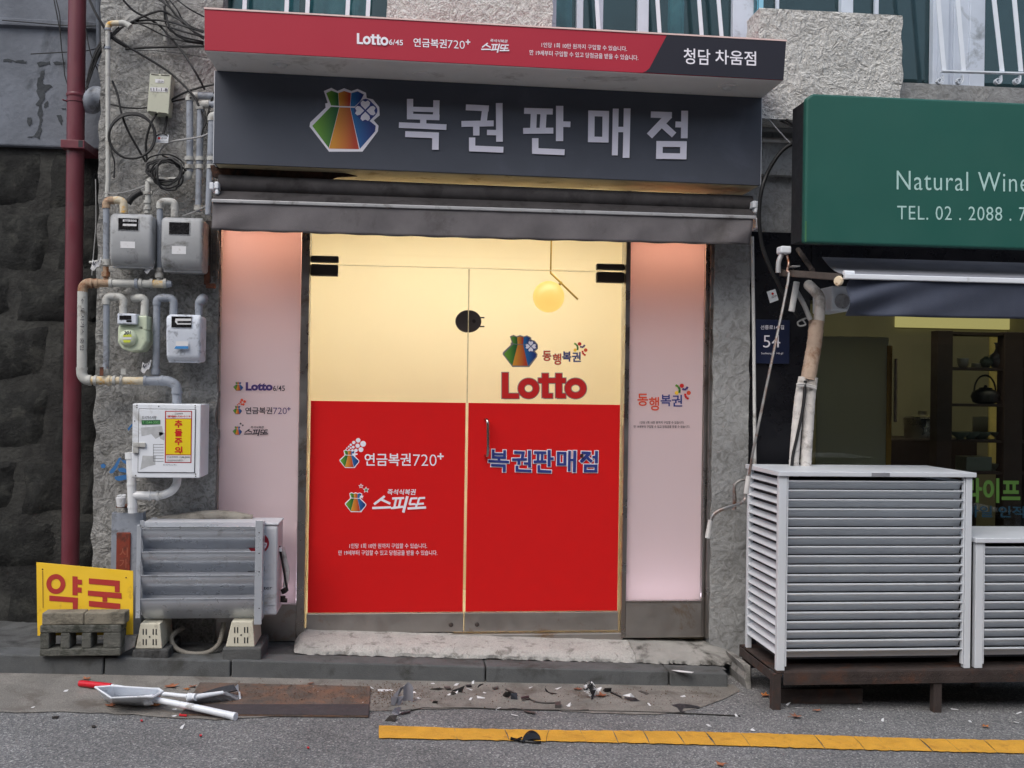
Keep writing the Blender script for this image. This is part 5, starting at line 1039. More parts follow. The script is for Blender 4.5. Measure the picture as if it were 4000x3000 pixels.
pipe(gp, [c2(985, 1160, Yq), c2(987, 1115, Yq), c2(1010, 1090, Yq), c2(1060, 1088, Yq)], .0215, 'fit_grey', 'elbow', 5); pipe(gp, [c2(1060, 1088, Yq), c2(1110, 1092, Yq), c2(1140, 1120, Yq), c2(1142, 1160, Yq), c2(1136, 1250, Yq)], .021, 'pipe_white', 'elbow', 5)
pipe(gp, [c2(1240, 1105, Yq+.05), c2(1295, 1098, Yq), c2(1335, 1115, Yq), c2(1342, 1160, Yq), c2(1335, 1265, Yq)], .021, 'pipe_white', 'elbow', 5)
pipe(gp, [c2(1452, 1165, Yq), c2(1456, 1120, Yq), c2(1490, 1100, Yq), c2(1530, 1098, Yq)], .022, 'pipe_grey', 'elbow', 5); pipe(gp, [c2(1530, 1098, Yq), c2(1580, 1104, Yq), c2(1605, 1130, Yq), c2(1608, 1165, Yq), c2(1605, 1260, Yq)], .021, 'pipe_grey', 'elbow', 5)
pipe(gp, [c2(1880, 1105, Yq+.08), c2(1860, 1125, Yq), c2(1842, 1160, Yq), c2(1840, 1260, Yq)], [.028, .026, .022, .018], 'pipe_grey', 'elbow', 5)
# upper manifold
Ym = -.25
pipe(gp, [c2(765, 1045, Ym), c2(770, 1000, Ym), c2(800, 968, Ym), c2(850, 960, Ym)], .0255, 'pipe_rust', 'elbow', 6); pipe(gp, [c2(850, 960, Ym), c2(1035, 963, Ym)], .0215, 'pipe_rust', 'tee', 0, 18); pipe(gp, [c2(1030, 963, Ym), c2(1400, 968, Ym)], .0205, 'pipe_white', 'pipe', 0, 18); pipe(gp, [c2(1400, 968, Ym), c2(1530, 970, Ym)], .0225, 'pipe_yellowed', 'tee', 0, 18); pipe(gp, [c2(1528, 970, Ym), c2(1560, 970, Ym), c2(1590, 970, Ym)], [.0215, .02, .014], 'pipe_grey', 'end_cap', 0, 18)
for x_, m_ in ((845, 'pipe_rust'), (895, 'pipe_rust'), (1028, 'fit_grey'), (1265, 'pipe_grey'), (1305, 'fit_grey'), (1405, 'fit_grey'), (1530, 'fit_grey')): ringat(c2(x_-15, 965, Ym), c2(x_+15, 965, Ym), .5, .0265, .016, gp, m_)
for x_, y_, m_ in ((980, 880, 'pipe_rust'), (1475, 890, 'fit_grey')): pipe(gp, [c2(x_, y_-70, Ym), c2(x_, y_+60, Ym)], .015, m_, 'stub'); ringat(c2(x_, y_-20, Ym), c2(x_, y_+20, Ym), .5, .0225, .026, gp, m_)
pipe(gp, [c2(828, 770, Ym), c2(870, 765, Ym), c2(985, 745, Ym)], .007, 'fit_grey', 'valve_handle'); pipe(gp, [c2(985, 742, Ym), c2(985, 800, Ym)], .022, 'fit_grey', 'valve')
# down pipe and lower manifold
pipe(gp, [c2(764, 1040, Ym), c3(758, 95, Ym)], .0255, 'pipe_white', 'pipe', 0, 20); pipe(gp, [c3(758, 85, Ym), c3(760, 150, Ym), c3(790, 192, Ym), c3(840, 202, Ym)], .0275, 'pipe_white', 'elbow', 6); pipe(gp, [c3(835, 202, Ym), c3(1060, 205, Ym)], .0225, 'pipe_yellowed', 'tee', 0, 18); pipe(gp, [c3(1055, 205, Ym), c3(1340, 207, Ym)], .0205, 'pipe_yellowed', 'pipe', 0, 18)
pipe(gp, [c3(1335, 207, Ym), c3(1500, 208, Ym)], .0245, 'pipe_grey', 'tee', 0, 18); pipe(gp, [c3(1495, 208, Ym), c3(1560, 212, Ym), c3(1625, 250, Ym), c3(1637, 320, Ym)], .0265, 'pipe_grey', 'elbow', 6); pipe(gp, [c3(1637, 310, Ym), c3(1638, 430, Ym)], .0245, 'pipe_grey', 'pipe', 0, 18)
for x_, m_ in ((832, 'fit_grey'), (885, 'fit_grey'), (1012, 'pipe_yellowed'), (1060, 'fit_grey'), (1125, 'fit_grey'), (1345, 'pipe_grey'), (1500, 'pipe_grey')): ringat(c3(x_-15, 205, Ym), c3(x_+15, 206, Ym), .5, .0275, .014, gp, m_)
for x_, m_ in ((975, 'fit_grey'), (1440, 'pipe_grey')): ringat(c3(x_, 100, Yq), c3(x_, 145, Yq), .5, .0245, .03, gp, m_)
ringat(c3(1637, 300, Ym), c3(1637, 330, Ym), .5, .0295, .014, gp, 'pipe_grey'); ringat(c3(758, 80, Ym), c3(758, 110, Ym), .5, .029, .014, gp, 'pipe_white')
mb = MB(); p, q_ = c3(925, 80, Ym-.03), c3(958, 162, Ym-.03); mb.box(p.x, q_.x, Ym-.034, Ym-.028, q_.z, p.z); obj('valve_handle', mb, M('rust'), gp, bevel=.002)
mb = MB(); p, q_ = c3(1122, 95, Ym), c3(1165, 150, Ym); mb.box(p.x, q_.x, Ym-.004, Ym+.002, q_.z, p.z); obj('clip', mb, M('fit_grey'), gp)
T('도시가스 중압', c2, (745, 1105, 1180, 1130), Ym, ink, gp, .0) if False else None
# arrow and handwriting up the white down pipe
def vert_T(body, fr, x0, x1, ytop, ybot, Y, m, parent, wgt=0.):      # letters running down the pipe
    vs, fs = glyphs(body, wgt); mb = MB(); a = fr(x0, ybot, Y); b = fr(x1, ytop, Y)
    mb.add([Vector((lerp(a.x, b.x, v), Y-.0015-.002*math.sin(math.pi*v), lerp(b.z, a.z, u_))) for u_, v in vs], fs); return obj('lettering', mb, m, parent, normals=False)
vert_T('← 도시가스 중압', c2, 740, 785, 1105, 1590, Ym-.0255, ink, gp, -.004)
# rag tags on the valves
mat('rag', S(200, 200, 200), .8, var=.3, vs=60)
for fr_, x_, y_, lab in ((c2, 888, 785, 'small torn white tag on the valve above the rusty elbow'), (c2, 1385, 812, 'crumpled striped tag hanging between the two grey meters'), (c3, 1352, 75, 'striped white tag on the valve above the white cabinet')):
    c = fr_(x_, y_, Ym-.03); mb = MB(); rd = random.Random(int(x_))
    mb.grid(lambda i, j: c+Vector(((i-.5)*.045+(j-.5)*.012, .008*math.sin(i*6+j*4), (j-.5)*.05-.012*math.sin(i*5))), 5, 5); tg_ = obj('tag', mb, M('paper'), None, lab, 'tag', smooth=True)
    mb = MB()
    for k in range(4): mb.sheet([c+Vector(((i-.5)*.045+(j-.5)*.012, -.006+.008*math.sin(i*6+j*4), (j-.5)*.05-.012*math.sin(i*5))) for i, j in ((.1+.2*k, .55), (.2+.2*k, .55), (.28+.2*k, .95), (.18+.2*k, .95)) if True])
    obj('stripes', mb, ink, tg_)
# perforated brackets
for xa_, xb_, y0_, y1_, lab in ((1905, 1950, 385, 960, 'brown perforated steel strip beside the right grey meter'), (1965, 2005, 470, 900, 'narrow dark perforated strip next to the pink side panel')):
    o = thing('steel_strip', c2(xa_, y1_, -.13), lab, 'bracket'); p, q_ = c2(xa_, y0_, -.14), c2(xb_, y1_, -.14); mb = MB(); mb.box(p.x, q_.x, -.145, -.135, q_.z, p.z); obj('strip', mb, M('arm_brown'), o, bevel=.002)
    for k in range(5): cc = p.lerp(q_, (k+.5)/5); cc.x = (p.x+q_.x)/2; mb = MB(); mb.lathe(Vector((cc.x, -.1448, cc.z)), (0, -1, 0), [(0, .006), (.0006, .006)], 12); obj('hole', mb, M('black_side'), o)
mb = MB(); p, q_ = c2(1895, 800, -.15), c2(1998, 1015, -.15); mb.box(p.x, p.x+.028, -.17, -.148, q_.z+.02, p.z); mb.box(p.x+.014, q_.x, -.19, -.150, q_.z, q_.z+.026); obj('hinge_bracket', mb, M('rust'), None, 'rusty hinge bracket at the foot of the perforated strip', 'bracket', bevel=.003)

# ---- gas valve cabinet
YCb = -.36
cbx = thing('gas_cabinet', c3(1540, 1110, YCb), 'white metal gas cabinet with yellow and red warning sticker', 'cabinet'); p, q_ = c3(1228, 418, YCb), c3(1850, 1108, YCb); PX0, PX1, PZ0, PZ1 = p.x, q_.x, q_.z, p.z
mb = MB(); mb.box(p.x, q_.x, YCb, -.12, q_.z, p.z); obj('case', mb, M('white_paint'), cbx, bevel=.005)
a, b = c3(1290, 470, YCb), c3(1800, 1055, YCb); mb = MB(); mb.box(a.x-.003, b.x+.003, YCb-.0015, YCb+.01, b.z-.003, a.z+.003); obj('gap', mb, M('dark_metal'), cbx)
mb = MB(); mb.box(a.x, b.x, YCb-.006, YCb-.0016, b.z, a.z); cd = obj('door', mb, M('white_paint'), cbx, bevel=.002); YE = YCb-.006
mb = MB(); p, q_ = c3(1232, 778, YE), c3(1352, 822, YE); mb.box(p.x, q_.x, YE-.012, YE-.0005, q_.z, p.z); p, q_ = c3(1232, 822, YE), c3(1285, 878, YE); mb.box(p.x, q_.x, YE-.010, YE+.004, q_.z, p.z-.0005); obj('latch', mb, M('fit_grey'), cbx, bevel=.003)
for x_, y_ in ((1268, 435), (1268, 455), (1808, 438), (1808, 458), (1470, 445), (1812, 1072), (1812, 1090), (1255, 1085), (1248, 580)): mb = MB(); mb.lathe(c3(x_, y_, YCb+.001), (0, -1, 0), [(0, .004), (.002, .003)], 10); obj('rivet', mb, M('dark_metal'), cbx)
stk = poly([(1528, 485), (1778, 485), (1772, 968), (1525, 966)], c3, YE, plain('sticker_red', S(168, 28, 40), .5), cbx, 'sticker', back=.0008)
poly([(1538, 562), (1768, 562), (1765, 890), (1536, 888)], c3, YE, plain('sticker_yellow', S(226, 200, 24), .5), cbx, 'sticker', back=.0014); poly([(1538, 494), (1769, 494), (1769, 556), (1538, 556)], c3, YE, M('paper'), cbx, 'sticker', back=.0014); poly([(1536, 896), (1765, 897), (1762, 960), (1534, 958)], c3, YE, M('paper'), cbx, 'sticker', back=.0014)
for ch, ya, yb in (('추', 572, 642), ('돌', 655, 722), ('주', 735, 802), ('의', 815, 884)): T(ch, c3, (1616, ya, 1688, yb), YE-.001, M('red_vinyl'), cbx, .035)
T('긴급연락처', c3, (1618, 502, 1692, 520), YE-.001, ink, cbx, .0); T('☎080-730-0119', c3, (1546, 526, 1762, 548), YE-.001, redv, cbx, .02); T('긴급연락처 1588-0000', c3, (1545, 904, 1758, 922), YE-.001, ink, cbx, .0); T('안전관리자지원단', c3, (1550, 936, 1690, 952), YE-.001, ink, cbx, .0)
poly([(1310, 572), (1484, 570), (1484, 610), (1312, 614)], c3, YE, plain('sticker_green', S(34, 96, 52), .5), cbx, 'sticker'); T('도시가스사랑', c3, (1314, 532, 1448, 564), YE, ink, cbx, .01); T('T 1544-3002', c3, (1318, 580, 1478, 604), YE-.001, plain('pale_green', S(120, 180, 120), .5), cbx, .01)
mat('torn_paper', S(176, 178, 180), .85, var=.15, vs=30); 
for q in ([(1305, 640), (1500, 625), (1512, 700), (1440, 745), (1400, 700), (1310, 720)], [(1320, 900), (1440, 905), (1438, 985), (1370, 1000), (1300, 1030)], [(1470, 680), (1525, 690), (1520, 760), (1480, 740)]): poly(q, c3, YE, M('torn_paper'), cbx, 'torn_paper', back=.0006)
for k in range(7):
    y_ = 795+k*26; poly([(1418, y_), (1515, y_), (1515, y_+3), (1418, y_+3)], c3, YE, ink, cbx, 'table_line', back=.0009)
poly([(1418, 795), (1421, 795), (1421, 952), (1418, 952)], c3, YE, ink, cbx, 'table_line', back=.001); T('도시가스(주)', c3, (1508, 978, 1632, 994), YE, ink, cbx, 0.)
# ---- white plastic tee under the cabinet
tp = thing('waste_pipe', c3(1230, 1425, -.26), 'white plastic tee pipe bending up into the gas cabinet', 'pipe'); YTp = -.27; mat('pvc', S(212, 214, 216), .4, var=.06, dirt=S(170, 168, 160), damt=.2, ds=9)
pipe(tp, [c3(1208, 890, YTp), c3(1228, 1430, YTp)], .0235, 'pvc', 'pipe', 0, 20); pipe(tp, [c3(1205, 872, YTp), c3(1206, 930, YTp)], .027, 'pvc', 'cap', 0, 20)
pipe(tp, [c3(1225, 1268, YTp), c3(1420, 1270, YTp)], .0225, 'pvc', 'branch', 0, 20); pipe(tp, [c3(1415, 1270, YTp), c3(1500, 1265, YTp), c3(1590, 1225, YTp), c3(1635, 1160, YTp), c3(1640, 1100, YTp)], .022, 'pvc', 'elbow', 6, 20)
for x_ in (1385, 1460): ringat(c3(x_-12, 1270, YTp), c3(x_+12, 1270, YTp), .5, .0265, .012, tp, 'pvc')
ringat(c3(1218, 1150, YTp), c3(1220, 1175, YTp), .5, .026, .012, tp, 'pvc'); ringat(c3(1226, 1360, YTp), c3(1226, 1390, YTp), .5, .026, .012, tp, 'pvc')
# paper cup stuffed with rubbish
cu_ = thing('paper_cup', c3(1118, 1370, YTp), 'white cup stuffed with wrappers, wedged behind the tee pipe', 'cup'); cc = c3(1118, 1372, YTp+.03)
mb = MB(); mb.lathe(cc, (0, 0, 1), [(0, .019), (.048, .0265), (.049, .024)], 20); obj('cup', mb, M('paper'), cu_, smooth=True)
mb = MB(); rd = random.Random(4)
for k in range(7): a = rd.uniform(0, 6.28); c_ = cc+Vector((.012*math.cos(a), .012*math.sin(a), .05)); mb.obox(c_, Vector((.010, .003, .004)), Vector((-.003, .004, .002)), Vector((.002*math.cos(a), .001, .010)))
obj('rubbish', mb, M('torn_paper'), cu_)
mb = MB(); mb.box(cc.x-.03, cc.x+.028, YW-.001, cc.y+.02, cc.z-.008, cc.z-.001); obj('ledge', mb, M('rust'), cu_)
# ---- telecom box
tb_ = thing('telecom_box', c1(1470, 1060, -.2), 'beige cable box labelled 111-1-8 on the stucco wall', 'box'); mat('beige_plastic', S(186, 188, 170), .5, var=.06, dirt=S(140, 140, 128), damt=.2, ds=12)
q = [(1388, 678), (1588, 692), (1560, 1058), (1360, 1035)]; mb = MB(); mb.prism([c1(x, y, -.20) for x, y in q], (0, .085, 0)); obj('lid', mb, M('beige_plastic'), tb_, bevel=.004)
for (xa_, ya, xb_, yb) in ((1400, 683, 1470, 690), (1490, 690, 1570, 696), (1375, 1026, 1450, 1036), (1465, 1038, 1545, 1048)): poly([(xa_, ya), (xb_, yb), (xb_, yb+8), (xa_, ya+8)], c1, -.20, M('dark_metal'), tb_, 'clip')
poly([(1438, 730), (1518, 736), (1516, 770), (1436, 764)], c1, -.2, M('paper'), tb_, 'label'); T('LG U+', c1, (1462, 743, 1512, 760, .06), -.202, ink, tb_, .01); poly([(1390, 806), (1556, 812), (1553, 852), (1388, 846)], c1, -.2, M('paper'), tb_, 'label'); T('111-1-8', c1, (1394, 812, 1550, 840, .03), -.202, ink, tb_, .004)
# ---- cable tag
ct = thing('cable_tag', c1(1500, 1320, -.18), 'white cable tag with red logo beside the black cable coil', 'tag'); q = [(1443, 1243), (1562, 1248), (1556, 1322), (1440, 1318)]; mb = MB(); mb.prism([c1(x, y, -.185) for x, y in q], (0, .003, 0)); obj('card', mb, M('white_paint'), ct)
poly(disc(1472, 1279, 12, 14), c1, -.185, redv, ct, 'mark'); T('LG U+', c1, (1490, 1270, 1545, 1288), -.185, ink, ct, .01); T('1544-0010', c1, (1452, 1302, 1550, 1312), -.185, ink, ct, 0.); mb = MB(); mb.tube([c1(1450, 1258, -.185), c1(1475, 1243, -.19), c1(1525, 1243, -.19), c1(1552, 1260, -.185)], .003, 6, 4); obj('tie', mb, M('cable_black'), ct)

# ---- coils and loose cables
Yv = -.20
co = thing('cable_coil', c1(1220, 1470, Yv), 'round hanging coil of black cable on the stucco wall', 'cable')
for k in range(4):
    cx, cy, rx, ry = 1222+k*2-3, 1255+k*3, 212+3*k-6*(k % 2), 214-4*k; mb = MB(); mb.tube([c1(cx+rx*math.cos(a), cy+ry*math.sin(a), Yv-.006*k+.004*math.sin(2*a+k)) for a in [2*math.pi*i/40 for i in range(41)]], .0055, 8, 1); obj('loop', mb, M('cable_black'), co, smooth=True)
co2 = thing('cable_coil', c2(1560, 100, Yv), 'tangled bundle of black cable hanging above the two grey meters', 'cable')
for k in range(6):
    cx, cy, rx, ry = 1530+12*k-20, 1590+8*k-15, 160-8*k, 100+6*k; rd = random.Random(k); mb = MB()
    mb.tube([c1(cx+rx*math.cos(a)+rd.uniform(-10, 10), cy+ry*math.sin(a)+rd.uniform(-8, 8)+20*math.cos(a+k), Yv-.02-.006*k+.01*math.sin(a*2+k)) for a in [2*math.pi*i/22 for i in range(23)]], .0055, 7, 2); obj('loop', mb, M('cable_black'), co2, smooth=True)
CB = [([(1140, 0), (1240, 100), (1390, 180), (1490, 250), (1580, 350), (1680, 470), (1780, 620), (1860, 760), (1895, 830)], .006, 'black cable crossing the stucco from top left down to the gas risers'),
      ([(1050, 340), (1200, 440), (1400, 560), (1540, 650), (1650, 740), (1735, 825), (1800, 900), (1840, 980)], .0065, 'black cable sagging behind the beige cable box to the risers'),
      ([(1460, -10), (1560, 60), (1640, 140), (1740, 240), (1820, 310), (1890, 355)], .005, 'black cable bending in behind the red canopy, uppermost of the bundle'),
      ([(1530, -10), (1590, 90), (1660, 180), (1760, 270), (1890, 345)], .005, 'black cable falling steeply behind the red canopy'),
      ([(1030, 330), (1120, 260), (1210, 210), (1330, 150), (1440, 110), (1510, 105), (1600, 150), (1700, 210), (1790, 290), (1885, 360)], .006, 'black cable arching up from the hood to the red canopy'),
      ([(1210, 200), (1400, 185), (1560, 200), (1700, 240), (1885, 300)], .0055, 'upper black cable strung from the pipe hood to the canopy'), ([(1210, 215), (1380, 215), (1560, 250), (1730, 300), (1885, 340)], .0055, 'lower black cable strung from the pipe hood to the canopy'),
      ([(1520, 60), (1545, 180), (1590, 280), (1660, 340), (1760, 380), (1885, 400)], .006, 'black cable looping low into the red canopy edge'), ([(1160, 455), (1350, 440), (1600, 432), (1885, 428)], .007, 'straight black cable running level into the red canopy'),
      ([(830, 0), (870, 90), (920, 180), (990, 290), (1060, 370), (1180, 440)], .007, 'thick black cable descending past the dark conduit'), ([(985, 955), (1080, 980), (1200, 1000), (1330, 1000), (1500, 970), (1640, 930), (1770, 905)], .0045, 'thin cable sagging across under the beige cable box'),
      ([(1990, 780), (1850, 810), (1700, 860), (1580, 930), (1500, 1000), (1430, 1080), (1380, 1190), (1350, 1330), (1360, 1480)], .006, 'black cable curving down past the coil to the bundle'), ([(1540, 990), (1545, 1080), (1530, 1170), (1510, 1240)], .007, 'short black cable dropping from the beige cable box'),
      ([(1980, 1205), (1880, 1260), (1720, 1290), (1600, 1310), (1520, 1345), (1460, 1430), (1430, 1530)], .0055, 'pale grey cable swinging left below the white tag'), ([(1040, 750), (1090, 880), (1120, 1030), (1180, 1200), (1280, 1380), (1350, 1500)], .006, 'dark cable slanting behind the round coil'),
      ([(1990, 840), (1950, 960), (1920, 1080), (1890, 1180)], .0055, 'black cable between the middle and right gas risers'), ([(1800, 880), (1850, 1000), (1900, 1120), (1930, 1210)], .0065, 'black cable crossing in front of the gas risers'),
      ([(1250, 470), (1450, 470), (1700, 500), (1920, 535)], .002, 'very thin wire strung below the level black cable')]
for pts, r_, lab in CB:
    mb = MB(); yy = -.17 if r_ > .003 else -.15; mb.tube([c1(x, y, yy-.02*math.sin(i*.9+len(pts))-(.0 if x < 1700 else .06)) for i, (x, y) in enumerate(pts)], r_, 7, 4); obj('cable', mb, M('cable_grey' if 'pale' in lab else 'cable_black'), None, lab, 'cable', smooth=True)
for fr_, pts, Yx, lab in ((c1, [(500, 0), (530, 150), (560, 330), (570, 450), (590, 600), (600, 700), (628, 790)], .17, 'thin black wire hanging down the plastered wall beside the drainpipe'), (c1, [(520, 0), (552, 140), (556, 260), (566, 420)], .17, 'second thin wire beside the hanging black wire'), (c1, [(795, 270), (830, 460), (880, 600), (960, 760), (1000, 1000), (1020, 1120)], -.04, 'thin dark wire slanting from the drainpipe to the white service pipe'),
                      (c1, [(285, 500), (560, 485), (800, 470), (960, 430)], .12, 'wire strung level across the plastered wall'), (c1, [(20, 188), (300, 210), (640, 238), (890, 240)], .17, 'upper wire strung across the plastered wall'), (c2, [(885, 0), (888, 400), (865, 700), (850, 890)], .0, 'grey wire dropping in the dark gap beside the drainpipe'),
                      (c2, [(960, 130), (1100, 130), (1250, 95), (1400, 40), (1500, 0)], -.2, 'thin wire sagging over the left grey meter'), (c2, [(1920, 240), (1800, 300), (1690, 340)], -.22, 'pale thin wire slanting over the right grey meter'), (c1, [(940, 430), (880, 540), (830, 680), (800, 830)], -.02, 'bundle of dark cable dropping beside the drainpipe'), (c1, [(985, 320), (900, 450), (850, 580), (815, 700)], -.02, 'second dark cable dropping beside the drainpipe')):
    mb = MB(); mb.tube([fr_(x, y, Yx) for x, y in pts], .007 if 'dropping beside' in lab else .003, 6, 4); obj('wire', mb, M('cable_grey' if ('grey' in lab or 'pale' in lab) else 'cable_black'), None, lab, 'wire', smooth=True)
# more loose wires in the tangle, each its own run
XW = [([(1560, -10), (1640, 90), (1690, 180), (1780, 250), (1890, 290)], 'third'), ([(1630, -10), (1720, 60), (1800, 110), (1890, 155)], 'short topmost'), ([(1480, -10), (1530, 40), (1520, 110), (1540, 230), (1600, 300), (1720, 350), (1885, 385)], 'doubled-back'), ([(1240, 200), (1360, 250), (1520, 330), (1700, 380), (1885, 410)], 'slack'),
      ([(1030, 300), (980, 380), (930, 470), (890, 560), (850, 680), (810, 800)], 'bunched'), ([(1100, 250), (1000, 350), (920, 440), (870, 540), (830, 640), (800, 760)], 'second bunched'), ([(1120, 265), (1010, 370), (940, 470), (880, 600), (830, 720), (808, 820)], 'third bunched'), ([(960, 560), (965, 800), (985, 1000), (1000, 1200), (1030, 1400), (1060, 1500), (1055, 1650)], 'long drooping'),
      ([(1880, 960), (1900, 1080), (1870, 1240), (1860, 1330)], 'short upright'), ([(1500, 1440), (1600, 1480), (1700, 1560), (1760, 1620)], 'low slack'), ([(1350, 1500), (1400, 1450), (1560, 1430), (1690, 1500), (1700, 1600), (1600, 1690), (1450, 1680), (1380, 1600)], 'knotted')]
for pts, wd in XW:
    mb = MB(); mb.tube([c1(x, y, (-.16 if x > 1000 else -.06)-.015*math.sin(i*1.3)-(.0 if x < 1700 else .05)) for i, (x, y) in enumerate(pts)], .0042, 6, 4); obj('wire', mb, M('cable_black'), None, wd+' black wire in the tangle between the drainpipe and the red canopy', 'wire', smooth=True)
mb = MB(); mb.tube([c2(1185, 225, -.2), c2(1230, 165, -.2), c2(1310, 115, -.2)], .017, 10, 4); obj('hose_stub', mb, M('cable_black'), None, 'short black hose stub above the left grey meter', 'hose', smooth=True)
mb = MB(); mb.tube([c1(1530, 265, -.13), c1(1533, 385, -.13)], .012, 10); obj('pipe_stub', mb, M('fit_grey'), None, 'short grey pipe stub fixed high on the stucco wall', 'pipe', smooth=True)
# blue spray paint
spm = plain('blue_spray', S(52, 106, 160), .8)
for q in ([(930, 985), (960, 972), (980, 990), (970, 1015), (940, 1015)], [(1010, 1050), (1060, 990), (1100, 920), (1122, 920), (1085, 1010), (1050, 1060), (1020, 1066)], [(1120, 935), (1180, 950), (1178, 985), (1140, 965)], [(1085, 1020), (1140, 1010), (1176, 1030), (1176, 1060), (1110, 1050)], [(1060, 1095), (1110, 1085), (1176, 1075), (1176, 1120), (1100, 1135), (1065, 1120)], [(1180, 650), (1225, 600), (1225, 625), (1190, 672)]):
    mb = MB(); mb.sheet([c3(x, y, YW-.016) for x, y in q]); obj('spray_mark', mb, spm, bl)

# ---- grey channel post with rusty marker
gpst = thing('channel_post', P(272, 1300, -.20), 'grey steel channel post with a rusty red marker, beside the air conditioner', 'post'); YCh = -.22
p, q_ = c4(762, 92, YCh), c4(962, 900, YCh); mb = MB(); mb.box(p.x, q_.x, YCh, YCh+.008, ktop(-1.6)-.03, p.z); mb.box(p.x, p.x+.008, YCh+.0085, YCh+.07, ktop(-1.6)-.03, p.z); mb.box(q_.x-.008, q_.x, YCh+.0085, YCh+.07, ktop(-1.6)-.03, p.z); obj('channel', mb, M('pipe_grey'), gpst, bevel=.002)
p, q_ = c4(798, 225, YCh), c4(890, 520, YCh); mb = MB(); mb.box(p.x, q_.x, YCh-.012, YCh-.0005, q_.z-.1, p.z); mat('marker_rust', S(128, 52, 34), .8, var=.2, vs=14, dirt=S(86, 44, 34), damt=.4, ds=14); mk = obj('marker', mb, M('marker_rust'), gpst, bevel=.006)
for ch, ya, yb in (('시', 330, 395), ('가', 408, 470)): T(ch, c4, (815, ya, 872, yb), YCh-.012, plain('faded_red', S(150, 84, 66), .8), mk, .01)

# ---- yellow pharmacy board
YY = -.34
yb_ = thing('sign_board', P(185, 1370, YY), 'yellow pharmacy board with red Korean letters leaning behind the blocks', 'sign'); mat('board_yellow', S(226, 184, 34), .5, var=.06, dirt=S(176, 136, 40), damt=.14, ds=8)
lean = lambda y: YY-.05*(y-430)/500.
def YBp(x, y): return c4(x, y, YY+.0-.06*(y-430)/500.)
q = [(248, 430), (908, 490), (908, 925), (255, 932)]; mb = MB(); mb.prism([YBp(x, y) for x, y in q], (0, .005, 0)); obj('board', mb, M('board_yellow'), yb_, bevel=.001)
board_red = plain('board_red', S(164, 38, 30), .55)
def bp(pts, k=0, nm='lettering', m=board_red): mb = MB(); mb.sheet([YBp(x, y)+Vector((0, -.002-.0003*k, 0)) for x, y in pts]); obj(nm, mb, m, yb_)
n_ = 28; mb = MB(); vs = [YBp(x, y)+Vector((0, -.002, 0)) for x, y in disc(382, 578, 65, n_, ry=68)]+[YBp(x, y)+Vector((0, -.002, 0)) for x, y in disc(382, 578, 32, n_, ry=35)]; mb.add(vs, [(i, (i+1) % n_, n_+(i+1) % n_, n_+i) for i in range(n_)]); obj('lettering', mb, board_red, yb_)
for k, q in enumerate(([(495, 525), (530, 527), (530, 656), (495, 654)], [(530.5, 546), (560, 550), (560, 582), (530.5, 580)], [(530.5, 600), (558, 603), (558, 637), (530.5, 634)], [(337, 656), (533, 672), (530, 780), (497, 780), (497, 704), (337, 693)],
          [(607, 539), (818, 556), (816, 634), (784, 632), (784, 592), (607, 577)], [(600, 622), (830, 640), (830, 678), (600, 657)], [(700, 667.5), (732, 670), (732, 700), (700, 698)], [(607, 692), (822, 712), (818, 790), (785, 790), (785, 748), (607, 730)])): bp(q, k % 3)
for x, y in ((290, 478), (860, 535)): mb = MB(); mb.lathe(YBp(x, y), (0, -1, 0), [(0, .004), (.003, .003)], 10); obj('nail', mb, M('rust'), yb_)
bp([(288, 490), (294, 490), (297, 740), (292, 740)], 0, 'rust_streak', plain('streak', S(150, 112, 36), .8))
# ---- hollow block and bricks
YK2 = -.50; mat('block_grey', S(98, 98, 92), .95, var=.25, vs=20, bump=1., bs=120, dirt=S(56, 58, 50), damt=.45, ds=10); mat('brick_grey', S(132, 126, 112), .95, var=.18, vs=12, bump=.8, bs=110, dirt=S(90, 86, 76), damt=.35, ds=9)
hb = MB(); zk = ktop(-1.6)
p, q_ = c4(272, 862, YK2), c4(822, 1068, YK2); x0, x1, z1, z0 = p.x, q_.x, p.z, q_.z; dpt = .115
hx = [(c4(a, 960, YK2).x, c4(b, 960, YK2).x) for a, b in ((334, 412), (476, 556), (622, 704))]; hz0, hz1 = c4(500, 1020, YK2).z, c4(500, 912, YK2).z
seg_x = [x0]+[v for h_ in hx for v in h_]+[x1]
for i in range(0, 8, 2): hb.box(seg_x[i], seg_x[i+1], YK2, YK2+dpt, hz0, hz1)
hb.box(x0, x1, YK2-.0015, YK2+dpt+.0015, hz1+.0002, z1); hb.box(x0, x1, YK2-.0015, YK2+dpt+.0015, z0, hz0-.0002)
obj('hollow_block', hb, M('block_grey'), None, 'dirty grey hollow concrete block with three holes on the kerb', 'block', bevel=.006)
for a, b, c_, d_, lab in ((285, 768, 568, 850, 'grey brick lying on the hollow block, nearer the dark stone wall'), (574, 772, 852, 852, 'grey brick lying on the hollow block, nearer the air conditioner')):
    p, q_ = c4(a, b, YK2), c4(c_, d_, YK2); mb = MB(); rd = random.Random(a)
    mb.grid(lambda i, j: Vector((0, 0, 0)), 1, 1) if False else mb.box(p.x, q_.x, YK2+.002, YK2+.092, z1+.0008, z1+.0008+(p.z-q_.z))
    o = obj('brick', mb, M('brick_grey'), None, lab, 'brick', 'bricks on the hollow block', bevel=.006); o.rotation_euler = (0, 0, rd.uniform(-.03, .05))
mb = MB(); mb.prism([c4(x, y, -.42) for x, y in [(815, 930), (930, 935), (918, 1010), (845, 1045), (800, 1040)]], (0, .05, 0)); obj('broken_slab', mb, M('concrete'), None, 'broken slab of grey concrete wedged beside the hollow block', 'rubble', bevel=.004)

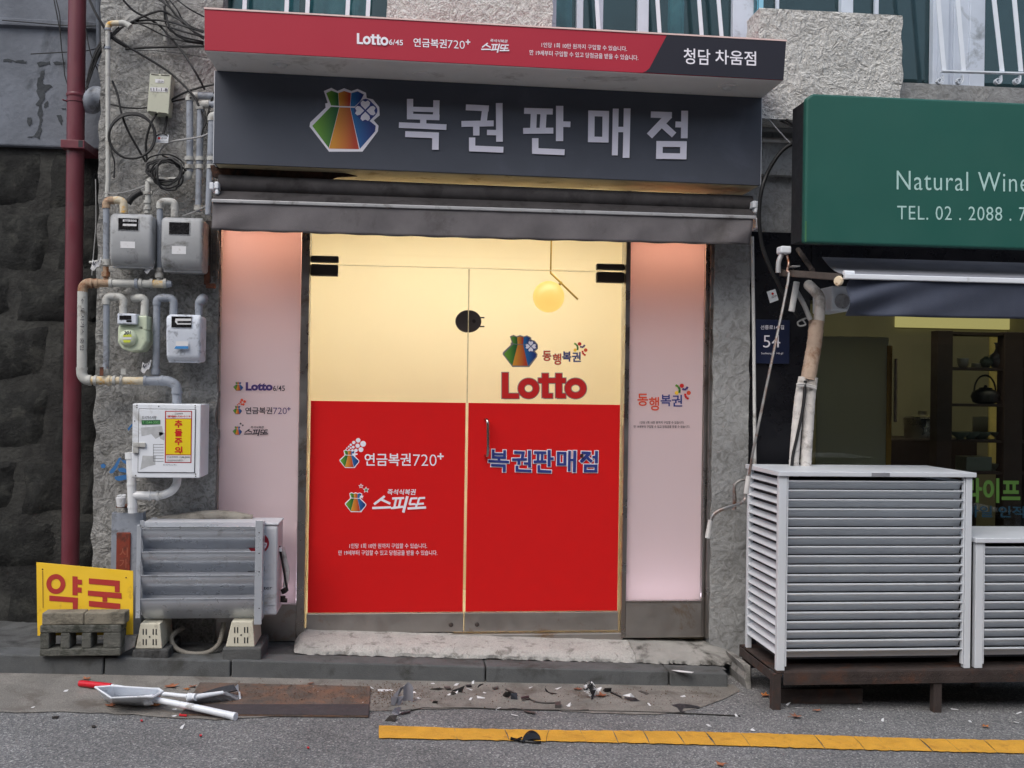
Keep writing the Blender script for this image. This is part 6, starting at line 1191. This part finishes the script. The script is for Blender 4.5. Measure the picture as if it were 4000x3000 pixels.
# ---- air conditioner
YAc = -.36
ac = thing('air_conditioner', P(450, 1395, YAc), 'white outdoor air conditioner with grey louvred wind guard on plastic feet', 'air conditioner'); mat('ac_white', S(196, 198, 204), .45, var=.05, vs=4, dirt=S(158, 156, 152), damt=.2, ds=6); mat('guard_grey', S(194, 199, 206), .32, .45, var=.06, vs=6, dirt=S(158, 160, 164), damt=.15, ds=8)
xa_ = c4(965, 500, YAc).x; xb_ = c4(1893, 500, YAc).x; zt_ = c4(1700, 178, YAc).z; zb_ = c4(1700, 795, YAc).z; dA = .27
mb = MB(); mb.box(xa_, xb_, YAc, YAc+dA-.04, zb_, zt_); obj('cabinet', mb, M('ac_white'), ac, bevel=.012, seg=3)
mb = MB(); mb.box(xa_-.004, xb_+.004, YAc-.004, YAc+dA-.036, zt_+.0005, zt_+.012); obj('lid', mb, M('ac_white'), ac, bevel=.004)
a, b = c4(1790, 200, YAc), c4(1880, 722, YAc); mb = MB(); mb.box(xb_-.16, b.x, YAc-.003, YAc-.0002, b.z, a.z); obj('front_panel', mb, M('ac_white'), ac, bevel=.002)
YX = YAc-.003
lgc = (1762, 300); poly(disc(*lgc, 74, 36, ry=72), c4, YX, plain('logo_red', S(150, 22, 44), .5), ac, 'emblem')
for k, q in enumerate(([(1772, 296), (1815, 296), (1815, 304), (1772, 304)],)): poly(q, c4, YX, white, ac, 'emblem', back=.0022)
mb = MB(); an = [-.05+1.5*i/14 for i in range(15)]; mb.add([c4(lgc[0]+60*math.cos(a_), lgc[1]+58*math.sin(a_), YX-.002) for a_ in an]+[c4(lgc[0]+50*math.cos(a_), lgc[1]+48*math.sin(a_), YX-.002) for a_ in an], [(i, i+1, 16+i, 15+i) for i in range(14)]); obj('emblem', mb, white, ac)
T('LG', c4, (1690, 420, 1806, 498), YX, plain('logo_grey', S(92, 92, 98), .5), ac, .035); T('Inverter', c4, (1700, 592, 1857, 616), YX, ink, ac, .002)
for y_ in (540, 665, 720): poly([(1780, y_), (1868, y_), (1868, y_+4), (1780, y_+4)], c4, YX, M('guard_grey'), ac, 'panel_line')
# wind guard
YGd = YAc-.085
gx0, gx1 = c4(957, 500, YGd).x, c4(1742, 500, YGd).x
ys = [200, 358, 518, 678, 838]
for k in range(4):
    zt2_, zb2_ = c4(1350, ys[k], YGd).z, c4(1350, ys[k+1], YGd).z; mb = MB(); h_ = zt2_-zb2_; pr = [(YGd, zt2_), (YGd, zt2_-.004)]
    for i in range(9):
        t_ = i/8; pr.append((YGd+.006+.082*t_**1.7, zt2_-.006-(h_-.006)*t_))
    inner = [(y+.002, z+.0015) for y, z in pr[2:]][::-1]+[(YGd+.012, zt2_)]
    pr = pr+inner; mb.prism([(gx0, y, z) for y, z in pr], (gx1-gx0, 0, 0)); o = obj('guard_slat', mb, M('guard_grey'), ac, smooth=True)
mb = MB(); zt3 = c4(1350, 150, YGd).z; za = c4(1350, 196, YGd).z; mb.prism([(gx0, YGd+.001, za+.002), (gx0, YGd+.001, za+.006), (gx0, YGd+.08, za+.018), (gx0, YGd+.08, za+.014)], (gx1-gx0, 0, 0)); obj('guard_top', mb, M('guard_grey'), ac)
for xx0, xx1, y0_, y1_ in ((935, 955, 175, 812), (1744, 1784, 146, 855), (957, 985, 146, 190)):
    p, q_ = c4(xx0, y0_, YGd), c4(xx1, y1_, YGd); mb = MB(); mb.box(p.x, q_.x, YGd-.002, YGd+.004, q_.z, p.z); 
    if xx0 > 1000 or xx0 < 940: mb.box(p.x if xx0 < 1000 else q_.x-.004, (p.x+.004) if xx0 < 1000 else q_.x, YGd+.0045, YAc-.0005, q_.z+.02, p.z-.01)
    g_ = obj('guard_post', mb, M('guard_grey'), ac, bevel=.001)
    if xx0 > 1000:
        for y_ in (228, 370, 495, 745): mb = MB(); mb.lathe(c4(1768, y_, YGd-.0021), (0, -1, 0), [(0, .0035), (.001, .003)], 8); obj('screw', mb, M('dark_metal'), g_)
# plastic feet on concrete pads
mat('ivory_plastic', S(208, 204, 186), .5, var=.05, dirt=S(160, 154, 138), damt=.15, ds=10)
for (x0_, x1_, y0_, y1_, tx0, tx1, zz, lab) in ((925, 1105, 848, 1020, 958, 1092, 0, ''), (1540, 1738, 835, 1008, 1580, 1725, 1, '')):
    yF = YGd+.02; mb = MB(); f4 = [c4(x0_, y1_, yF), c4(x1_, y1_, yF), c4(tx1, y0_, yF), c4(tx0, y0_, yF)]; mb.hexa(f4, [p+Vector((0, .26, 0)) for p in f4]); ft = obj('foot', mb, M('ivory_plastic'), ac, bevel=.004)
    cx = (x0_+x1_)/2+6; cyy = (y0_+y1_)/2+5
    for dx in (-44, -24, 24, 44):
        for dy in (-34, 36): poly([(cx+dx-4, cyy+dy-20), (cx+dx+4, cyy+dy-20), (cx+dx+4, cyy+dy+20), (cx+dx-4, cyy+dy+20)], c4, yF, M('black_side'), ft, 'slot')
    poly(disc(cx, cyy, 6, 10), c4, yF, M('black_side'), ft, 'slot')
    p, q_ = c4(x0_-22, y1_+4, yF-.02), c4(x1_+45, y1_+75, yF-.02); mb = MB(); mb.box(p.x, q_.x, yF-.025, yF+.28, ktop(p.x)-.02, f4[0].z-.001); obj('concrete_pad', mb, M('dark_concrete'), None, 'dark concrete pad under the air conditioner foot, %s' % ('nearer the yellow board' if zz == 0 else 'nearer the glass doors'), 'pad', 'pads under the air conditioner', bevel=.008)
# insulated pipe on top, side valves, cable
hp = thing('insulated_pipe', c4(1500, 140, -.15), 'grey lagged pipe running along the wall behind the air conditioner', 'pipe'); mb = MB(); mb.tube([c4(1080, 150, -.16), c4(1200, 138, -.16), c4(1400, 112, -.17), c4(1550, 112, -.17), c4(1720, 140, -.16)], .028, 12, 5); mat('lagging', S(150, 144, 134), .8, var=.15, vs=14, dirt=S(110, 104, 96), damt=.3, ds=10); obj('lagging', mb, M('lagging'), hp, smooth=True)
mb = MB(); 
for (a_, b_, r_) in (((1930, 610), (1945, 640), .016), ((1925, 690), (1960, 690), .012), ((1930, 660), (1930, 700), .014)): mb.tube([c4(*a_, YAc+.1), c4(*b_, YAc+.1)], r_, 10)
obj('valve', mb, M('dark_metal'), ac, smooth=True)
mb = MB(); mb.tube([c4(1905, 320, YAc+.06), c4(1915, 370, YAc+.06), c4(1935, 480, YAc+.06), c4(1950, 570, YAc+.06), c4(1962, 625, YAc+.06)], .006, 8, 4); obj('power_cable', mb, M('cable_black'), ac, smooth=True)
mb = MB(); mb.tube([c4(1925, 330, YAc+.12), c4(1945, 420, YAc+.12), c4(1960, 500, YAc+.12), c4(1945, 600, YAc+.12)], .014, 10, 4); obj('wrapped_line', mb, M('tape_wrap'), ac, smooth=True)
mb = MB(); p, q_ = c4(1905, 330, YAc+.04), c4(1925, 355, YAc+.04); mb.box(xb_+.0005, q_.x, YAc+.03, YAc+.08, q_.z, p.z); obj('terminal_cover', mb, M('ac_white'), ac)
# looped corrugated hose between the feet
ps, rs = catmull([c4(x, y, Y_) for x, y, Y_ in ((1250, 880, -.2), (1195, 910, -.26), (1170, 955, -.3), (1195, 1010, -.33), (1260, 1045, -.34), (1350, 1055, -.34), (1430, 1040, -.33), (1490, 990, -.3), (1515, 910, -.27), (1525, 840, -.25))], [.012]*10, 14); rs = [.0135 if i % 2 else .0115 for i in range(len(ps))]
mb = MB(); mb.tube(ps, rs, 10); mat('hose_grey', S(134, 130, 122), .7, var=.1); obj('drain_hose', mb, M('hose_grey'), None, 'looped grey corrugated hose between the two air conditioner feet', 'hose', smooth=True)
# ================================================================== things on the road
mat('pan_white', S(222, 226, 232), .35, var=.03, dirt=S(170, 170, 170), damt=.12, ds=14); mat('grip_red', S(200, 22, 40), .35, var=.05); mat('bristle', S(150, 152, 156), .6, var=.25, vs=80); mat('bristle_dark', S(44, 45, 50), .7, var=.25, vs=80)
# dustpan: deep plastic tray with a long handle
dpn = thing('dustpan', g7.g(780, 225), 'white long-handled plastic dustpan lying on the road by the kerb', 'dustpan')
base = [g7.g(x, y, .003) for x, y in ((660, 215), (840, 235), (905, 222), (760, 212))]
rim = [g7.g(x, y, h) for x, y, h in ((548, 124, .085), (640, 186, .085), (835, 178, .085), (880, 180, .085), (940, 150, .085), (915, 133, .085), (870, 132, .085), (640, 118, .085))]
flo = [g7.g(x, y, .004) for x, y in ((600, 196), (650, 222), (835, 236), (872, 230), (915, 205), (895, 195), (850, 190), (660, 185))]
mb = MB(); n_ = 8; inn = [p.lerp(sum(rim, Vector())/8, .05)+Vector((0, 0, .001)) for p in rim]; inf = [p.lerp(sum(flo, Vector())/8, .06)+Vector((0, 0, .004)) for p in flo]
mb.add(flo+rim+inn+inf, [(i, (i+1) % n_, n_+(i+1) % n_, n_+i) for i in range(n_)]+[(n_+i, n_+(i+1) % n_, 2*n_+(i+1) % n_, 2*n_+i) for i in range(n_)]+[(2*n_+i, 2*n_+(i+1) % n_, 3*n_+(i+1) % n_, 3*n_+i) for i in range(n_)]+[tuple(range(7, -1, -1)), tuple(3*n_+i for i in range(n_))]); obj('tray', mb, M('pan_white'), dpn, bevel=.004)
mb = MB(); mb.tube(rim+[rim[0]], .0045, 8); obj('rim', mb, M('pan_white'), dpn, smooth=True)
mb = MB(); mb.tube([g7.g(835, 200, .05), g7.g(880, 195, .055)], .024, 12); obj('socket', mb, M('pan_white'), dpn, smooth=True)
mb = MB(); mb.tube([g7.g(860, 190, .055), g7.g(1100, 236, .045), g7.g(1350, 292, .018)], [.013, .015, .017], 12, 3); hd = obj('handle', mb, M('pan_white'), dpn, smooth=True)
mb = MB(); mb.tube([g7.g(1338, 290, .018), g7.g(1358, 294, .018)], .0185, 14); obj('end_cap', mb, M('pan_white'), hd, smooth=True)
# broom
br = thing('broom', g7.g(900, 165), 'broom with red grip and white stick lying behind the dustpan', 'broom')
mb = MB(); mb.tube([g7.g(640, 118, .03), g7.g(940, 163, .04), g7.g(1100, 178, .045)], .011, 10, 2); obj('stick', mb, M('pan_white'), br, smooth=True)
mb = MB(); mb.tube([g7.g(456, 102, .02), g7.g(470, 103, .02), g7.g(640, 120, .03)], [.014, .0165, .0155], 12); obj('grip', mb, M('grip_red'), br, smooth=True)
hA, hB = g7.g(1075, 190, .05), g7.g(1285, 156, .06); mb = MB(); mb.tube([hA, hA.lerp(hB, .3), hB], [.016, .014, .009], 10); obj('head', mb, M('pan_white'), br, smooth=True)
mb = MB(); mb.tube([g7.g(1085, 178, .05), g7.g(1130, 182, .055)], .017, 12); obj('socket', mb, M('pan_white'), br, smooth=True)
tA, tB = g7.g(1065, 232, .005), g7.g(1380, 202, .004); mb = MB(); 
mb.hexa([hA+Vector((0, -.004, -.006)), hB+Vector((0, -.004, -.004)), tB, tA], [hA+Vector((.01, .03, -.006)), hB+Vector((.01, .03, -.004)), tB+Vector((.02, .05, 0)), tA+Vector((.02, .05, 0))]); obj('bristle_block', mb, M('bristle'), br)
mb = MB(); rd = random.Random(2)
for k in range(260):
    t_ = rd.random(); a = hA.lerp(hB, t_)+Vector((rd.uniform(0, .01), rd.uniform(-.006, .03), -.004)); b = tA.lerp(tB, t_)+Vector((rd.uniform(-.005, .02), rd.uniform(-.012, .05), rd.uniform(0, .004))); mb.tube([a, a.lerp(b, .5)+Vector((rd.uniform(-.004, .004), rd.uniform(-.005, .003), .003)), b], .0011, 3, 0, False)
obj('bristles', mb, M('bristle'), br, kind='stuff')
mb = MB(); mb.prism([g7.g(x, y, h) for x, y, h in ((1165, 155, .04), (1260, 125, .06), (1345, 108, .075), (1365, 140, .06), (1290, 158, .05))], (0, .02, -.01)); obj('dark_cover', mb, M('bristle_dark'), br)
mb = MB(); mb.prism([g7.g(x, y, h) for x, y, h in ((1368, 108, .075), (1312, 156, .045), (1372, 148, .04))], (.003, .004, 0)); obj('torn_end', mb, M('pan_white'), br)
mb = MB(); mb.prism([g7.g(x, y, h) for x, y, h in ((1372, 150, .04), (1380, 152, .04), (1387, 204, .004), (1380, 204, .004))], (.002, .004, 0)); obj('torn_end', mb, M('pan_white'), br)
# brown rubber mat with dust
mat('mat_rubber', S(100, 89, 82), .95, var=.25, vs=9, bump=.9, bs=110, dirt=S(124, 92, 74), damt=.6, ds=6, grain=.3, gs=150); mat('mat_dark', S(64, 58, 60), .85, var=.15, vs=12, bump=.5, bs=160)
mt = thing('rubber_mat', g7.g(1600, 200), 'dusty brown rubber mat lying before the kerb beside the broom', 'mat')
q = [(1040, 278), (2122, 288), (2136, 118), (1150, 95)]; mb = MB(); mb.prism([g7.g(x, y, .012) for x, y in q], (0, 0, -.010)); obj('sheet', mb, M('mat_rubber'), mt, bevel=.003)
q = [(1040, 276), (2122, 286), (2126, 222), (1100, 222)]; mb = MB(); mb.grid(lambda i, j: g7.g(*[lerp(lerp(q[0][k], q[1][k], i), lerp(q[3][k], q[2][k], i), j) for k in (0, 1)], .0135+.006*math.sin(j*3.14)), 20, 6); obj('rolled_edge', mb, M('mat_dark'), mt, smooth=True)

# ---- leaves
LM = [mat('leaf_%d' % i, c, .75, var=.25, vs=60) for i, c in enumerate((S(150, 92, 62), S(168, 104, 52), S(128, 84, 64)))]
def leaf(u, v, s, seed, lab, grp=None):
    rd = random.Random(seed); c = G(u, v, .0); a0 = rd.uniform(0, 6.28); n_ = 10; ct_ = c+Vector((0, 0, .012)); vs = [ct_]
    for i in range(n_):
        a = a0+2*math.pi*i/n_; r_ = s*(1 if i % 2 == 0 else .5)*rd.uniform(.75, 1.1); vs.append(c+Vector((r_*math.cos(a), r_*math.sin(a)*.9, .006+(rd.uniform(.0, .5)*s if i % 2 == 0 else .004))))
    mb = MB(); mb.add(vs, [(0, 1+i, 1+(i+1) % n_) for i in range(n_)])
    st = vs[1]; o = thing('fallen_leaf', c, lab, 'leaf', grp); obj('blade', mb, LM[seed % 3], o, normals=False)
    mb = MB(); mb.tube([ct_, c+Vector((s*1.1*math.cos(a0+.3), s*1.1*math.sin(a0+.3), .008))], .0012, 5); obj('stem', mb, LM[2], o)
GL = 'fallen leaves on the road'
for i, (fr_, x, y, s, lab) in enumerate(((g7, 635, 240, .032, 'curled brown leaf under the front of the dustpan'), (g7, 900, 238, .034, 'brown star-shaped leaf below the dustpan handle'), (g7, 950, 228, .022, 'small brown leaf tucked behind the dustpan handle'), (g7, 985, 128, .045, 'wide flat brown leaf behind the broom stick'), (g7, 1075, 145, .025, 'brown leaf beside the broom head socket'),
    (g7, 1110, 130, .028, 'upright brown leaf behind the broom head'), (g7, 500, 85, .03, 'pale brown leaf resting behind the red broom grip'), (g7, 2040, 200, .028, 'crisp brown leaf on the rubber mat'), (g5, 140, 290, .034, 'orange leaf beside the crumpled wrapper'), (g5, 368, 352, .040, 'orange curled leaf between the wrapper and the yellow line'),
    (g5, 1938, 350, .034, 'orange leaf leaning on the rusty platform leg'), (g6, 245, 675, .038, 'reddish curled leaf lying before the platform leg'), (g6, 425, 622, .025, 'small reddish leaf under the platform front'), (g6, 1880, 762, .025, 'reddish leaf between the platform and the yellow line'), (g7, 1790, 112, .022, 'small brown leaf stuck at the kerb above the mat'), (r2, 2110, 790, .03, 'orange leaf on the road in front of the yellow line'))):
    u, v = fr_.uv(x, y); leaf(u, v, s, i, lab, GL)
# ---- broken plastic and paper
mat('plastic_grey', S(126, 126, 134), .5, var=.12, vs=20); mat('plastic_black', S(38, 38, 42), .45, var=.2, vs=30); mat('plastic_shard', S(70, 66, 64), .6, var=.25, vs=30)
def shard(fr, pts, h, m, lab, cat_='debris', grp=None, th=.004, nm='plastic_shard', bv=.0):
    mb = MB(); hs_ = h if hasattr(h, '__len__') else [h]*len(pts); mb.prism([fr.g(x, y, hh) for (x, y), hh in zip(pts, hs_)], (0, .002, -th)); return obj(nm, mb, M(m) if isinstance(m, str) else m, None, lab, cat_, grp, bevel=bv)
# folded grey plastic sheet and its curl
fp = thing('plastic_strip', g4.g(400, 350), 'folded grey plastic strip standing at the corner of the mat', 'debris')
for pts, hs_ in (([(330, 290), (400, 215), (440, 195), (375, 300)], (.04, .10, .11, .05)), ([(310, 375), (312, 300), (380, 300), (382, 350), (345, 385)], (.008, .05, .05, .02, .006)), ([(380, 300), (440, 290), (430, 320), (400, 375), (372, 378)], (.04, .045, .03, .006, .006))):
    mb = MB(); mb.prism([g4.g(x, y, h) for (x, y), h in zip(pts, hs_)], (.002, .004, 0)); obj('fold', mb, M('plastic_grey'), fp)
mb = MB(); mb.grid(lambda i, j: g4.g(lerp(430, 525, i), lerp(350, 355, i)-5, .005)+Vector((0, .02*math.sin(i*3.1), j*(.07+.02*math.sin(i*3.1)))), 10, 4); obj('curled_piece', mb, M('plastic_grey'), fp, smooth=True)
SH = [(g4, [(255, 525), (300, 480), (375, 470), (350, 535)], (.004, .03, .02, .004), 'plastic_shard', 'dark bent shard near the left end of the yellow line'), (g4, [(320, 440), (350, 405), (410, 395), (385, 470), (340, 480)], (.01, .04, .02, .01, .006), 'plastic_grey', 'crumpled grey scrap below the folded plastic strip'), (g4, [(400, 455), (490, 432), (500, 442), (420, 462)], .01, 'plastic_black', 'thin black sliver below the folded plastic strip'),
      (g4, [(685, 225), (760, 212), (830, 222), (760, 235)], (.006, .02, .006, .005), 'plastic_shard', 'flat brown sliver by the kerb, nearest the folded strip'), (g4, [(820, 200), (880, 198), (890, 218), (850, 222)], .015, 'plastic_shard', 'stubby dark scrap by the kerb'), (g4, [(890, 235), (985, 248), (1015, 190), (1020, 192), (995, 258), (900, 242)], (.005, .006, .05, .05, .006, .005), 'plastic_black', 'angled black bracket scrap before the kerb'),
      (g4, [(868, 275), (900, 245), (940, 262), (900, 282)], (.004, .025, .015, .004), 'plastic_shard', 'small dark wedge below the angled bracket scrap'), (g4, [(1030, 185), (1080, 178), (1088, 196), (1040, 200)], .012, 'plastic_black', 'black chip lying right against the kerb'), (g4, [(1140, 208), (1160, 180), (1200, 172), (1160, 195), (1150, 212)], (.004, .03, .03, .02, .004), 'plastic_black', 'thin black hook leaning on the kerb stone joint'),
      (g4, [(1285, 210), (1345, 195), (1340, 218), (1300, 222)], .012, 'plastic_shard', 'flat dark scrap by the kerb right of the stone joint'), (g4, [(1415, 218), (1515, 258), (1505, 265), (1410, 225)], .012, 'plastic_shard', 'long dark splinter by the kerb'), (g4, [(1385, 280), (1410, 250), (1460, 252), (1470, 275), (1440, 300), (1400, 295)], (.01, .045, .045, .03, .01, .006), 'plastic_black', 'rounded black cap fragment on the gutter'),
      (g4, [(1462, 265), (1525, 262), (1528, 328), (1465, 322)], (.04, .04, .004, .004), 'sign_dark', 'dark blue plastic tab beside the rounded cap fragment'), (g4, [(1560, 300), (1640, 285), (1640, 305), (1565, 315)], .02, 'plastic_black', 'stubby black rod fragment on the gutter'), (g4, [(1790, 210), (1830, 255), (1910, 268), (1860, 272), (1800, 245)], (.05, .02, .006, .004, .03), 'plastic_black', 'curved black sickle-shaped piece before the kerb'),
      (g4, [(1570, 420), (1640, 435), (1700, 440), (1690, 460), (1600, 440)], .01, 'plastic_shard', 'thin dark splinter above the yellow line'), (g4, [(705, 360), (720, 335), (762, 340), (755, 355)], (.004, .02, .02, .004), 'plastic_shard', 'small brown stub on the gutter strip'), (g5, [(380, 285), (400, 265), (465, 262), (460, 290), (400, 300)], (.006, .03, .035, .01, .006), 'plastic_black', 'black lump of plastic beside the crumpled wrapper'),
      (g5, [(455, 292), (565, 345), (560, 352), (450, 300)], .012, 'plastic_black', 'black stick pointing from the lump to the paper'), (g5, [(720, 292), (745, 285), (826, 318), (800, 327)], .006, 'plastic_shard', 'dark flat strip lying near the folded paper'), (g5, [(1560-520, 425), (1120, 412), (1200, 418), (1312, 442), (1310, 455), (1160, 455), (1140, 475), (1168, 490), (1160, 500), (1120, 485), (1095, 450)], .006, 'plastic_black', 'forked black wiper-shaped piece on the road'),
      (g7, [(1035, 275), (1075, 278), (1075, 290), (1030, 286)], .01, 'grip_red', 'red plastic chip below the dustpan handle'), (g7, [(300, 292), (340, 288), (335, 300), (300, 300)], .006, 'plastic_black', 'black chip on the road left of the dustpan'), (g7, [(525, 345), (548, 340), (552, 352), (530, 354)], .006, 'plastic_black', 'round dark pebble on the road in front of the dustpan')]
for fr_, pts, h, m_, lab in SH: shard(fr_, pts, h, m_, lab)
for x, y, lab in ((815, 315, 'tiny red chip on the road before the dustpan'), (1775, 470, 'tiny red chip on open asphalt left of the yellow line'), (1155, 400, 'tiny rust-red chip in front of the dustpan handle')):
    shard(g7, [(x-7, y-3), (x+6, y-4), (x+7, y+3), (x-5, y+4)], .008, 'grip_red', lab)
# looped black cable tie with square end
mb = MB(); mb.tube([g4.g(x, y, .008) for x, y in ((1640, 318), (1700, 345), (1780, 358), (1890, 358))], .004, 6, 4); o = thing('cable_tie', g4.g(1780, 350), 'thin dark strap with a square end on the gutter', 'debris'); obj('strap', mb, M('plastic_shard'), o)
mb = MB(); mb.prism([g4.g(x, y, .02) for x, y in ((1888, 345), (1942, 345), (1942, 380), (1888, 378))], (0, 0, -.018)); obj('end_block', mb, M('plastic_shard'), o)
# black wiper-like cover standing on the yellow line
bc = thing('mirror_cover', g4.g(1650, 720), 'glossy black curved plastic cover lying on the yellow line', 'debris'); mat('gloss_black', S(24, 24, 26), .18, var=.1)
def cov(i, j):
    a = math.pi*(1-i); p = g4.g(lerp(1570, 1755, i), 745-25*math.sin(math.pi*i*.5), .004)
    return p+Vector((0, .03*math.sin(a)*j+.01*j, (.036*max(0, math.sin(a))**.45)*(1-(1-j)**2*.9)))
mb = MB(); mb.grid(cov, 18, 8); o = obj('shell', mb, M('gloss_black'), bc, smooth=True); o.modifiers.new('thickness', 'SOLIDIFY').thickness = .003
mb = MB(); mb.tube([g4.g(x, y, h) for x, y, h in ((1460, 702, .012), (1510, 712, .008), (1580, 722, .008), (1700, 735, .008), (1750, 735, .008))], [.009, .007, .006, .006, .006], 8, 4); mb.tube([g4.g(1510, 714, .01), g4.g(1570, 690, .03)], .004, 6); obj('arm', mb, M('gloss_black'), bc, smooth=True)
# crumpled black and white wrapper
cw = thing('crumpled_wrapper', g5.g(275, 290), 'crumpled black and white wrapper leaning against the kerb', 'wrapper'); rd = random.Random(12); c = g5.g(275, 285, .045)
for nm, m_, n_ in (('silver_folds', 'paper', 12), ('black_folds', 'plastic_black', 14)):
    mb = MB()
    for k in range(n_):
        d = Vector((rd.gauss(0, 1), rd.gauss(0, .8), rd.gauss(0, 1))).normalized()*rd.uniform(.015, .042); p = c+d
        mb.add([p+Vector((rd.uniform(-.02, .02), rd.uniform(-.015, .015), rd.uniform(-.022, .022))) for _ in range(3)]+[p+Vector((rd.uniform(-.02, .02), rd.uniform(-.015, .015), rd.uniform(-.02, .02)))], [(0, 1, 2), (0, 2, 3), (1, 3, 2)])
    obj(nm, mb, M(m_), cw)
# papers
shard(g5, [(568, 335), (650, 315), (690, 355), (710, 365), (640, 348)], (.03, .045, .02, .008, .03), 'paper', 'white folded paper half lying near the wrapper', 'paper', nm='folded_paper', th=.001)
shard(g5, [(580, 348), (690, 358), (740, 388), (650, 393)], (.012, .012, .006, .005), 'plastic_black', 'black card under the white folded paper', 'card', nm='black_card', th=.001)
shard(g5, [(1040, 95), (1100, 93), (1250, 112), (1245, 122), (1120, 112)], .13, 'paper', 'long white paper strip on the right kerb stone', 'paper', nm='paper_strip', th=.001) if False else None
kz = ktop(1.45)+.003; mb = MB(); pts = []
for x, y in ((1040, 93), (1110, 95), (1255, 112), (1235, 121), (1110, 110)):
    u, v = g5.uv(x, y); d = ray(u, v); t_ = (ktop(1.4)+.004-CAM.z)/d.z; pts.append(CAM+d*t_)
mb.prism(pts, (0, 0, .0015)); obj('paper_strip', mb, M('paper'), None, 'long white paper strip lying on the kerb near its right end', 'paper')
shard(g4, [(182, 225), (200, 232), (330, 228), (335, 240), (190, 250)], (.015, .008, .008, .004, .004), 'paper', 'white packaging strip by the corner of the mat', 'paper', nm='paper_strip', th=.001)
# little white scraps: alike, only their place tells them apart
WB = [(g4, 450, 205), (g4, 530, 268), (g4, 578, 322), (g4, 130, 228), (g4, 25, 378), (g4, 880, 286), (g4, 940, 268), (g4, 1065, 235), (g4, 1210, 268), (g4, 1078, 332), (g4, 1175, 318), (g4, 1340, 422), (g4, 1920, 228), (g4, 2022, 390), (g4, 1100, 173), (g4, 715, 180), (g4, 940, 192), (g4, 405, 470), (g4, 1655, 222), (g4, 1500, 490), (g7, 190, 245), (g7, 1005, 258), (g7, 1005, 295), (g7, 1050, 360), (g7, 1660, 280), (g7, 1745, 130), (g7, 1810, 138), (g7, 1530, 222), (g7, 1495, 168), (g7, 1835, 165), (g7, 2080, 228), (g7, 1850, 228), (g7, 2040, 135), (g7, 380, 150),
      (g5, 55, 440), (g5, 1150, 355), (g5, 1395, 632), (g5, 1705, 330), (g5, 2160, 430), (g5, 825, 432), (g5, 1660, 540), (g5, 1820, 678), (g6, 265, 595), (g6, 790, 602), (g6, 1745, 708), (g6, 2145, 720), (g6, 1610, 605), (g6, 2170, 640), (g6, 990, 702), (g6, 800, 700)]
rd = random.Random(31)
for fr_, x, y in WB:
    c = G(*fr_.uv(x, y)); a = rd.uniform(0, 3.14); l_, w2 = rd.uniform(.008, .021), rd.uniform(.004, .010); ax = Vector((math.cos(a), math.sin(a), 0)); ay = Vector((-math.sin(a), math.cos(a), 0)); mb = MB(); h1, h2 = rd.uniform(.002, .014), rd.uniform(.002, .01)
    q = [c-ax*l_-ay*w2+Vector((0, 0, .002)), c+ax*l_-ay*w2*.7+Vector((0, 0, h1)), c+ax*l_*.8+ay*w2+Vector((0, 0, h2)), c-ax*l_+ay*w2*.8+Vector((0, 0, .004))]; mb.prism(q, (0, 0, .0012))
    lb = 'on the dusty rubber mat' if (fr_ is g7 and 1150 < x < 2120 and y < 270) else 'on the asphalt around the dustpan' if fr_ is g7 else 'under the front edge of the rusty platform' if fr_ is g6 else 'on the gutter among the broken black plastic' if fr_ is g4 and x > 560 else 'beside the folded grey plastic strip' if fr_ is g4 else 'between the crumpled wrapper and the rusty platform'
    obj('paper_scrap', mb, M('paper'), None, 'tiny white paper scrap '+lb, 'scrap', 'white scraps '+lb)
# crumbs of soil, chips and grit along the gutter: nobody could count them
mb = MB()
for k in range(2200):
    u, v = rd.uniform(420, 1560), rd.gauss(1500, 14)
    if rd.random() < .35: u, v = rd.gauss(650, 90), rd.gauss(1498, 9)
    if rd.random() < .35: u = rd.gauss(835, 40)
    c = G(u, v, .018 if 460 < u < 792 and v < 1520 else .007)
    if c.y > YK-.02: continue
    s = rd.uniform(.0015, .006); mb.add([c+Vector((s*rd.uniform(-1, 1), s*rd.uniform(-1, 1), 0)) for _ in range(3)]+[c+Vector((0, 0, s*.9))], [(0, 1, 3), (1, 2, 3), (2, 0, 3)])
mat('grit', S(96, 74, 58), .95, var=.4, vs=50); obj('grit', mb, M('grit'), None, 'brown soil crumbs and grit scattered along the gutter', 'grit', kind='stuff')
for o in SC.objects:
    if '_o' in o: del o['_o']
